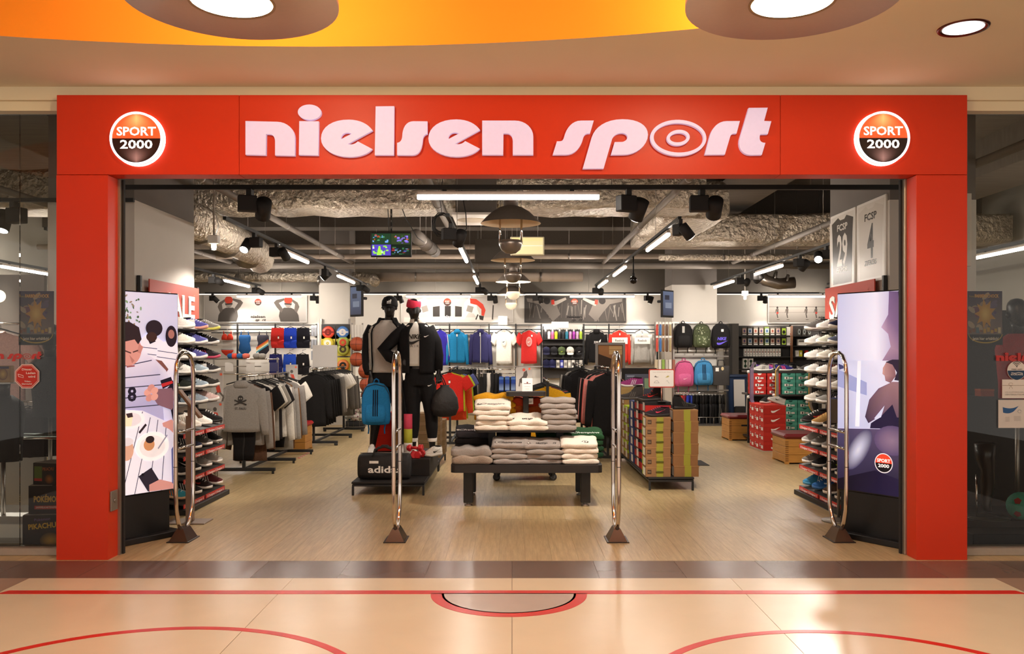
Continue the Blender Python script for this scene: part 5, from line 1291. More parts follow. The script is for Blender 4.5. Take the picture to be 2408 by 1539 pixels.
# red sale boards above the shelves
for s_, side in ((-1,'left'),(1,'right')):
    t = thing('sale_board', 'red sale board with white letters above the %s shoe wall' % side, 'sign', (s_*3.595, 9.33, 1.86), pi/2 if s_ < 0 else -pi/2, group='red sale boards')
    box('board', mat('#c4422f', .6, name='sale_red', var=.03), -.68, .68, 0, .012, 0, .42, t)
    p = Pic(); p.text('SALE', .12 if s_ < 0 else -.12, .07, .24, '#f2ece2', w=.82, bold=.03)
    rnd = random.Random(4)
    for k in range(18): p.text('%', rnd.uniform(-.63,.63), rnd.uniform(.02,.34), .055, '#d8705a', rot=rnd.uniform(-.5,.5))
    # keep the letters in front of the percent signs
    p.text('SALE', .12 if s_ < 0 else -.12, .07, .24, '#f2ece2', w=.82, bold=.03)
    p.obj('print', t, (0,-.0006,0))
    for x in (-.55,.55): box('hook', BLACK, x-.01, x+.01, .012, .04, .1, .32, t)
# framed football shirts on the right column
def framed_shirt(y, num, top, nm, dark, label):
    t = thing('framed_shirt', label, 'picture frame', (3.645, y, 2.28), -pi/2)
    box('frame', WHITE, -.36, .36, 0, .05, -.02, .82, t, r=.006)
    bg, fg = ('#3b3632','#e6dfd6') if dark else ('#dcd5cb','#37322f')
    p = Pic(); p.rect(-.33,.33,.01,.79,'#e9e3da'); p.poly([(-.27,.03),(.27,.03),(.29,.55),(.31,.72),(.12,.77),(.06,.735),(-.06,.735),(-.12,.77),(-.31,.72),(-.29,.55)], bg)
    p.text(top, 0, .62, .07, fg, w=.30, bold=.03); p.text(num, 0, .24, .33, fg, w=.30 if len(num) > 1 else .16, bold=.03); p.text(nm, 0, .16, .05, fg, w=.30, bold=.02)
    p.obj('shirt_print', t, (0,-.0006,0), PRINTG)
framed_shirt(9.62, '29', 'FCSP', 'FAVOR', True, 'white framed dark football shirt with number 29 on the right column')
framed_shirt(8.86, '4', 'FCSP', 'ZIEREIS', False, 'white framed light football shirt with number 4 on the right column')
# slim stands in front of the shoe walls
t = thing('info_stand', 'slim beige post with slanted panel in front of the left shoe wall', 'stand', (X(447,7.95),7.95,0))
WOODB = mat('#8d7565', .5, name='beige_metal', var=.03)
box('post', WOODB, -.035, .035, -.02, .02, .012, .97, t, r=.004); box('foot', mat('#9a8b7e', .4, .4), -.20, .17, -.12, .12, 0, .012, t, r=.003)
b = MB(); b.T = Matrix.Translation((-.0,-.02,1.08)) @ Matrix.Rotation(.9,4,'Y'); b.rbox(-.16,.16,-.02,.06,-.012,.012,.004); b.obj('slanted_panel', mat('#8a6a52', .5, var=.05), t)
box('neck', WOODB, -.02, .02, -.01, .01, .96, 1.07, t)
t = thing('info_stand', 'slim pole with round grey foot in front of the right shoe wall', 'stand', (X(1972,8.0),8.0,0))
b = MB(); b.lathe([(0,0),(.15,0),(.15,.012),(.05,.03),(.02,.035),(0,.035)], 28); b.obj('foot', mat('#8a837a', .35, .6), t); b = MB(); b.cyl((0,0,.03),(0,0,.95),.014,12); b.obj('post', STEEL, t)
box('slanted_panel', mat('#6b635b', .5), -.08, .08, -.01, .01, .90, 1.12, t, r=.004)
# ================================================================ hanging garments (origin at the hanger hook on the rail, cloth in the XZ plane, front to -Y)
def garment_mesh(kind, w, L, seed=1, thick=.035):
    rnd = random.Random(seed); ph = rnd.uniform(0,6); out = {}
    top = -.085
    if kind in ('pants', 'shorts'):
        b = MB(); wl = w/2
        hip = L*.28 if kind == 'pants' else L*.66
        zs = [top, top-.03, top-hip*.5, top-hip]
        b.loft([ring3((0,0,z), wl*k, thick*k2, 20, .6) for z, k, k2 in zip(zs, (.86,.90,.98,1.03), (.75,.8,1,1))])
        for s_ in (-1,1):
            rings = []
            for k in range(7):
                u = k/6; z = top-hip*.9-(L-hip*.9)*u; hw = wl*(.52-.14*u if kind == 'pants' else .50+.03*u)
                rings.append(ring3((s_*(wl*.49-.02*u)+.006*sin(u*6+ph), .006*sin(u*7+ph+s_), z), hw, thick*(.95-.2*u), 14, .6))
            b.loft(rings)
        out['garment'] = b.mesh('garment', FAB)
        b = MB(); b.loft([ring3((0,0,z), wl*.875, thick*.8, 20, .6) for z in (top+.004, top-.028)], cap=False); out['waistband'] = b.mesh('waistband', FAB)
    else:
        sl = {'tee': .24, 'long': .58, 'tank': 0}[kind]; sw = w/2
        def half(z):
            u = (top-z)/L
            pts = [(0,.14),(.03,.42),(.06,.72),(.10,.95),(.18,1.0),(.45,.96),(.8,.98),(1.0,1.0)]
            for a, c in zip(pts, pts[1:]):
                if a[0] <= u <= c[0]: return sw*(a[1]+(c[1]-a[1])*(u-a[0])/(c[0]-a[0]))
            return sw
        b = MB(); rings = []; n = 26
        for k in range(15):
            u = (k/14)**1.35; z = top-L*u; hw = half(z); ring = []
            for i in range(n):
                a = 2*pi*i/n; cc, ss = cos(a), sin(a); x = hw*math.copysign(abs(cc)**.75, cc)
                t_ = thick*(.45+.55*min(1,u*5))*(1+.25*sin(x*55+ph+u*3)*min(1,u*2))
                ring.append((x, t_*math.copysign(abs(ss)**.7, ss), z+.006*sin(x*30+ph)*(1 if u > .9 else 0)+(.018*(1-abs(x)/.07)*-1 if k < 2 and abs(x) < .07 and ss < 0 else 0)))
            rings.append(ring)
        b.loft(rings); out['garment'] = b.mesh('garment', FAB)
        if sl:
            for s_, nm in ((-1,'sleeve'),(1,'sleeve')):
                b = MB(); rings = []; x0 = s_*sw*.90; z0 = top-L*.13
                if kind == 'tee': ex, ez = s_*(sw*.90+.12), z0-.17
                else: ex, ez = s_*(sw*.92+.085), z0-sl
                for k in range(8):
                    u = k/7; c = Vector((x0+(ex-x0)*(u**.8), .004*sin(u*8+ph), z0+(ez-z0)*u)); r1 = (.098-.012*u) if kind == 'tee' else (.085-.040*u)
                    d = Vector((ex-x0,0,ez-z0)).normalized(); p = Vector((-d.z,0,d.x))
                    rings.append([tuple(c+p*r1*cos(a)+Vector((0,1,0))*(thick*.9-.008*u)*sin(a)*(1+.2*sin(u*20+a*2))) for a in [2*pi*i/12 for i in range(12)]])
                b.loft(rings); out.setdefault('sleeves', []).append(b.mesh('sleeve', FAB))
            b = MB(); b.tube([(sw*.17*cos(a), thick*.5*sin(a), top+.0-.016*(sin(a) < 0)*abs(sin(a))) for a in [2*pi*i/16 for i in range(16)]], .008, 6, closed=True); out['neckband'] = b.mesh('neckband', FAB)
    b = MB(); b.tube([(.012,0,-.004),(.010,0,.006),(0,0,.010),(-.010,0,.004),(-.008,0,-.018),(0,0,-.03),(0,0,-.055)], .0022, 6); b.tube([(-w*.40,0,-.105),(-.03,0,-.062),(0,0,-.055),(.03,0,-.062),(w*.40,0,-.105)], .007, 6)
    out['hanger'] = b.mesh('hanger', BLACKM)
    return out
def hood_mesh():
    b = MB(); b.loft([ring3((0,.01,z),rx,ry,14,.8) for z,rx,ry in ((-.15,.11,.045),(-.11,.105,.055),(-.075,.085,.05),(-.055,.05,.03))]); return b.mesh('hood', FAB)
GM = {'hoodie': [garment_mesh('long', .47, .62, k) for k in (1,2)], 'tee': [garment_mesh('tee', .46, .64, k) for k in (3,4)], 'pants': [garment_mesh('pants', .34, .95, k, .03) for k in (5,6)],
      'shorts': [garment_mesh('shorts', .36, .42, k, .03) for k in (7,8)], 'long': [garment_mesh('long', .45, .80, k) for k in (9,)], 'tank': [garment_mesh('tank', .40, .62, 10)]}
GM['hoodie'][0]['hood'] = GM['hoodie'][1]['hood'] = hood_mesh()
def garment(kind, label, loc, rz=0, c='#777777', sleeve=None, hood=None, scale=1.0, group=None, v=0, name=None, cat=None, band=None):
    g = GM[kind][v % len(GM[kind])]
    nm = name or {'hoodie':'hooded_sweater','tee':'t_shirt','pants':'trousers','shorts':'shorts','long':'jacket','tank':'top'}[kind]
    t = thing(nm, label, cat or {'hoodie':'sweater','tee':'t-shirt','pants':'trousers','shorts':'shorts','long':'jacket','tank':'top'}[kind], loc, rz, group)
    t.scale = scale if isinstance(scale, tuple) else (scale,)*3
    mkobj('body_cloth', g['garment'], t, color=c); mkobj('hanger', g['hanger'], t)
    for s_ in g.get('sleeves', []): mkobj('sleeve', s_, t, color=sleeve or c)
    if 'neckband' in g: mkobj('neckband', g['neckband'], t, color=band or c)
    if 'waistband' in g: mkobj('waistband', g['waistband'], t, color=band or c)
    if hood and 'hood' in g: mkobj('hood', g['hood'], t, color=hood)
    return t
def paper_tag(t, x, z, y=-.045, c='#efe9e0', w=.03, h=.05):
    p = Pic(); p.rect(-w/2,w/2,-h/2,h/2,c); p.rect(-w/2,w/2,h/4,h/2,'#2a2624'); p.obj('price_tag', t, (x,y,z))
def rack(name, label, x, y0, y1, zr, arms=3, sign=None, base_w=.8, wheels=False, m=None):
    """rail along Y on T-shaped feet"""
    t = thing(name, label, 'clothes rack', (x, (y0+y1)/2, 0)); L = (y1-y0)/2; m = m or BLACK
    b = MB(); b.tube([(0,-L,zr),(0,L,zr)], .013, 10); b.obj('rail', CHROME, t)
    for k in range(arms):
        y = -L*.86+2*L*.86*k/(arms-1)
        box('foot_bar', m, -base_w/2, base_w/2, y-.025, y+.025, .035, .075, t, r=.003)
        for s_ in (-1,1): b = MB(); b.cyl((s_*(base_w/2-.03),y,0),(s_*(base_w/2-.03),y,.035),.016 if not wheels else .03,10); b.obj('foot', m, t)
    for y in (-L*.86, L*.86): box('post', m, -.018, .018, y-.018, y+.018, .075, zr-.01, t)
    box('spine', m, -.02, .02, -L*.86, L*.86, .04, .07, t)
    return t
# ---- left rack with grey hooded sweaters
rack('clothes_rack', 'low clothes rack with grey and black sweaters beside the left shoe wall', -3.42, 10.95, 13.4, 1.24, 3)
LIST = [('hoodie','#8e8780',1),('hoodie','#8a837c',1),('long','#5a4030',0),('tee','#1b1818',0),('tee','#d8d0c4',0),('tee','#8d867c',0),('tee','#201c1c',0),('hoodie','#cfc7bb',0),('hoodie','#98918a',1),('long','#8f8982',0),('long','#6a4a30',0),('hoodie','#7d7670',0),('tee','#c9c1b5',0)]
NMS = ['light grey','grey','dark brown','black','white','grey striped','black wide-cut','pale grey','grey zipped','long grey','brown','grey','cream']
for k, (kd, c, hd) in enumerate(LIST):
    y = 11.02+k*.185
    t = garment(kd, ('%s hooded sweater with skull print at the front end of the left rack' if k == 0 else '%s garment, '+ORD[k]+' from the front on the left sweater rack') % NMS[k], (-3.42+.01*sin(k*3), y, 1.2495), .08*sin(k*2.3)+.05, c, hood=c if hd else None, group='garments on the left rack', v=k, scale=(1.0,1,1.26 if k else 1.0))
    if k == 0:
        p = Pic(); p.ell(0,-.28,.034,.036,'#332e2b'); p.rect(-.018,.018,-.325,-.30,'#332e2b'); p.ell(-.012,-.283,.008,.009,'#9a938b'); p.ell(.012,-.283,.008,.009,'#9a938b')
        p.line([(-.075,-.30),(.075,-.36)],.014,'#332e2b'); p.line([(.075,-.30),(-.075,-.36)],.014,'#332e2b'); p.text('ST. PAULI', 0, -.42, .026, '#332e2b', w=.14, bold=.02); p.obj('skull_print', t, (0,-.047,0))
# second row below: longer light garment and black trousers visible under the hoodies
for k in range(4):
    garment('pants', 'black trousers, %s from the front on the lower bar of the left rack' % ORD[k], (-3.42, 11.12+k*.5, .92), .05, '#171414', scale=(.95,1,.72), group='black trousers under the left rack', v=k)
b = MB(); b.tube([(-3.42,11.0,.912),(-3.42,13.3,.912)], .010, 8); tag(b.obj('rack_bar', CHROME), 'thin lower chrome bar of the left sweater rack', 'bar')
# ---- second left rack
rack('clothes_rack', 'clothes rack with black, grey and white clothes farther back on the left', -3.30, 14.3, 17.3, 1.27, 3, wheels=True)
LIST2 = [('long','#171514')]*5+[('hoodie','#6d6761'),('hoodie','#7b756e'),('tee','#ded7cc'),('tee','#e4ddd2'),('tee','#e0d9ce'),('hoodie','#5f5a55'),('hoodie','#55504b'),('long','#6a645d'),('long','#4e4945')]
for k, (kd, c) in enumerate(LIST2):
    cn = {'#1':'black','#6':'grey','#7':'light grey','#d':'white','#e':'white','#5':'dark grey','#4':'charcoal'}[c[:2]]
    garment(kd, '%s garment, %s from the front on the second left rack' % (cn, ORD[k]), (-3.30, 14.42+k*.205, 1.2795), .1*sin(k*1.7), c, group='garments on the second left rack', v=k, scale=(1.0,1,1.08))
def card_sign(px0, px1, py0, py1, d, label, c='#cdc6be', draw=None, name='sign_board', zbase=None):
    a = P(px0,py1,d); e = P(px1,py0,d); w = (e.x-a.x)/2; h = e.z-a.z; t = thing(name, label, 'sign', ((a.x+e.x)/2, d, a.z))
    box('board', mat(c, .6, var=.02, name='board_'+c[1:]), -w, w, 0, .012, 0, h, t)
    box('edge', mat('#8d8880', .4, .5), -w-.008, w+.008, .002, .014, -.008, 0, t)
    if draw: p = Pic(); draw(p, w, h); p.obj('print', t, (0,-.0006,0))
    b = MB(); b.cyl((0,.006,0),(0,.006,-(a.z-(zbase if zbase is not None else 1.27))),.008,8); b.obj('stem', STEEL, t)
    return t
card_sign(735, 793, 812, 864, 14.6, 'blank grey sign board on top of the second left rack', '#b9b2ac')
def runner(p, w, h): p.vgrad(-w,w,0,h,'#bfb8b0','#8f8882'); p.poly([(-.02,h*.62),(.03,h*.60),(.05,h*.42),(.0,h*.40)],'#b9402f'); p.ell(-.0,h*.72,.022,.026,'#4a443f'); p.line([(.0,h*.42),(-.05,h*.25),(-.03,h*.10)],.022,'#5a534d'); p.line([(.03,h*.42),(.08,h*.30),(.06,h*.15)],.022,'#5a534d'); p.ell(w*.7,h*.9,.016,.016,'#c85a40')
card_sign(672, 700, 858, 916, 13.36, 'grey poster card of a runner at the back of the left sweater rack', '#bfb8b0', runner, 'poster_card', 1.25)
card_sign(497, 524, 872, 960, 10.6, 'grey poster card of a runner between shoe wall and sweater rack', '#bfb8b0', runner, 'poster_card', 0.0)
card_sign(487, 524, 945, 1010, 10.4, 'grey poster card of a player in red beside the lower shoe shelves', '#b7b0a8', runner, 'poster_card', 0.0)
# ---- racks in the middle of the shop
rack('clothes_rack', 'chrome rack with red and lime sports shirts behind the mannequins', -1.02, 14.2, 16.4, 1.28, 3, base_w=.6)
for k, (c, nm, kd) in enumerate((('#c3281f','bright red','tee'),('#b8c22a','lime yellow','tee'),('#e2502e','orange red','long'),('#a9b82e','lime green','long'),('#5a5f96','violet blue','tee'),('#1c1a1b','black','tee'),('#23211f','black hooded','hoodie'))):
    t = garment(kd, '%s sports top, %s from the front on the rack behind the mannequins' % (nm, ORD[k]), (-1.02+.012*k, 14.32+k*.24, 1.2895), -.1+.05*k, c, group='sports tops behind the mannequins', v=k)
    if k == 0: paper_tag(t, .0, -.22)
rack('clothes_rack', 'rack with a yellow sweater in front, behind the display table', X(1293,11.6)-.03, 11.5, 12.9, 1.17, 2, base_w=.95, wheels=True)
for k, (c, nm) in enumerate((('#d29a1c','bright yellow'),('#262423','black'),('#2c3a2a','dark green'),('#8f2f3f','dark pink'),('#1f1d1d','black'),('#3a3632','charcoal'))):
    t = garment('hoodie', '%s sweater, %s from the front on the rack behind the display table' % (nm, ORD[k]), (X(1293,11.6)-.03, 11.62+k*.2, 1.1795), .03*k, c, group='sweaters behind the display table', v=k, scale=(1.04,1,1.12))
    if k == 0: paper_tag(t, -.02, -.36, -.05, w=.06, h=.03)
# black trolley base under it
tag(box('storage_trolley', BLACKM, X(1157,10.6), X(1307,10.6), 10.45, 10.95, .10, .20, r=.006), 'flat black trolley on castors behind the display table', 'trolley')
tr = bpy.data.objects['storage_trolley']
for px in (1168, 1300):
    for y in (10.52, 10.88):
        b = MB(); b.lathe([(0,-.014),(.038,-.014),(.045,-.008),(.045,.008),(.038,.014),(0,.014)], 16, c=(X(px,10.6),0,.045), axis='y'); b.v = [(x,yy+y,z) for x,yy,z in b.v]; b.box(X(px,10.6)-.012,X(px,10.6)+.012,y-.022,y+.022,.045,.10); b.obj('castor', mat('#26211f', .4), tr)
# right of the table: dark jackets
for i, (px, y0, n, lb, cols) in enumerate(((1365, 14.75, 8, 'left', ['#1f1d1e','#2a2727','#1a1818','#3a3633','#201e1e','#8a847d','#1b1919','#252222']), (1425, 12.4, 9, 'right', ['#191717','#1e1c1c','#d8847a','#c9605a','#b8b0a6','#1c1a1a','#d08a84','#211f1f','#2a2726']))):
    xx = X(px, y0+.3)
    rack('clothes_rack', 'rack with dark jackets, the %s one of the pair right of the display table' % lb, xx, y0-.1, y0+n*.22+.1, 1.33, 2, base_w=.7)
    for k in range(n):
        cn = {'#1':'black','#2':'black','#3':'charcoal','#8':'grey','#d':'coral pink','#c':'coral','#b':'pale grey'}[cols[k][:2]]
        garment('long', '%s jacket, %s from the front on the %s dark jacket rack' % (cn, ORD[k], lb), (xx+.015*sin(k*2), y0+k*.21, 1.3395), .12*sin(k*1.3)-.05, cols[k], group='jackets right of the display table', v=k, scale=(1.0,1,1.10))
# ================================================================ back wall: posters
def poster(px0, px1, py0, py1, d, label, draw, edge='#d8d2ca'):
    a = P(px0,py1,d); e = P(px1,py0,d); w = e.x-a.x; h = e.z-a.z; t = thing('wall_poster', label, 'poster', (a.x, d, a.z), group='large wall posters')
    box('board', mat(edge, .6), -.02, w+.02, 0, .015, -.02, h+.02, t)
    p = Pic(.0003); U = lambda *q: [((q[i]-px0)/(px1-px0)*w, (py1-q[i+1])/(py1-py0)*h) for i in range(0,len(q),2)]; s = w/(px1-px0)
    draw(p, U, s, w, h); cl = lambda x, lo, hi: min(max(x,lo),hi); p.v = [(cl(x,0,w),y,cl(z,0,h)) for x,y,z in p.v]
    p.obj('picture', t, (0,-.0006,0)); return t
def roundel(p, U, s, x, y, r=8):
    c = U(x,y)[0]; p.ell(*c, r*s, r*s, '#4a322c'); p.ell(*c, r*s, r*s, '#b8452f', a0=0, a1=pi); p.text('SPORT', c[0], c[1]+.3*s, 3.2*s, '#e8d8d0', w=11*s); p.text('2000', c[0], c[1]-4*s, 3.2*s, '#e8d8d0', w=9*s)
def nlogo(p, U, s, x, y, c, k=1.0):
    a = U(x,y)[0]; p.text('nielsen', a[0], a[1], 6*s*k, c, w=34*s*k, bold=.03); p.text('sp  rt', a[0]+6*s, a[1]-7*s*k, 5*s*k, c, w=26*s*k, bold=.03, shear=.3)
def swim(p, U, s, w, h):
    p.vgrad(0,w,0,h,'#a8a19a','#c9c2ba')
    for k in range(14): y = 715+k*2.6; p.line(U(560+k*3,y,690-k*4,y+3), 1.2*s, '#b8b1a9')
    for m_ in (1,-1):
        fx = lambda x: x if m_ > 0 else 1216-x
        q = lambda *a: U(*[fx(v) if i % 2 == 0 else v for i, v in enumerate(a)])
        p.poly(q(512,758,514,742,520,730,532,724,548,724,558,732,560,744,556,758), '#4a443f'); p.poly(q(554,736,566,722,572,712,566,706,548,702,546,706,560,713,550,728), '#5c554f'); p.poly(q(518,736,512,722,516,712,530,703,532,707,522,716,524,730), '#645c55')
        c = q(538,712)[0]; p.ell(*c, 9*s, 12*s, '#8a8078'); p.ell(c[0], c[1]+6*s, 9.5*s, 9*s, '#b63a26'); p.line(q(530,716,547,715), 3*s, '#2c2725')
    roundel(p, U, s, 607, 711); nlogo(p, U, s, 607, 748, '#3a3430')
poster(481, 720, 698, 757, 21.95, 'grey wall poster with two mirrored swimmers in red caps', swim)
def gym(p, U, s, w, h):
    p.vgrad(0,w,0,h,'#c8c1b9','#b4ada6'); p.poly(U(950,747,1190,747,1190,757,950,757), '#d8d1c8')
    for m_ in (1,-1):
        fx = lambda x: x if m_ > 0 else 2104-x
        q = lambda *a: U(*[fx(v) if i % 2 == 0 else v for i, v in enumerate(a)])
        p.poly(q(985,705,1000,700,1012,712,1014,730,1020,750,1012,752,1002,735,990,738,978,752,972,750,982,728), '#e4ddd4'); p.poly(q(990,722,1004,718,1008,732,994,736), '#8d857d')
        p.poly(q(1018,722,1034,720,1034,745,1018,745), '#3a3531'); p.line(q(985,752,980,740), 3*s, '#3a3531')
    p.poly(U(1105,702,1120,704,1136,716,1142,730,1138,744,1132,742,1132,728,1122,718,1106,714), '#c8402e'); p.poly(U(1126,742,1138,744,1136,754,1128,752), '#38322f'); p.line(U(1160,718,1158,752), 3*s, '#4a443f')
    p.poly(U(1046,720,1060,720,1060,748,1046,748), '#2f2a28'); roundel(p, U, s, 1052, 711, 9); nlogo(p, U, s, 1052, 748, '#f2ece4')
poster(945, 1205, 698, 757, 21.95, 'pale wall poster with athletes on gym apparatus behind the mannequin heads', gym)
def throw(p, U, s, w, h):
    p.vgrad(0,w,0,h,'#4a4440','#3a3531'); rnd = random.Random(3)
    for k in range(40): x = rnd.uniform(1240,1465); p.line(U(x,rnd.uniform(705,725),x+rnd.uniform(-8,8),rnd.uniform(735,757)), rnd.uniform(1,3)*s, rnd.choice(['#6a635c','#57504a','#7a736b']))
    for m_ in (1,-1):
        fx = lambda x: x if m_ > 0 else 2702-x
        q = lambda *a: U(*[fx(v) if i % 2 == 0 else v for i, v in enumerate(a)])
        p.poly(q(1238,702,1262,704,1290,704,1306,712,1318,740,1300,757,1284,735,1268,716,1240,710), '#6d655e'); c = q(1286,708)[0]; p.ell(*c, 8*s, 8*s, '#2a2523')
        p.poly(q(1296,710,1308,708,1330,700,1332,705,1312,716,1302,720), '#a39a90'); p.poly(q(1296,706,1303,705,1304,716,1297,717), '#c0392b')
    roundel(p, U, s, 1351, 711); nlogo(p, U, s, 1351, 748, '#1c1816')
poster(1235, 1470, 698, 757, 21.95, 'dark wall poster with two mirrored athletes throwing', throw, '#2c2724')
def beach(p, U, s, w, h):
    p.vgrad(0,w,0,h,'#8f8780','#b8b0a7'); p.poly(U(1808,700,1960,700,1960,724,1808,722), '#a59d95'); p.line(U(1808,722,1960,722), 1.2*s, '#6d665f'); p.line(U(1808,736,1960,734), 1*s, '#857d76')
    for x, red in ((1828,1),(1851,0),(1896,0),(1919,1)):
        c = U(x,724)[0]; p.ell(*c, 2.2*s, 3*s, '#3a3430'); p.poly(U(x-3,727,x+3,727,x+2,738,x-2,738), '#5a524c'); p.line(U(x-1,738,x+1,748), 2.4*s, '#4a433e'); p.line(U(x-3,728,x-5,736), 1.4*s, '#5a524c')
        if red: p.poly(U(x-2,734,x+3,734,x+2,739,x-2,739), '#a8382c')
        p.ell(*U(x+2,752)[0], 4*s, .8*s, '#5d564f')
    p.text('niels', U(1936,749)[0][0], U(1936,749)[0][1], 5*s, '#1c1816', w=22*s, bold=.03)
poster(1808, 1966, 700, 759, 21.95, 'grey wall poster of runners on a beach at the right back', beach)
# ================================================================ grid walls
def gridwall(px0, px1, d, ups, label, py=(765,775,783), zlow=1.2):
    a = X(px0,d); e = X(px1,d); t = thing('grid_wall', label, 'wall rack', (a,d,0), group='black slatted wall racks'); w = e-a
    for y in py: box('bar', BLACK, 0, w, -.012, .012, Z(y,d)-.012, Z(y,d)+.012, t)
    for u in ups: box('upright', BLACK, X(u,d)-a-.018, X(u,d)-a+.018, .0, .04, 0, Z(py[0],d)+.03, t)
    box('low_bar', CHROME, 0, w, -.32, -.30, zlow-.012, zlow+.012, t)
    for u in ups: box('bracket', BLACK, X(u,d)-a-.01, X(u,d)-a+.01, -.31, .02, zlow-.01, zlow+.01, t)
    return t
ZG = lambda y: Z(y, 21.8)
gridwall(497, 745, 21.8, (558,647,744), 'black wall rack with swimwear and shorts at the left back')
gridwall(1022, 1275, 21.8, (1057,1150,1213,1273), 'black wall rack with jackets and shirts at the centre back')
gridwall(1370, 1548, 21.8, (1373,1432,1546), 'black wall rack with sweaters at the right of the centre')
# ---- tops on the centre wall
GW = 'tops on the back wall rack'
def wall_top(px, kind, c, label, sl=None, s=1.28, hood=None, v=0, sz=1.0, rz=0):
    return garment(kind, label, (X(px,21.7), 21.72, ZG(768)), rz, c, sleeve=sl, hood=hood, scale=(s*.68,s,s*sz), group=GW, v=v)
t = wall_top(1035, 'long', '#3a32a0', 'violet blue track jacket with white sleeve stripes on the back wall', '#4138a8', 1.1)
b = MB(); b.tube([(.24,-.03,-.20),(.29,-.035,-.5),(.315,-.035,-.68)], .010, 6); b.obj('sleeve_stripe', JW, t)
t = wall_top(1075, 'hoodie', '#2585b8', 'bright blue hooded jacket on the back wall', hood='#2585b8'); paper_tag(t, 0, -.17, -.07, '#efe9e0', .04, .06)
b = MB(); b.box(-.004,.004,-.050,-.044,-.72,-.13); b.obj('zip', BLACKM, t)
t = wall_top(1130, 'hoodie', '#34325c', 'navy zipped hooded jacket on the back wall', hood='#34325c', v=1); b = MB(); b.box(-.006,.006,-.052,-.046,-.72,-.13); b.obj('zip', JW, t); paper_tag(t, -.01, -.15, -.07, '#efe9e0', .03, .09)
t = wall_top(1185, 'tee', '#e9e2d6', 'white T-shirt with round print on the back wall')
p = Pic(); p.ell(0,-.30,.075,.085,'#d0c9bf'); p.ell(0,-.30,.055,.065,'#e4ddd2'); p.poly(swoosh_poly(0,-.30,.07),'#3a3532'); p.obj('chest_print', t, (0,-.047,0))
t = wall_top(1244, 'tee', '#c92f2c', 'red T-shirt with round pale print on the back wall', v=1)
p = Pic(); p.ell(0,-.30,.085,.095,'#dba39c'); p.ell(0,-.30,.060,.070,'#cf7a74'); p.poly(swoosh_poly(0,-.30,.08),'#e8d6d0'); p.obj('chest_print', t, (0,-.047,0)); paper_tag(t, .08, -.18, -.047, '#efe9e0', .04, .05)
t = wall_top(1403, 'hoodie', '#1a1818', 'black hooded sweater with white chest logo on the back wall', hood='#1a1818')
p = Pic(); p.text('PUMA', -.01, -.34, .05, '#efe9e2', w=.13, bold=.03); p.poly([(.06,-.29),(.12,-.25),(.11,-.30),(.07,-.32)],'#efe9e2'); p.obj('chest_print', t, (0,-.048,0))
for px, c, lb, v in ((1457,'#c9382c','red sweater with white chest band on the back wall',0),(1510,'#a9a39b','grey sweater with white chest band on the back wall',1)):
    t = wall_top(px, 'hoodie', c, lb, v=v)
    p = Pic(); p.rect(-.222,.222,-.345,-.22,'#ece6dc'); p.text('Reebok', 0, -.30, .045, '#5a534d', w=.26, bold=.02); p.obj('chest_band', t, (0,-.05,0)); paper_tag(t, .0, -.15, -.055, '#efe9e0', .035, .05)
# trousers on the lower bar
ptr = ['#161516','#1a191a','#151414','#1c1b1c','#1f1f26','#171617','#20202a','#8a847d','#77716b','#948d86','#191818','#151415']
for k, c in enumerate(ptr):
    garment('pants', '%s trousers, %s from the left on the low bar of the back wall' % ({'#8':'grey','#7':'grey','#9':'light grey','#2':'navy'}.get(c[:2],'black'), ORD[k]), (X(1068+k*8.2,21.5), 21.49, 1.212), 1.25+.1*sin(k*2), c, group='trousers on the back wall', v=k, scale=(1.05,1.0,1.05))
# socks on a counter rack
for k in range(3):
    t = thing('sock_pack', 'blue sock pack, %s from the left on the rack behind the table' % ORD[k], 'socks', (X(1179+k*14,17.5),17.5,Z(886,17.5)), group='blue sock packs')
    b = MB(); b.rbox(-.045,.045,-.02,.02,-.30,0,.012); b.obj('socks', mat('#2f4fa8', .9, var=.1, scale=40), t); p = Pic(); p.vgrad(-.045,.045,-.27,-.13,'#9ab4dc','#2a3f90'); p.rect(-.045,.045,-.06,-.02,'#5a82c4'); p.obj('band', t, (0,-.0206,0)); b = MB(); b.tube([(0,0,0),(0,.0,.03),(0,.04,.04)], .003, 5); b.obj('hook', STEEL, t)
for k in range(5):
    white = k in (1,)
    t = thing('sports_sock', '%s knee sock, %s from the left on the sock rack behind the table' % ('white' if white else 'black', ORD[k]), 'socks', (X(1140+k*9,17.6),17.62,Z(878,17.6)), .2, group='knee socks')
    b = MB(); b.tube([(0,0,0),(.005,0,-.25),(-.01,0,-.45),(-.05,-.01,-.55),(-.10,-.01,-.60)], [.04,.042,.036,.034,.02], 10); b.obj('sock', mat('#ddd6cb' if white else '#161415', .9, var=.08, scale=50), t); b = MB(); b.cyl((0,0,0),(0,.0,.05),.003); b.obj('clip', STEEL, t)
t = thing('clothes_rack', 'chrome rack with socks behind the display table', 'clothes rack', (X(1185,17.6),17.6,0))
for z in (1.12, 1.20): b = MB(); b.tube([(-.55,0,z),(.55,0,z)], .010, 8); b.obj('rail', CHROME, t)
for s_ in (-.5,.5): box('post', BLACK, s_-.015, s_+.015, -.015, .015, .06, 1.2, t); box('foot_bar', BLACK, s_-.03, s_+.03, -.3, .3, 0, .06, t)
box('back_board', BLACKM, -.5, .5, .02, .04, .3, 1.05, t)
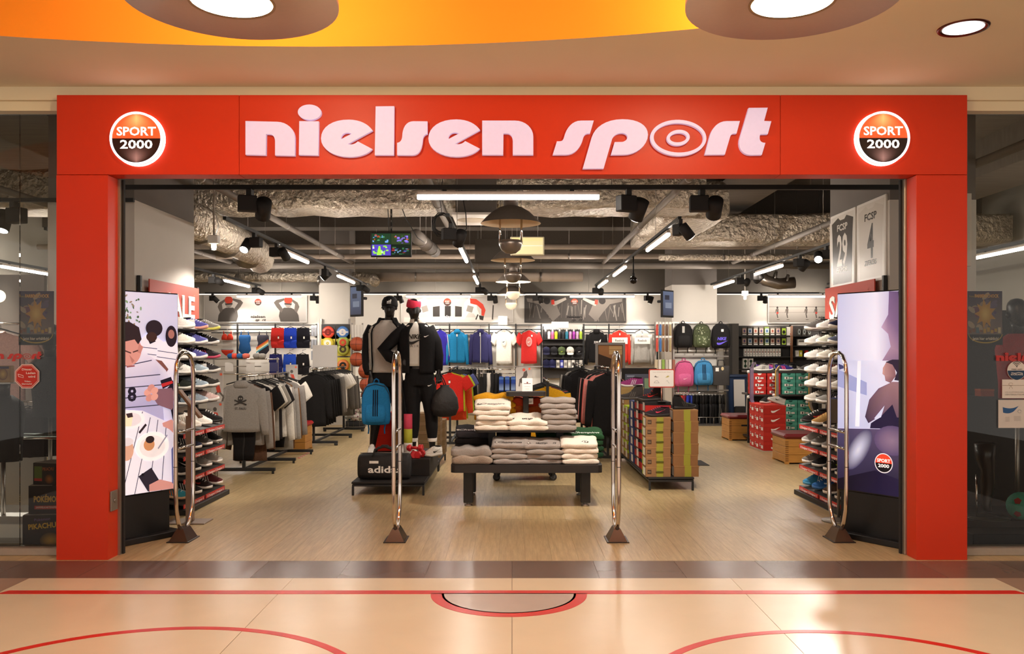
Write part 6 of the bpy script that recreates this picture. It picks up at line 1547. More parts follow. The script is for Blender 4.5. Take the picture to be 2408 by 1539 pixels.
# ---- bottles, caps and boxes
t = thing('wall_shelf', 'black wall shelf unit with bottles, caps and boxes', 'shelf', (X(1277,21.8),21.8,0)); wS = X(1371,21.8)-X(1277,21.8)
box('back_board', mat('#3a3532', .7), 0, wS, .0, .02, .9, 2.12, t)
for y in (798, 811, 842, 865): box('shelf', mat('#2b2724', .5, .3), 0, wS, -.26, 0, Z(y,21.7)-.02, Z(y,21.7), t)
for x in (0, wS): box('side', BLACK, x-.012, x+.012, -.02, .02, 0, 2.2, t)
for i, c in enumerate(('#26262a','#d8c8cc','#d85a8a','#c8d820','#1d1d20','#222226','#2a7f9a','#d898c0','#a83aa8','#d8a8c8','#a8c83a')):
    nm = ('black','white pink','pink','lime','black','dark','teal','pale pink','purple','rose','light green')[i]
    t = thing('water_bottle', '%s water bottle, %s from the left on the back wall shelf' % (nm, ORD[i]), 'bottle', (X(1283+i*8.3,21.6),21.62,Z(798,21.7)), group='water bottles')
    b = MB(); b.lathe([(0,0),(.034,0),(.036,.01),(.034,.09),(.037,.11),(.036,.16),(.024,.19),(0,.19)], 14); b.obj('flask', PLAST, t, color=c); b = MB(); b.lathe([(.022,.19),(.024,.2),(.018,.23),(.008,.25),(0,.25)], 12); b.obj('cap', PLAST, t, color='#26241f' if i % 2 else '#e0dcd4')
b = MB(); b.lathe([(.092,0),(.096,.03),(.088,.075),(.066,.11),(.03,.128),(0,.13)], 20); CAPM = b.mesh('crown', FAB)
b = MB(); b.grid(lambda u,v: (.085*sin((u-.5)*2.4), -.085-.075*v*cos((u-.5)*2.4), .012-.03*v), 10, 3); b.grid(lambda u,v: (.085*sin((u-.5)*2.4), -.085-.075*v*cos((u-.5)*2.4), .008-.03*v), 10, 3); VISM = b.mesh('visor', FAB)
for px, py, c, nm, row in ((1285,828,'#24243a','dark blue','upper'),(1303,828,'#232224','black','upper'),(1321,828,'#4e5a3a','olive green','upper'),(1341,828,'#e2dcd0','white','upper'),(1362,828,'#1d1b1c','black logo','upper'),(1285,858,'#232440','navy','lower'),(1299,858,'#28284a','blue','lower')):
    t = thing('baseball_cap', '%s baseball cap in the %s cap row of the back wall' % (nm, row), 'cap', (X(px,21.5),21.55,Z(py,21.5)), group='caps on the back wall', rot=(.35,0,0))
    mkobj('crown', CAPM, t, color=c); mkobj('visor', VISM, t, color=c)
    if nm in ('olive green','white','black logo'): p = Pic(); p.poly(swoosh_poly(0,0,.05), '#c8e83a' if nm[0] == 'o' else ('#4a4440' if nm[0] == 'w' else '#efe9e2')); p.obj('logo', t, (0,-.101,.045), rot=(-.2,0,0))
    b = MB(); b.cyl((0,.02,.11),(0,.16,.10),.004,6); b.obj('peg', STEEL, t)
for i, c in enumerate(('#d8d2c8','#4a4fa8','#cfc9c0','#b8b2aa','#e6e0d8','#5a5652','#d0cac0')):
    t = thing('small_box', 'small %s carton, %s from the left beside the lower caps' % (('white','blue','pale','grey','white','dark','cream')[i], ORD[i]), 'box', (X(1312+i*9,21.55),21.6,Z(865,21.7)), group='small cartons on the back wall shelf')
    box('carton', CARD, -.038, .038, -.04, .04, 0, .19, t, color=c); p = Pic(); p.rect(-.028,.028,.05,.13,('#7a746c','#c8cce8','#8a8580','#efe9e0','#3a3632','#c8c2ba','#a09a92')[i]); p.obj('print', t, (0,-.0406,0))
# loudspeaker-like white boards near the ceiling of the rack
card_sign(1172, 1193, 744, 764, 21.6, 'small white sign above the white T-shirt', '#f2ece2', zbase=2.23)
card_sign(1297, 1337, 757, 772, 21.6, 'blank white sign above the bottle shelf', '#f4eee4', zbase=2.12)
# ================================================================ swimwear and shorts, left back
def swim_mesh():
    b = MB(); b.loft([ring3((0,0,z),rx,ry,18,.75) for z,rx,ry in ((-.17,.105,.03),(-.20,.125,.045),(-.26,.13,.055),(-.36,.105,.05),(-.46,.125,.055),(-.53,.135,.05),(-.60,.085,.04),(-.655,.035,.025))]); m1 = b.mesh('suit', FAB)
    b = MB()
    for s_ in (-1,1): b.tube([(s_*.085,-.015,-.18),(s_*.075,0,-.09),(s_*.085,.02,-.19)], .009, 6)
    b2 = MB(); b2.tube([(.01,0,0),(0,0,.01),(-.008,0,-.01),(0,0,-.05)], .002, 5); b2.tube([(-.12,0,-.10),(0,0,-.055),(.12,0,-.10)], .004, 6)
    return m1, b.mesh('straps', FAB), b2.mesh('hanger', WHITE)
SW = swim_mesh()
for px, c, nm, lab in ((575,'#2c5c94','blue','blue swimsuit hanging on the left back wall'),(618,'#3d3b45','dark','dark swimsuit with a rainbow sash on the left back wall')):
    t = thing('swimsuit', lab, 'swimsuit', (X(px,21.6),21.62,ZG(772)), group='swimwear on the back wall'); t.scale = (1.15,1.15,1.05)
    mkobj('suit', SW[0], t, color=c); mkobj('straps', SW[1], t, color=c); mkobj('hanger', SW[2], t)
    if nm == 'dark':
        p = Pic()
        for k, cc in enumerate(('#d8572c','#e8a03a','#efe6c8','#4aa0b8')): p.poly([(-.13,-.46+.0-k*.035),(.13,-.27-k*.035),(.13,-.305-k*.035),(-.13,-.495-k*.035)], cc)
        p.obj('rainbow_sash', t, (0,-.058,0))
t = thing('bikini', 'red bikini hanging on the left back wall', 'swimsuit', (X(534,21.6),21.62,ZG(772)), group='swimwear on the back wall')
b = MB(); 
for s_ in (-1,1): b.loft([ring3((s_*.068,0,z),rx,ry,12,.8) for z,rx,ry in ((-.15,.035,.02),(-.19,.06,.04),(-.25,.078,.05),(-.29,.075,.04))])
b.tube([(-.14,0,-.285),(0,-.02,-.29),(.14,0,-.285)], .014, 8)
b.obj('top', FAB, t, color='#d5402c')
b = MB()
for s_ in (-1,1): b.tube([(s_*.075,0,-.16),(s_*.095,0,-.08),(s_*.10,.02,-.14)], .008, 6)
b.obj('straps', FAB, t, color='#d5402c')
b = MB(); b.loft([ring3((0,0,z),rx,ry,16,.7) for z,rx,ry in ((-.53,.155,.045),(-.57,.155,.05),(-.61,.13,.045),(-.66,.075,.035),(-.69,.03,.02))]); b.obj('briefs', FAB, t, color='#d5402c')
b = MB(); b.loft([ring3((0,0,z),.157,.048,16,.7) for z in (-.525,-.55)], cap=False); b.obj('briefs_band', FAB, t, color='#9aa0a4'); mkobj('hanger', SW[2], t)
b = MB(); b.cyl((-.13,0,-.10),(-.13,0,-.54),.003); b.cyl((.13,0,-.10),(.13,0,-.54),.003); b.obj('clip_rods', WHITE, t)
for px, py, c, nm, row in ((653,770,'#c92f2a','red','upper'),(683,770,'#2340b0','royal blue','upper'),(713,770,'#17151c','black','upper'),(651,832,'#2a2c66','navy','lower'),(684,832,'#2a50c0','blue','lower'),(714,832,'#1b191c','black','lower')):
    t = garment('shorts', '%s swim shorts in the %s row of the left back wall' % (nm, row), (X(px,21.5), 21.5 if row == 'upper' else 21.4, Z(py,21.5)+.08), 0, c, scale=(.95,1.1,1.18), group='swim shorts on the back wall'); paper_tag(t, .03, -.28, -.035, '#efe9e0', .035, .06)
    b = MB(); b.cyl((0,0,0),(0,.3,.02),.005,6); b.obj('peg', STEEL, t)
for k, (px, py) in enumerate(((735,779),(735,808),(735,835),(742,779),(742,808))):
    t = thing('goggles_pack', 'small silver goggles pack on the left back wall, %s of five' % ORD[k], 'goggles', (X(px,21.5),21.5,Z(py,21.5)), group='goggles packs'); box('pack', PLAST, -.03, .03, -.03, .03, -.13, .10, t, r=.01, color='#8d8f96'); box('card', WHITE, -.03, .03, .0, .004, .10, .14, t)
# chrome accessory stand in front of the swimwear
t = thing('accessory_stand', 'chrome accessory stand with small cards in front of the swimwear', 'stand', (X(590,17.0),17.0,0))
for z in (Z(845,17),Z(880,17)): b = MB(); b.tube([(-.75,0,z),(.55,0,z)], .012, 8); b.obj('rail', CHROME, t)
for x in (-.72,.52): box('post', STEEL, x-.015, x+.015, -.015, .015, 0, 1.45, t); box('foot', BLACK, x-.03, x+.03, -.25, .25, 0, .04, t)
for k, (px, c) in enumerate(((540,'#c2bbb4'),(590,'#cfc8c0'),(625,'#d8d1c8'),(645,'#3a3a68'))): box('info_card', mat(c, .6), X(px,17)-X(590,17)-.08, X(px,17)-X(590,17)+.08, -.03, -.02, Z(874,17), Z(853,17), t)
for k, (px, c) in enumerate(((545,'#1f4a7a'),(566,'#2a5c90'),(580,'#d06a5a'),(553,'#c84a3a'),(605,'#8a8580'),(618,'#a09a92'))):
    o = tag(MB().lathe([(0,0),(.05,.0),(.075,.04),(.07,.08),(.03,.10),(0,.10)],14).obj('swim_cap', FAB, None, (X(px,16.9),16.86,Z(845,17)+.012), color=c), '%s swim cap on the accessory stand, %s from left' % (('navy','blue','coral','red','grey','silver')[k], ORD[(0,2,3,1,4,5)[k]]), 'swim cap', 'swim caps')
# ================================================================ ball and disc displays on the left column
dC = 18.5
t = thing('column_rack', 'steel pegboard on the front of the left rear column', 'wall rack', (X(786,dC),dC+.05,0))
box('pegboard', mat('#8f887f', .5, .4), X(754,dC)-X(786,dC), X(822,dC)-X(786,dC), 0, .03, .6, Z(762,dC), t)
for u in (754, 821): box('upright', STEEL, X(u,dC)-X(786,dC)-.02, X(u,dC)-X(786,dC)+.02, -.03, .03, 0, Z(750,dC), t)
for px, py, c, c2, nm in ((771,782,'#d8452c','#7a1f18','red'),(805,782,'#3f6fae','#d8d0c8','blue and white'),(770,808,'#c8b42a','#e8e2d0','yellow rimmed white'),(806,806,'#8f9c3a','#c8482c','olive green'),(806,822,'#a8a83a','#4a3a20','lime'),(806,860,'#d8762a','#2a2320','orange'),(811,908,'#c03024','#8a1c16','deep red')):
    t = thing('throwing_disc', '%s throwing disc in its pack on the left rear column' % nm, 'disc', (X(px,dC-.1),dC-.06,Z(py,dC)), group='throwing discs')
    box('pack_card', mat('#2a2624' if nm in ('red','blue and white') else '#c8b83a', .5), -.15, .15, .02, .028, -.14, .17, t)
    b = MB(); b.lathe([(0,-.03),(.10,-.03),(.125,-.02),(.13,0),(.125,.01),(0,.01)], 28, axis='y'); b.obj('disc', PLAST, t, color=c)
    p = Pic(); p.ell(0,0,.075,.075,c2); p.ell(0,0,.03,.03,c); p.rect(-.12,.12,-.012,.018,c2) if nm in ('red','blue and white') else p.ell(0,0,.01,.01,c2); p.obj('disc_print', t, (0,-.0306,0))
def ball(r, c, label, loc, group, seams='#201814', kind='basket'):
    t = thing('basketball' if kind == 'basket' else 'football', label, 'ball', loc, group=group)
    b = MB(); b.lathe([(r*sin(pi*k/12), -r*cos(pi*k/12)) for k in range(13)], 20); b.obj('ball_skin', mat('oc', .5, var=.05, bump=.3, scale=90, name='ball_rubber'), t, color=c)
    b = MB(); q = r*1.004
    if kind == 'basket':
        b.tube([(q*cos(a),q*sin(a),0) for a in [2*pi*i/20 for i in range(20)]], r*.022, 5, closed=True); b.tube([(0,q*cos(a),q*sin(a)) for a in [2*pi*i/20 for i in range(20)]], r*.022, 5, closed=True)
        b.tube([(r*.55+r*.30*cos(a)**2,-q*.835*cos(a)*(.9),q*.83*sin(a)) for a in [2*pi*i/20 for i in range(20)]], r*.02, 5, closed=True)
        b.obj('seams', mat(seams, .6), t)
    else:
        for k in range(5):
            a = 2*pi*k/5; c_ = Vector((cos(a)*.75,-.6,sin(a)*.75)).normalized()*r*1.003; u = c_.orthogonal().normalized(); w = c_.normalized().cross(u)
            b.add([tuple(c_+(u*cos(2*pi*j/5)+w*sin(2*pi*j/5))*r*.26) for j in range(5)], [(0,1,2,3,4)])
        stuff(b.obj('panels', mat(seams, .5), t))
    return t
for k, (px, py, d) in enumerate(((840,810,18.3),(840,846,18.3),(860,873,17.9),(863,905,17.9),(866,932,17.9))):
    ball(.155, '#b4502c', 'basketball, %s from the top on the left rear column' % ORD[k], (X(px,d), d, Z(py,d)), 'basketballs by the left rear column')
    bpy.data.objects  # balls sit in wire brackets
t = thing('ball_rack', 'steel ball rack on the right side of the left rear column', 'wall rack', (X(838,18.5),18.55,0))
for u in (-.10,.12): box('upright', STEEL, u-.015, u+.015, 0, .03, 0, Z(760,18.5), t)
for k, (px,py) in enumerate(((840,826),(840,862),(860,889),(863,921),(866,948))): box('ball_shelf', STEEL, X(px,18.3)-X(838,18.5)-.1, X(px,18.3)-X(838,18.5)+.1, -.75 if k > 1 else -.35, 0, Z(py,18.1)-.015, Z(py,18.1), t)
for k in range(4): box('long_pack', mat('#d8d1c8', .5), -.10+k*.065, -.055+k*.065, -.06, -.02, Z(794,18.4), Z(764,18.4), t)
t = thing('ball_basket', 'wire basket of small footballs at the foot of the left rear column', 'basket', (X(836,17.6),17.6,0))
b = MB()
for z, r in ((.62,.26),(.45,.25),(.25,.24),(.06,.22)): b.tube([(r*cos(a),r*sin(a),z) for a in [2*pi*i/20 for i in range(20)]], .006, 5, closed=True)
for i in range(12): a = 2*pi*i/12; b.tube([(.22*cos(a),.22*sin(a),.06),(.26*cos(a),.26*sin(a),.62)], .004, 5)
b.obj('wire', STEEL, t); b = MB(); b.lathe([(0,0),(.18,0),(.2,.05),(.2,.16),(0,.16)], 16); b.obj('bottom_tub', BLACKM, t)
rnd = random.Random(8)
for k in range(14):
    lay = k//5; a = k*2.4; r = .13 if k % 5 else .0
    ball(.085, ['#dcd6cc','#cfd4cc','#d8d0c8'][k % 3], 'small white football in the wire basket', (X(836,17.6)+r*cos(a), 17.6+r*sin(a), .26+lay*.15), 'small footballs in the wire basket', ['#5a7a4a','#3a6a8a','#8a4a5a'][k % 3], 'foot')
# ================================================================ shoe box island right of the table
low_platform(1.53, 2.04, 9.76, 12.4, .148, 'low black platform carrying stacks of shoe boxes', (-1,1))
def keen_front(handle):
    def deco(t, w, d, h):
        p = Pic(); p.rect(-.02,.055,0,h,'#8f8a2e')
        if handle: p.rect(-w/2+.02,-w/2+.065,h*.30,h*.72,'#4a3828'); p.text('box', -w/2+.0425, h*.46, .012, '#c8b08c', w=.03)
        p.obj('front_print', t, (0,-d/2-.0006,0))
        if handle:
            b = MB(); b.tube([(-.028,-d/2-.004,h*.52),(-.02,-d/2-.008,h*.47),(.05,-d/2-.008,h*.47),(.058,-d/2-.004,h*.52),(.05,-d/2-.008,h*.56),(-.02,-d/2-.008,h*.56)], .004, 5, closed=True); b.obj('cord_handle', mat('#5a5a1c', .8), t)
        p = Pic(); p.rect(-d/2+.01,-d/2+.07,.008,h-.008,'#a8c02e'); p.rect(-d/2+.07,d/2-.01,.012,h-.012,'#e4ded2'); p.obj('end_print', t, (-w/2-.0012,0,0), rot=(0,0,-pi/2))
    return deco
hl, hr = .112, .126
for k in range(6):
    shoe_box('brown shoe box with cord handle, %s from the bottom of the left front stack' % ORD[k], (X(1543,9.95)+.004*sin(k*3),9.93,.148+k*hl), .01*sin(k*2), w=.285, d=.25, h=hl-.001, body='#8a6440', lid='#916a44', lab=None, group='brown shoe boxes of the left front stack', deco=keen_front(True), lidh=.02)
for k in range(6):
    shoe_box('brown shoe box with green band, %s from the bottom of the right front stack' % ORD[k], (X(1606,9.98)+.004*cos(k*3),9.96,.148+k*hr), .012*cos(k*2), w=.285, d=.30, h=hr-.001, body='#835c38', lid='#8a633d', lab=None, group='brown shoe boxes of the right front stack', deco=keen_front(False), lidh=.02)
for r, (y, x, n, h, body, lid, nm, grp) in enumerate(((10.32,1.70,7,.118,'#b02018','#1a1717','red and black','red and black shoe boxes'),(10.78,1.69,7,.117,'#a01e18','#1a1717','dark red and black','red and black shoe boxes'),
        (11.22,1.68,7,.112,'#2e3a66','#343f70','blue','blue shoe boxes'),(11.66,1.67,6,.115,'#8a6a40','#a8c02e','brown and lime','lime and brown shoe boxes'),(12.08,1.68,7,.115,'#977245','#a07a4c','plain brown','plain brown shoe boxes'))):
    for k in range(n): shoe_box('%s shoe box, %s from the bottom, %s row behind the front stacks' % (nm, ORD[k], ORD[r]), (x+.005*sin(k*2+r),y,.148+k*h), 0, w=.30, d=.40, h=h-.001, body=body, lid=lid, lab='#d8d0c4', group=grp, lidh=.04)
for r, (y, n, h, c, nm) in enumerate(((10.36,6,.115,'#7d5a36','brown'),(10.80,6,.115,'#85623c','light brown'),(11.24,6,.115,'#7a5632','brown'),(11.68,6,.115,'#8a6640','tan'),(12.1,6,.115,'#7d5a36','dull brown'))):
    for k in range(n): shoe_box('%s shoe box, %s from the bottom, right side, %s row back' % (nm, ORD[k], ORD[r]), (1.97,y,.148+k*h), 0, w=.22, d=.40, h=h-.001, body=c, lab=None, group='shoe boxes on the right side of the island', lidh=.03)
HS = 'hiking shoes on the shoe box island'
shoe('black and pink hiking shoe on the left front box stack', (X(1545,9.93),9.90,.148+6*hl), .25, '#2a2024', '#2b2725', '#c8405a', '#c8405a', 'side_mark', group=HS, collar='#8a2a3c')
shoe('black hiking boot on the right front box stack', (X(1608,9.96),9.93,.148+6*hr), pi+.35, '#1c1a19', '#26221f', '#6a7a2a', '#3a3632', 'side_stripes', True, group=HS)
shoe('grey hiking boot on the boxes left of the red boot', (X(1480,10.8),10.72,.148+7*.117), .1, '#3a3532', '#4a443f', None, '#5a534d', 'side_stripes', True, group=HS, scale=1.1)
shoe('black and red hiking boot on the red and black boxes', (X(1528,10.3),10.30,.148+7*.118), .2, '#241f1e', '#3a3430', '#c8302a', '#c8302a', 'side_mark', True, group=HS, scale=1.1, collar='#a82a24')
shoe('dark hiking boot behind the sign pole on the boxes', (X(1565,10.8),10.80,.148+6*.115), 2.9, '#2b2826', '#35302c', None, '#5a554f', 'side_mark', True, group=HS)
shoe_box('tan shoe box lying on top of the rear boxes under the pink shoe', (X(1482,12.05),12.05,.148+7*.115), 0, w=.33, d=.3, h=.12, body='#a08050', lab=None, lidh=.04)
shoe('violet pink sports shoe on the highest shoe box', (X(1484,12.0),12.0,.148+7*.115+.12), .2, '#8a3468', '#d8d0c8', '#2a2628', '#c8b0c0', 'side_stripes', group=HS, scale=1.15)
t = thing('sign_stand', 'red framed white sign on a pole above the shoe boxes', 'sign', (X(1553,10.2),10.12,.98))
b = MB(); b.cyl((0,0,-.0),(0,0,.16),.008,10); b.obj('pole', mat('#b07a6a', .3, .6), t)
b = MB(); b.prism([(x,z) for x,z in rrect(-.150,.150,.16,.375,.02)], -.008, .008); b.obj('frame', mat('#b0301c', .4, name='sign_frame'), t)
p = Pic(); p.poly(rrect(-.138,.138,.172,.363,.012), '#ded7ce'); p.text('Unsere Schuhe für jedes Wetter', 0, .335, .010, '#a08a80', w=.21)
p.poly([(-.09,.285),(-.07,.30),(-.06,.286),(-.03,.283),(-.06,.278)],'#6a5f58'); p.poly([(.04,.275),(.07,.30),(.09,.295),(.075,.28)],'#b0a05a'); p.line([(-.09,.215),(-.075,.235),(-.05,.24),(-.03,.215),(-.09,.215)],.003,'#6a635c'); p.line([(.05,.235),(.07,.24),(.075,.22),(.09,.21)],.003,'#8a837c'); p.obj('print', t, (0,-.0086,0))
box('foot_box', mat('#2a2624', .5), -.05, .05, -.04, .04, -.005, .004, t)
# screen terminal and frame behind it
t = thing('info_terminal', 'black monitor terminal behind the shoe box island', 'monitor', (X(1506,14.0),14.0,0))
box('case', BLACKM, -.30, .26, -.03, .03, Z(940,14), Z(866,14), t, r=.008); box('column', BLACKM, -.25, .2, 0, .06, .02, Z(940,14), t); box('foot', BLACK, -.3, .3, -.2, .25, 0, .02, t)
p = Pic(); p.vgrad(-.25,.24,Z(932,14),Z(880,14),'#2c2a30','#46464e'); p.rect(-.22,-.1,Z(886,14),Z(884,14),'#8a8a94'); p.rect(-.1,.0,Z(910,14),Z(896,14),'#5a6a80'); p.rect(.06,.14,Z(914,14),Z(890,14),'#6a7a5a'); p.obj('screen', t, (0,-.0306,0), screen_mat(.4))
t = thing('poster_stand', 'grey metal frame with a picture of a brown box behind the right gate', 'sign', (X(1435,14.6),14.6,0))
w = (X(1467,14.6)-X(1403,14.6))/2; z0, z1 = Z(872,14.6), Z(806,14.6)
for s_ in (-1,1): box('frame_side', mat('#7d7770', .4, .5), s_*w-.02, s_*w+.02, -.02, .02, z0-.35, z1, t)
for z in (z1-.02, z0): box('frame_bar', mat('#7d7770', .4, .5), -w+.02, w-.02, -.02, .02, z-.02, z+.02, t)
p = Pic(); p.vgrad(-w+.03,w-.03,z0+.03,z1-.05,'#8a5c34','#a8754a'); p.poly([(-w+.03,z0+.03),(0,z0+.03),(.02,z0+.2),(-w+.03,z0+.28)],'#3a2a1e'); p.rect(-.02,w-.03,z1-.2,z1-.06,'#c8a06c'); p.line([(-.02,z1-.12),(w-.03,z1-.12)],.006,'#8a6438'); p.obj('picture', t, (0,-.01,0))
box('board', mat('#6a4a30', .7), -w+.02, w-.02, -.009, .01, z0+.02, z1-.04, t)
box('post', STEEL, -.02, .02, -.015, .015, 0, z0-.0, t); box('foot', BLACK, -.25, .25, -.15, .15, 0, .02, t)
# black exercise box with yellow top
t = thing('exercise_box', 'black exercise box with a yellow padded top behind the right gate', 'box', (X(1425,14.1),14.35,0))
box('body', mat('#26211c', .6, var=.06), -.20, .20, -.25, .25, 0, .40, t, r=.01); box('padded_top', mat('#c08a16', .6, name='yellow_pad'), -.205, .205, -.255, .255, .40, .455, t, r=.02)
for k in range(4): box('side_slot', mat('#7a5a18', .6), -.206, -.2, -.1, .1, .08+k*.08, .10+k*.08, t)
# ================================================================ backpacks on the right rear column
dB = 18.95
t = thing('column_rack', 'steel rack with backpacks on the front of the right rear column', 'wall rack', (X(1640,19.05),19.05,0))
for u in (1582, 1688): box('upright', STEEL, X(u,19.05)-X(1640,19.05)-.02, X(u,19.05)-X(1640,19.05)+.02, -.03, .02, 0, Z(757,19), t)
for py in (759, 825, 838, 918): box('bar', STEEL if py != 825 else WHITE, X(1582,19.05)-X(1640,19.05), X(1712,19.05)-X(1640,19.05), -.05, -.02, Z(py,19)-.02, Z(py,19)+.012, t)
BG = 'backpacks on the right rear column'
backpack('black backpack with white stripe label in the upper row', (X(1605,dB),dB-.075,Z(818,dB)), 0, '#1c1a1a', '#211f1f', None, None, BG, (1.25,1.1,1.18))
p = Pic(); 
for k in range(3): p.rect(-.03+k*.015,-.022+k*.015,.27,.39,'#efe9e2')
p.obj('brand_mark', bpy.data.objects[[o.name for o in COL.objects if o.name.startswith('backpack') and o.parent is None][-1]], (0,-.092,0))
t = backpack('green camouflage backpack in the upper row', (X(1648,dB),dB-.075,Z(818,dB)), 0, '#4a5038', '#525a3e', '#2a2c22', None, BG, (1.22,1.1,1.15))
rnd = random.Random(4); p = Pic(.0002)
for k in range(50): x = rnd.gauss(0,.06); z = rnd.uniform(.04,.40); p.ell(x,z,rnd.uniform(.008,.022),rnd.uniform(.005,.012),rnd.choice(['#8a9070','#2c3024','#6a7254','#a8ac90']),rnd.uniform(0,3),7)
p.v = [(max(-.12,min(.12,x)),y-.118 if z < .21 else y-.092,z) for x,y,z in p.v]; stuff(p.obj('camouflage_patches', t))
t = backpack('black backpack with violet logo in the upper row', (X(1693,dB),dB-.075,Z(820,dB)), -.15, '#1d1b1c', '#201e1f', None, None, BG, (1.28,1.1,1.2))
p = Pic(); p.text('NIKE', .01, .15, .05, '#6a5ad8', w=.15, bold=.04, shear=.2); p.poly(swoosh_poly(.01,.105,.16),'#6a5ad8'); p.obj('brand_mark', t, (0,-.124,0)); paper_tag(t, .02, .33, -.095, '#efe9e0', .04, .06)
t = backpack('pink backpack in the lower row', (X(1607,dB),dB-.075,Z(909,dB)), .05, '#c85a86', '#cf6490', '#b84a78', None, BG, (1.3,1.1,1.25)); p = Pic(); p.poly(swoosh_poly(0,0,.07),'#e8a8c0'); p.obj('brand_mark', t, (0,-.125,.14))
backpack('light blue backpack with dark stripes in the lower row', (X(1652,dB),dB-.075,Z(906,dB)), 0, '#3f7fae', '#4688b6', '#35709c', '#1a2436', BG, (1.32,1.1,1.2))
t = thing('shopper_bag', 'dark grey shopper bag beside the light blue backpack', 'bag', (X(1693,dB),dB-.075,Z(906,dB)), group=BG); b = MB(); b.loft([ring3((0,0,z),.18,.07,20,.35) for z in (0,.01,.25,.42)]); b.obj('bag_body', mat('#3a3634', .9, var=.1, scale=60), t)
b = MB(); b.tube([(-.08,-.02,.42),(-.06,0,.54),(.06,0,.54),(.08,-.02,.42)], .010, 6); b.obj('handle', BLACKM, t); p = Pic(); p.ell(.02,.36,.03,.04,'#d8c090'); p.rect(-.13,-.06,.30,.38,'#efe9e0'); p.obj('tags', t, (0,-.074,0))
for px, c, nm, w_ in ((1545,'#c8402e','red sticks pack',.05),(1553,'#3a6aa8','blue sticks pack',.05),(1560,'#8a5a30','brown grip pack',.05),(1568,'#5a4030','dark grip pack',.06),(1576,'#a8946a','tan grip pack',.05)):
    for r, (py0, py1) in enumerate(((763,790),(795,828))):
        t = thing('racket_grip', '%s in the %s row left of the backpacks' % (nm, ('upper','lower')[r]), 'sports pack', (X(px,18.7),18.7,Z(py1,18.7)), group='hanging sports packs'); h = Z(py0,18.7)-Z(py1,18.7)
        b = MB(); b.loft([ring3((0,0,z*h),w_*.5*k,.02,10,.7) for z,k in ((0,.6),(.1,1),(.8,1),(1,.5))]); b.obj('pack', PLAST, t, color=c); box('header_card', WHITE, -w_*.5, w_*.5, -.004, .004, h, h+.05, t); b = MB(); b.cyl((0,0,h+.04),(0,.25,h+.05),.004,6); b.obj('peg', STEEL, t)
t = thing('peg_stand', 'steel stand with hanging sports packs left of the backpacks', 'wall rack', (X(1562,19),18.98,0))
for x in (-.2,.2): box('upright', STEEL, x-.015, x+.015, -.015, .015, 0, Z(758,19), t)
for z in (Z(760,19),Z(792,19),Z(850,19)): box('bar', STEEL, -.2, .2, -.02, .0, z-.012, z+.012, t)
for k in range(6): box('tray_pack', mat(('#c8b89a','#d8d0c4','#8aa84a','#b8b0a4','#e0dad0','#9a5a48')[k], .6), -.22+k*.075, -.16+k*.075, -.10, -.03, Z(870,19), Z(846,19), t)
pc = ['#d8703a','#c03a2c','#8a2a3a','#2f3fa8','#2a3a8a','#191718','#1d1b1c','#161516','#232122','#191818','#2a2829','#1c1a1b','#171617','#4a4744','#1e1c1d']
for k, c in enumerate(pc):
    nm = {'#d':'orange','#c':'red','#8':'dark red','#2f':'blue','#2a3a':'dark blue'}.get(c[:2], 'black')
    if c in ('#2f3fa8','#2a3a8a'): nm = 'blue'
    if c == '#4a4744': nm = 'grey'
    garment('pants', '%s sports trousers, %s from the left below the backpacks' % (nm, ORD[k]), (X(1597+k*7.4,18.7), 18.7, Z(924,18.7)), 1.2+.12*sin(k*2), c, group='sports trousers below the backpacks', v=k, scale=(1.0,1.0,.72))
b = MB(); b.tube([(X(1590,18.7),18.7,Z(924,18.7)-.008),(X(1708,18.7),18.7,Z(924,18.7)-.008)], .012, 8); tag(b.obj('hang_bar', CHROME), 'chrome hanging bar below the backpacks', 'bar')
t = thing('storage_basket', 'flat wire basket on the floor below the sports trousers', 'basket', (X(1650,18.6),18.6,0)); box('tray', mat('#4a4540', .6), -.55, .5, -.25, .25, 0, .03, t)
for k in range(8): b = MB(); b.tube([(-.55+k*.15,-.25,.03),(-.55+k*.15,-.25,.18)], .006, 5); b.obj('wire', STEEL, t)
b = MB(); b.tube([(-.55,-.25,.18),(.5,-.25,.18)], .007, 5); b.obj('rim_wire', STEEL, t)
# ================================================================ packaged goods at the right back
d = 21.7
t = thing('goods_wall', 'black shelf wall with packaged training goods at the right back', 'shelf', (X(1735,d),d+.05,0)); wG = X(1935,d)-X(1735,d)
box('back_board', mat('#2f2b28', .7, var=.05), 0, wG, .1, .12, .5, Z(766,d), t)
for py in (790.5, 813.5, 839, 868): box('shelf', mat('#26221f', .5), 0, wG, -.2, .1, Z(py,d)-.02, Z(py,d), t)
for u in (1735, 1862, 1934): box('upright', BLACK, X(u,d)-X(1735,d)-.02, X(u,d)-X(1735,d)+.02, .05, .1, 0, Z(764,d), t)
def goods(px0, px1, py0, py1, c, label, group, draw=None, dy=0, name='product_pack'):
    a = P(px0,py1,d); e = P(px1,py0,d); w = e.x-a.x; h = e.z-a.z; t = thing(name, label, 'package', (a.x+w/2, d-.06+dy, a.z), group=group)
    b = MB(); b.rbox(-w/2+.004,w/2-.004,-.05,.05,0,h-.006,.006); b.obj('carton', CARD, t, color=c)
    p = Pic(); (draw or (lambda p, w, h: (p.rect(-w*.36,w*.36,h*.30,h*.72,'#b8a090'), p.rect(-w*.36,w*.36,h*.80,h*.90,'#d8d2c8'), p.ell(0,h*.5,w*.22,h*.14,'#6a4a40'))))(p, w, h); p.obj('print', t, (0,-.0506,0)); return t
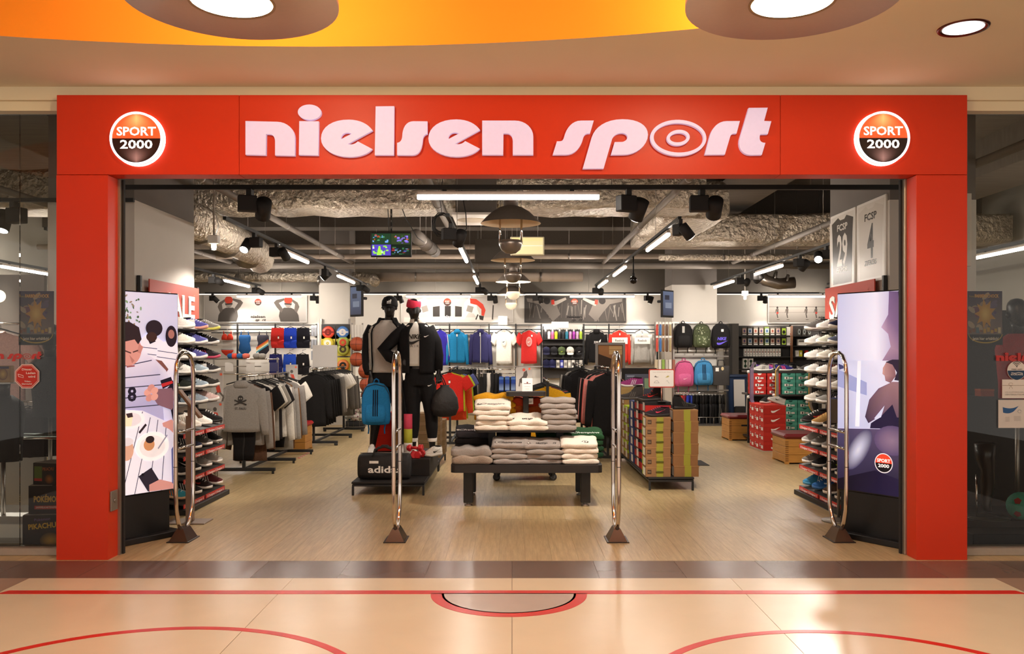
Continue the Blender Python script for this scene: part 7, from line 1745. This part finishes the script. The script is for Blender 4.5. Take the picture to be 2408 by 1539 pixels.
for r, (y0, y1) in enumerate(((769,790),(793,813))):
    for k in range(8):
        goods(1742+k*13.2, 1753.5+k*13.2, y0, y1, ('#5a554e','#4e4943','#625c54','#57514b','#6a7a3a','#504a44','#5c564f','#3a3632')[k], 'dark training pack, %s from the left in the %s row at the right back' % (ORD[k], ('top','second')[r]), 'dark training packs',
              (lambda p, w, h: (p.rect(-w*.4,w*.4,h*.12,h*.82,'#a8c83a'), p.ell(0,h*.4,w*.3,h*.2,'#1c1a19'))) if k == 7 else (lambda p, w, h: (p.rect(-w*.38,w*.38,h*.28,h*.80,('#b89a8a','#a8b0b8','#c0a898')[k % 3]), p.ell(0,h*.52,w*.2,h*.17,('#5a4a6a','#3a5a7a','#8a4a3a')[k % 3]), p.rect(-w*.38,w*.38,h*.08,h*.18,'#d8d2c8'))))
    goods(1847, 1860, y0, y1, '#e4ded4', 'white training pack at the right end of the %s row' % ('top','second')[r], 'white training packs', lambda p, w, h: p.rect(w*.05,w*.35,h*.1,h*.25,'#c03a2c'))
for k in range(13): goods(1747+k*6.7, 1753.2+k*6.7, 820, 838.5, '#e6e0d6', 'narrow white carton, %s from the left in the third row' % ORD[k], 'narrow white cartons', lambda p, w, h: (p.rect(-w*.2,w*.2,h*.5,h*.62,'#8a3a30'), p.rect(-w*.3,w*.3,h*.15,h*.22,'#6a645c')))
for k, px in enumerate((1744,1757)): goods(px, px+12, 843, 867.5, '#ded8ce', 'white dumbbell carton with green dumbbell picture, %s one' % ('left','right')[k], 'dumbbell cartons', lambda p, w, h: (p.ell(0,h*.72,w*.28,h*.14,'#1f3a26'), p.ell(0,h*.25,w*.28,h*.14,'#1f3a26'), p.rect(-w*.1,w*.1,h*.25,h*.7,'#1f3a26')))
for k, (x0,x1,y0,y1) in enumerate(((1768,1776,842,856),(1778,1785,846,858),(1787,1797,843,855),(1807,1816,843,851.5),(1817,1826,843,851.5))): goods(x0,x1,y0+11,867.5 if k < 3 else 867.5,'#d8d2c8','small white carton with dark picture, %s from the left in the fourth row' % ORD[k],'small white cartons',lambda p, w, h: p.ell(0,h*.5,w*.3,h*.3,'#25352a'))
for k in range(3): goods(1871+k*12, 1881+k*12, 772, 790, '#4a4640', 'dark glassy pack, %s from the left at the far right back' % ORD[k], 'dark glassy packs', lambda p, w, h: (p.ell(0,h*.5,w*.3,h*.35,'#9aa09a'), p.ell(0,h*.5,w*.15,h*.2,'#2a2c2a')))
goods(1873, 1922, 798, 813, '#e9e3d8', 'long white carton at the far right back', 'long cartons', lambda p, w, h: p.rect(-w*.45,-w*.2,h*.6,h*.75,'#3a3532'))
for k, (c, nm) in enumerate((('#e2dcd2','white'),('#c8c02e','yellow'),('#b8281e','red'),('#1f8a4a','green'))): goods(1868+k*11-(3 if k == 1 else 0), 1876+k*11-(3 if k == 1 else 0), 824, 839, c, '%s shin guard pack at the far right back' % nm, 'shin guard packs', lambda p, w, h: p.ell(0,h*.5,w*.18,h*.2,'#efe9e0' if c != '#e2dcd2' else '#c8c2b8'))
for px in (1860, 1863):
    b = MB(); b.tube([P(px,767,21.35),P(px,852,21.3)], .014, 8); tag(b.obj('wooden_stick', mat('#8a5a3a', .6, var=.1)), '%s thin wooden stick leaning at the right back shelf' % ('left' if px == 1860 else 'right'), 'stick', 'wooden sticks')
# door and bins in the corner
t = thing('locker', 'tall dark grey metal cabinet beside the goods shelf', 'cabinet', (X(1717,21.4),21.4,0)); box('body', mat('#5a5550', .6, .2), -.08, .16, -.2, .3, 0, Z(762,21.4), t); box('door', mat('#3a3734', .5, .2), -.075, .0, -.206, -.2, .05, Z(764,21.4), t)
t = thing('storage_bin', 'tall dark blue bin in the right back corner', 'bin', (X(1731,19.6),19.6,0)); b = MB(); b.loft([ring3((0,0,z),w,w*.8,20,.4) for z,w in ((0,.17),(.02,.19),(.9,.22),(1.02,.235),(1.04,.235))]); b.obj('body', mat('#23395c', .5, name='blue_plastic'), t); b = MB(); b.loft([ring3((0,0,z),.245,.2,20,.4) for z in (.98,1.05)]); b.obj('rim', mat('#1d3050', .5), t)
t = thing('cardboard_panel', 'white printed panel leaning on the blue bin', 'panel', (X(1738,19.2),19.2,0)); b = MB(); b.T = Matrix.Rotation(-.08,4,'X'); b.box(-.10,.14,0,.02,.35,.95); b.obj('panel', mat('#c9c2ba', .7), t); box('base_stand', BLACK, -.08, .12, -.03, .1, 0, .36, t)
# ================================================================ shoe gondola with red and teal boxes
gx, gy = X(1772,14.6), 14.6
t = thing('shoe_gondola', 'dark shelf unit with red and teal shoe boxes on the right', 'shelf', (gx,gy,0)); wq = X(1940,14.6)-gx
for z in (.12, .845, 1.235): box('shelf', mat('#302b28', .5, .2, name='gondola_shelf'), 0, wq, 0, .75, z-.03, z, t)
for x in (0, wq*.40, wq*.80, wq): box('upright', BLACK, x-.015, x+.015, .3, .34, 0, 1.235, t)
box('back_panel', mat('#3a3532', .7), 0, wq, .37, .38, .1, 1.22, t)
def hole(t, w, d, h):
    p = Pic(); p.ell(0,h*.98,.035,.028,'#e8e2d8' if 'red' in t['label'] else '#184a40',a0=pi,a1=2*pi); p.rect(-w*.32,-w*.02,h*.15,h*.5,'#e6dfd6'); p.rect(-w*.2,-w*.1,h*.2,h*.45,'#3a3532'); p.rect(w*.05,w*.3,h*.2,h*.42,'#d8d0c6'); p.obj('front_print', t, (0,-d/2-.0006,0))
for c_ in range(2):
    for k in range(3): shoe_box('red shoe box, %s from the bottom of the %s pile on the upper gondola shelf' % (ORD[k], ('left','right')[c_]), (gx+.10+c_*.24,gy+.16,.845+k*.118), 0, w=.225, d=.32, h=.117, body='#b3271f', lid='#ba2c22', lab=None, group='red shoe boxes on the gondola', deco=hole)
    for k in range(3): shoe_box('teal shoe box, %s from the bottom of the %s pile on the upper gondola shelf' % (ORD[k], ('left','right')[c_]), (gx+.59+c_*.235,gy+.16,.845+k*.118), 0, w=.225, d=.32, h=.117, body='#4d9a86', lid='#56a591', lab=None, group='teal shoe boxes on the gondola', deco=hole)
    for k in range(5): shoe_box('teal shoe box, %s from the bottom of the %s lower gondola pile' % (ORD[k], ('left','right')[c_]), (gx+.62+c_*.235,gy+.16,.12+k*.125), 0, w=.225, d=.32, h=.124, body='#468f7c', lid='#509c88', lab=None, group='teal shoe boxes on the gondola', deco=hole)
for k in range(5): shoe_box('red shoe box, %s from the bottom of the lower gondola pile' % ORD[k], (gx+.12,gy+.16,.12+k*.118), 0, w=.225, d=.32, h=.117, body='#a8241d', lid='#b0281f', lab=None, group='red shoe boxes on the gondola', deco=hole)
for k, (px, up, so, mk, nm, rz) in enumerate(((1795,'#a8a29a','#e0dad0','#6a645c','grey',.3),(1810,'#5a3a8a','#e0dad0','#d84a8a','violet',2.6),(1820,'#d05a8a','#e6e0d6','#3a3aa0','pink',.5),(1850,'#2a2a6a','#e6e0d6','#d84a6a','blue',2.9),(1866,'#1f1d1d','#efe9e0','#efe9e0','black and white',.1),(1884,'#8d8780','#e0dad0','#4a4642','stone grey',2.7),(1902,'#55504b','#d8d2c8','#2a2725','dark grey',.2))):
    shoe('%s sneaker on top of the gondola, %s from the left' % (nm, ORD[k]), (X(px,14.6),gy+.12+.16*(k % 3),1.235), rz, up, so, None, mk, group='sneakers on the gondola top')
def skateboard(px, py0, py1, d, label, c, c2):
    z0, z1 = Z(py1,d), Z(py0,d); L = z1-z0; t = thing('skateboard', label, 'skateboard', (X(px,d),d,z0), 1.05, group='skateboards leaning at the gondola')
    prof = [(0,-.03),(.08,.0),(L-.08,.0),(L,-.03)]
    b = MB(); rings = []
    for z, oy in ((0,-.05),(.03,-.03),(.10,0),(L-.10,0),(L-.03,-.03),(L,-.05)):
        hw = .045 if z in (0,L) else (.08 if z in (.03,L-.03) else .10); rings.append([(-hw,oy-.006,z),(hw,oy-.006,z),(hw,oy+.006,z),(-hw,oy+.006,z)])
    b.loft(rings, smooth=False); b.obj('deck', mat(c, .4, var=.12, scale=10), t)
    b = MB(); b.loft([[(-r[1][0]-.008 if 0 else r[0][0]-.008, r[0][1], r[0][2]),(r[0][0],r[0][1],r[0][2]),(r[0][0],r[2][1],r[0][2]),(r[0][0]-.008,r[2][1],r[0][2])] for r in rings], smooth=False); b.obj('deck_edge', mat(c2, .4), t)
    for z in (.16, L-.16):
        b = MB(); b.cyl((-.07,.03,z),(.07,.03,z),.008,8); b.box(-.02,.02,.006,.035,z-.02,z+.02); tr = b.obj('truck', STEEL, t)
        for s_ in (-1,1): b = MB(); b.cyl((s_*.06,.035,z),(s_*.085,.035,z),.026,14); b.obj('wheel', WHITE, tr)
skateboard(1768, 852, 956, 14.5, 'violet patterned skateboard at the left end of the gondola', '#8a7a94', '#5a4a64')
skateboard(1827, 860, 952, 14.5, 'skateboard with yellow edge between the red and teal boxes', '#a8988c', '#c8961e')
skateboard(1905, 866, 968, 14.55, 'skateboard with yellow edge beside the right shoe wall', '#9a8a7c', '#c8961e')
# tower of red boxes standing on the floor
def nike_face(t, w, d, h):
    p = Pic(); p.poly(swoosh_poly(.01,h*.42,.13), '#efe9e0'); p.obj('front_print', t, (0,-d/2-.0006,0))
    p = Pic(); p.ell(-.06,h*.55,.024,.026,'#efe9e0'); p.ell(-.05,h*.57,.016,.016,'#3a3432'); p.rect(.0,.10,h*.2,h*.55,'#e2dad0'); p.obj('end_print', t, (-w/2-.0008,0,0), rot=(0,0,-pi/2))
for c_ in range(3):
    for k in range(5): shoe_box('red shoe box with swoosh, %s from the floor, %s in the tower from the front' % (ORD[k], ORD[c_]), (4.10,13.73+c_*.27,.012+k*.142), 0, w=.35, d=.26, h=.140, body='#b5281d', lid='#bd2d21', lab=None, group='red shoe box tower', deco=nike_face, lidh=.05)
tag(box('floor_board', mat('#b5a18c', .6), 3.90, 4.30, 13.58, 14.42, 0, .011), 'thin pale board under the red shoe box tower', 'board')
shoe('white running shoe with black swoosh propped on the red box tower', (X(1820,13.8),13.72,.012+5*.142+.03), rot=(0,.32,.15), upper='#cfc8be', sole='#dcd5ca', mark='#26221f', kind='side_mark', scale=1.0)
shoe('black shoe standing beside the white one on the red box tower', (X(1798,14.2),14.15,.012+5*.142), .8, '#262322', '#d8d2c8', None, '#8a847c', 'side_stripes')
# vaulting box benches
VW = mat('#b07a34', .5, name='bench_wood', var=.14, scale=3, stretch=(2,2,14))
def bench(x0, x1, y0, y1, h, label, col='#6e1b1e'):
    t = thing('box_bench', label, 'bench', ((x0+x1)/2,(y0+y1)/2,0), group='wooden box benches'); w, d_ = (x1-x0)/2, (y1-y0)/2; hb = h-.07
    n = 3
    for k in range(n): z0 = .02+(hb-.02)*k/n; b = MB(); b.rbox(-w+.01,w-.01,-d_+.01,d_-.01,z0,z0+(hb-.02)/n-.003,.004); b.obj('plank_ring', VW, t)
    for sx in (-1,1):
        for sy in (-1,1): box('foot', VW, sx*(w-.06), sx*(w-.005), sy*(d_-.06), sy*(d_-.005), 0, .025, t)
    for k in range(10):
        z = .04+(hb-.06)*k/10; box('finger_joint', mat('#7a4f1c', .6), -w+.007, -w+.05, -d_+.007, -d_+.012, z, z+.014, t)
    box('hand_hole', BLACKM, -.08, .08, -d_+.0085, -d_+.011, hb*.66, hb*.66+.03, t)
    b = MB(); b.rbox(-w-.015,w+.015,-d_-.015,d_+.015,hb,h,.028,smooth=False); b.obj('leather_top', mat(col, .4, name='red_leather', var=.06), t)
bench(3.80, 4.40, 15.27, 15.85, .45, 'wooden box bench with dark red top farther back on the right')
bench(3.775, 4.42, 12.05, 12.68, .42, 'wooden box bench with dark red top beside the right shoe wall')
bench(-3.70, -3.22, 13.60, 14.1, .45, 'wooden box bench with bright red top behind the left sweater rack', '#a81c22')
# dark mat on the floor by the island
tag(box('floor_mat', mat('#2b2522', .8, var=.1), X(1625,12.4), X(1650,12.4), 11.9, 12.45, 0, .008), 'small dark mat on the floor right of the shoe boxes', 'mat')
t = thing('floor_tape', 'red and white striped tape strip on the floor before the left bench', 'tape', (-3.12, 12.75, 0), .02)
for k in range(14): box('stripe', mat(('#c03a2c','#d8cfc4')[k % 2], .6), -.018, .018, k*.075, k*.075+.073, 0, .002, t)
# ================================================================ left shop window
struct(box('wall_backdrop', mat('#8a837b', .9, var=.03, scale=3), -6.2, -4.52, 8.42, 8.47, 0, 2.30))
def glass_sticker(t, draw, x, z, y=6.7035): p = Pic(); draw(p); return p.obj('sticker_print', t, (x, y, z))
DW = 6.70
def win_thing(name, label, cat, px, py, d=DW): c = P(px, py, d); return thing(name, label, cat, (c.x, d, c.z))
s = DW/F   # metres per photo pixel at the pane
t = win_thing('sticker', 'red octagonal video surveillance sticker on the left window', 'sticker', 63.5, 885.5)
def octagon(r): return [(r*cos(pi/8+pi/4*k), r*sin(pi/8+pi/4*k)) for k in range(8)]
b = MB(); b.prism(octagon(31*s), .002, .004); b.obj('film', mat('#d8ccc4', .5), t)
p = Pic(); p.poly(octagon(31*s), '#e8d8d0'); p.poly(octagon(29*s), '#c83a30'); p.poly(octagon(27.4*s), '#e8d8d0'); p.poly(octagon(26.5*s), '#c83a30')
for tx, x, y, w in (('Dieser',0,14,24),('Laden',9,5.5,22),('wird',11,-3,17),('Video-',2,-13.5,16),('überwacht!',0,-19.5,24)): p.text(tx, x*s, y*s, 5*s if y > -5 else 3.6*s, '#f0e4dc', w=w*s, bold=.02)
p.poly([(-21*s,6*s),(-8*s,2*s),(-8*s,-4*s),(-20*s,-1*s)],'#f0e4dc'); p.poly([(-19.6*s,4.4*s),(-9*s,1*s),(-9*s,-3*s),(-19*s,.3*s)],'#c83a30'); p.obj('sticker_print', t, (0,.0015,0))
t = win_thing('window_lettering', 'red shop name lettering stuck on the left window', 'lettering', 0, 838); logo(t, (0,0,0), 195*s, mat('#c02a22', .5), .0008)
t = win_thing('window_lettering', 'red shop name lettering stuck on the right window', 'lettering', 2445, 842); logo(t, (0,0,0), 205*s, mat('#b0241c', .5), .0008)
def card_poster(px, label):
    t = win_thing('window_poster', label, 'poster', px, 812, 6.76); w, h = 41*s, 128*s
    box('sheet', mat('#2a2430', .6), -w, w, .0, .003, 0, h, t); p = Pic(.0002); rnd = random.Random(6)
    p.vgrad(-w,w,h*.2,h,'#8a7a70','#3a2a4c')
    for k in range(26): p.ell(rnd.uniform(-w*.95,w*.95), rnd.uniform(h*.25,h*.92), rnd.uniform(.008,.04), rnd.uniform(.006,.03), rnd.choice(['#6a5a78','#a89078','#54406a','#b8a890','#7a4a60']), rnd.uniform(0,3), 9)
    c = (0, h*.58)
    p.poly([(c[0]+(.085 if k % 2 else .045)*cos(pi*k/9), c[1]+(.12 if k % 2 else .065)*sin(pi*k/9)) for k in range(18)], '#c8942c'); p.soft(c[0], c[1], .05, .07, '#ecc860', '#c8942c')
    for k in range(9): p.rect(-w*.95+k*.028, -w*.95+k*.028+.022, h*.22+.01*(k % 2), h*.28+.01*(k % 3), rnd.choice(['#c8a040','#8a5a3a','#5a7a8a','#d8c8a0']))
    p.rect(-w,w,0,h*.185,'#1d1912'); p.poly([(x,z) for x,z in ell(0,h*.20,w*.98,h*.17,24,pi,2*pi)]+[(x,z) for x,z in reversed(ell(0,h*.20,w*.94,h*.145,24,pi,2*pi))], '#c8a840')
    p.text('Jetzt hier erhältlich!', 0, h*.095, .022, '#efe6d8', w=w*1.5, bold=.02); p.text('FARBENSCHOCK', .01, h*.88, .026, '#d8882c', w=w*1.4, bold=.03); p.text('FARBENSCHOCK', .01, h*.882, .022, '#f0c060', w=w*1.36, bold=.01)
    p.text('Pokémon', -w*.68, h*.885, .014, '#c8a848', w=w*.5)
    p.v = [(max(-w,min(w,x)),y,max(0,min(h,z))) for x,y,z in p.v]; p.obj('print', t, (0,-.0006,0))
card_poster(86, 'colourful trading card poster with a yellow burst in the left window'); card_poster(2316, 'colourful trading card poster with a yellow burst in the right window')
def carton(px0, px1, py0, py1, d, label, draw, rz=.12):
    a = P(px0,py1,d); e = P(px1,py0,d); w = (e.x-a.x); h = e.z-a.z; t = thing('display_carton', label, 'box', (a.x+w/2, d+w/2, a.z), rz, group='stacked cartons in the left window')
    box('carton', mat('#2a241e', .5, var=.08), -w/2, w/2, -w/2, w/2, 0, h, t, r=.004); box('lid_flap', mat('#8a7f74', .5), -w/2+.004, w/2-.004, -w/2+.004, w/2-.004, h, h+.004, t)
    p = Pic(); draw(p, w, h); p.obj('print', t, (0,-w/2-.0006,0)); return a.z+h
def dr1(p, w, h): p.rect(-w*.5,w*.5,0,h,'#2c2018'); p.text('PIKACHU', -.02, h*.62, .04, '#d8a82c', w=w*.62, bold=.03, rot=.08); p.text('Pokémon', -.02, h*.84, .022, '#8a6a9a', w=w*.35, rot=.08); p.soft(w*.12,h*.26,w*.24,h*.24,'#c8942c','#4a3418')
def dr2(p, w, h): p.rect(-w*.5,w*.5,0,h,'#221c19'); p.text('POKÉMON', .0, h*.45, .045, '#c8a040', w=w*.72, bold=.04); p.rect(-w*.34,w*.34,h*.20,h*.32,'#a8342c'); p.text('SAMMELKARTENSPIEL', 0, h*.235, .014, '#efe2d4', w=w*.6)
def dr3(p, w, h): p.rect(-w*.5,w*.5,0,h,'#2a221c'); p.rect(-w*.45,-w*.1,h*.3,h*.85,'#5a6a30'); p.rect(-w*.45,-w*.1,h*.2,h*.32,'#a8342c'); p.text('PIKACHU', w*.18, h*.68, .026, '#c86a30', w=w*.5, rot=.06); p.soft(w*.22,h*.3,w*.2,h*.22,'#a8642c','#3a281c')
carton(50, 150, 1212, 1294, 6.86, 'largest dark carton at the bottom of the stack in the left window', dr1)
carton(66, 150, 1143, 1212, 6.90, 'dark carton with yellow lettering in the middle of the window stack', dr2, .06); carton(80, 140, 1090, 1143, 6.92, 'small dark carton on top of the window stack', dr3, -.2)
t = thing('window_plinth', 'low white plinth in the left window', 'plinth', (-4.4,7.5,0)); box('deck', WHITE, -.9, .45, -.45, .45, 0, .16, t, r=.006); box('kick_strip', mat('#b8b0a6', .5), -.88, .43, -.455, -.45, .01, .05, t)
t = thing('glass_shelf', 'glass shelf with chrome edge in the left window', 'shelf', (-4.3,7.95,.78)); box('glass_plate', mat('#c8d4cc', .05, .2), -.6, .30, -.2, .2, 0, .012, t)
for x in (-.5,.25): b = MB(); b.cyl((x,.15,-.62),(x,.15,.75),.012,10); b.obj('chrome_post', CHROME, t)
b = MB(); b.tube([(-.6,-.2,.006),(.30,-.2,.006)], .01, 8); b.obj('chrome_edge', CHROME, t)
garment('tee', 'pale pink shirt hanging at the back of the left window', (X(2,8.1),8.1,Z(760,8.1)), 0, '#d8b0aa', scale=1.0)
b = MB(); b.tube([(-5.4,8.1,Z(760,8.1)-.008),(-4.45,8.1,Z(760,8.1)-.008)], .012, 8); tag(b.obj('hang_rail', CHROME), 'chrome hanging rail at the back of the left window', 'bar')
def bust(x, y, z, c, label, s_=1.0, head_=True):
    t = thing('torso_mannequin', label, 'mannequin', (x,y,0)); b = MB()
    b.loft([ring3((0,0,z+q),rx*s_,ry*s_,18,.85) for q,rx,ry in ((0,.15,.10),(.12,.15,.10),(.30,.165,.11),(.42,.18,.11),(.50,.16,.095),(.56,.07,.065))]); b.obj('shirt', mat(c, .8, var=.1, scale=30), t)
    b = MB(); b.loft([ring3((0,0,z+q),r,r,14) for q,r in ((.54,.05),(.62,.05),(.66,.055))])
    if head_: head(b, 0, 0, z+.62, 1.0)
    b.obj('body', SKIN, t); b = MB(); b.cyl((0,0,.02),(0,0,z),.018,10); b.lathe([(0,0),(.16,0),(.16,.015),(0,.02)], 20); b.obj('stand', STEEL, t)
bust(X(8,7.45), 7.45, .62, '#161415', 'black clothed torso mannequin at the edge of the left window', head_=False); bust(X(118,8.1), 8.1, .95, '#1d1a1c', 'dark torso mannequin right behind the left pillar')
for k, px in enumerate((58,72,86)): garment('tank', 'dark printed top, %s from the left on the low hooks of the left window' % ORD[k], (X(px,8.2),8.25+k*.05,Z(945,8.2)), .1, ('#2a2626','#1c1a1b','#302a28')[k], scale=.75, group='dark tops in the left window')
b = MB(); b.tube([(X(30,8.2),8.3,Z(945,8.2)-.006),(X(128,8.2),8.3,Z(945,8.2)-.006)], .01, 8); tag(b.obj('hang_rail', CHROME), 'short lower chrome rail in the left window', 'bar')
t = thing('display_carton', 'small yellow and brown pack on a bracket in the left window', 'box', (X(12,7.3),7.3,Z(900,7.3))); box('carton', mat('#a87a2c', .5, var=.2, scale=20), -.06, .06, -.03, .03, 0, .14, t, r=.004); p = Pic(); p.soft(.0,.07,.04,.05,'#d8b048','#7a4a20'); p.rect(-.05,.05,.115,.135,'#3a2a4a'); p.obj('print', t, (0,-.0306,0)); box('bracket', STEEL, -.06, .06, -.03, .15, -.01, 0, t)
tube_lamp(-8.1, 14.6, 'y', 'LED tube lamp seen high through the left window'); tube_lamp(6.7, 11.8, 'y', 'LED tube lamp seen high through the right window')
track_y(-8.1, 10.2, 18.5, 'black light track seen through the left window'); track_y(6.7, 9.2, 18.5, 'black light track seen through the right window')
spot(-8.1, 12.6, (-3.9,7.6,1.6), 'bright spotlight seen through the left window', e=1.1); spot(6.7, 10.6, (5.2,9.0,.4), 'black spotlight seen through the right window', e=.6)
track_x(-6.1, -3.6, 8.3, 'short black light track just inside the left window', 2); spot(X(34,8.3), 8.3, (-4.9,7.7,.9), 'black spotlight just inside the left window', e=1.6, size=1.2)
t = thing('globe_lamp', 'white globe lamp at the left edge of the left window', 'lamp', (X(-3,7.6),7.6,Z(697,7.6))); b = MB(); b.lathe([(.055*sin(pi*k/10),-.055*cos(pi*k/10)) for k in range(11)], 18); b.obj('globe', glow((1,.85,.62), 2.5), t); b = MB(); b.cyl((0,0,.05),(0,0,4.7-Z(697,7.6)),.004,6); b.obj('cord', BLACK, t)
# ================================================================ right shop window
struct(box('wall_backdrop', mat('#17130f', .8, var=.1), 3.95, 6.2, 8.30, 8.35, 0, 1.95))  # black backdrop added to make the lower part of this window dark
t = thing('window_plinth', 'low black plinth in the right window', 'plinth', (4.4,7.35,0)); box('deck', BLACKM, -.75, .9, -.45, .5, 0, .11, t, r=.006); box('upper_deck', BLACKM, -.72, .88, -.2, .48, .11, .17, t, r=.004)
t = thing('leg_mannequin', 'dark leg mannequin on a round glass foot in the right window', 'mannequin', (X(2322,7.25),7.25,.17))
b = MB(); b.tube([(-.02,0,.62),(-.015,.01,.50),(0,.0,.40),(.01,.015,.28),(.0,.02,.12),(.0,.0,.06)], [.085,.075,.055,.058,.036,.034], 14); b.loft([ring3((.04+.02*k*2,-.02*k*2,.02+.006*(3-k)),.045-.006*k,.03-.003*k,10) for k in range(4)]); b.obj('leg', mat('#221a15', .3), t)
b = MB(); b.lathe([(0,0),(.17,0),(.17,.01),(0,.012)], 28); b.obj('glass_foot', mat('#4a4a44', .05, .3), t); b = MB(); b.cyl((-.08,.02,.01),(-.08,.02,.36),.009,8); b.obj('support_rod', CHROME, t)
ball(.115, '#4aa88a', 'green and red football on the plinth of the right window', (X(2402,7.2),7.2,.17+.115-.005+.0), 'window footballs', '#a8302c', 'foot')
bust(X(2392,7.5), 7.5, 1.15, '#a81f1c', 'black mannequin in a red shirt at the edge of the right window')
t = thing('wall_panel', 'narrow white board behind the right pillar in the right window', 'panel', (X(2277,7.4),7.4,Z(626,7.4))); box('board', WHITE, -.03, .028, 0, .05, 0, Z(455,7.4)-Z(626,7.4), t); b = MB(); b.cyl((0,.02,.6),(0,.02,4.7-Z(626,7.4)),.004,6); b.obj('cord', STEEL, t)
t = thing('display_carton', 'small orange shoe carton in the dark right window', 'box', (X(2315,7.9),7.9,Z(932,7.9))); box('carton', mat('#b04a20', .5), -.06, .06, -.05, .05, 0, .05, t); box('lid', mat('#c05a28', .5), -.062, .062, -.052, .052, .05, .065, t); box('bracket', BLACK, -.06, .06, -.05, .39, -.01, 0, t)
t = win_thing('sticker', 'round free wifi sticker on the right window', 'sticker', 2391, 872); r = 22*s
b = MB(); b.prism(ell(0,0,r,r,36), .002, .004); b.obj('film', mat('#dcd6cc', .5), t)
p = Pic(); p.ell(0,0,r,r,'#d8d2c8',n=36); p.ell(0,0,r*.97,r*.97,'#27405c',n=30,a0=pi,a1=2*pi)
for k in range(3): q = (.014+k*.012); p.line(ell(0,r*.42,q,q,8,.7,pi-.7), .005, '#3a3632')
p.ell(0,r*.43,.005,.005,'#3a3632'); p.text('FREE WIFI', 0, r*.06, .010, '#3a3632', w=r*1.1); p.text('SOCIALWAVE', 0, -r*.5, .012, '#e4ded6', w=r*1.3, bold=.02); p.line([(-r*.6,-r*.22),(-r*.2,-r*.28),(r*.2,-r*.2),(r*.6,-r*.28)],.004,'#e4ded6'); p.obj('sticker_print', t, (0,.0015,0))
t = win_thing('sticker', 'white gift voucher sticker on the right window', 'sticker', 2395, 915); box('film', mat('#d8d2c8', .5), -38*s, 38*s, .002, .004, -22*s, 22*s, t)
p = Pic(); p.poly(rrect(-38*s,38*s,-22*s,22*s,.006), '#dcd6cc'); p.line([(-38*s,8*s),(38*s,8*s)],.003,'#8a7a60'); p.line(ell(-18*s,11*s,5*s,3*s,10), .002, '#7a6a50'); p.line([(-18*s,8*s),(-22*s,0)],.002,'#7a6a50'); p.line([(-18*s,8*s),(-14*s,0)],.002,'#7a6a50'); p.text('WIR AKZEPTIEREN DEN', -32*s, -9*s, .008, '#a8a298', align='l', w=44*s); p.text('CENTERGUTSCHEIN', -32*s, -15*s, .011, '#8a8478', align='l', w=52*s); p.obj('sticker_print', t, (0,.0015,0))
t = win_thing('notice_sheet', 'white notice sheet with blue curve taped on the right window', 'notice', 2396, 974); box('sheet', mat('#cfc9c0', .6), -48*s, 48*s, .002, .004, -33*s, 33*s, t)
p = Pic(); p.rect(-48*s,48*s,-33*s,33*s,'#cdc8bf'); p.poly(bez([('M',-38*s,16*s),('C',-20*s,10*s,-10*s,14*s,0,19*s),('L',-8*s,10*s),('C',-16*s,0,-28*s,0,-37*s,3*s)]), '#2f5a8a')
for k in range(4): p.line([(-32*s,(-8-k*3)*s),(-22*s,(-8-k*3)*s)],.002,'#8a8680'); p.line([(-12*s,(-6-k*3)*s),(4*s,(-6-k*3)*s)],.002,'#8a8680')
p.line(ell(1*s,6*s,4*s,4*s,10), .002, '#6a7a8a'); p.obj('print', t, (0,.0015,0))
bpy.context.view_layer.update()
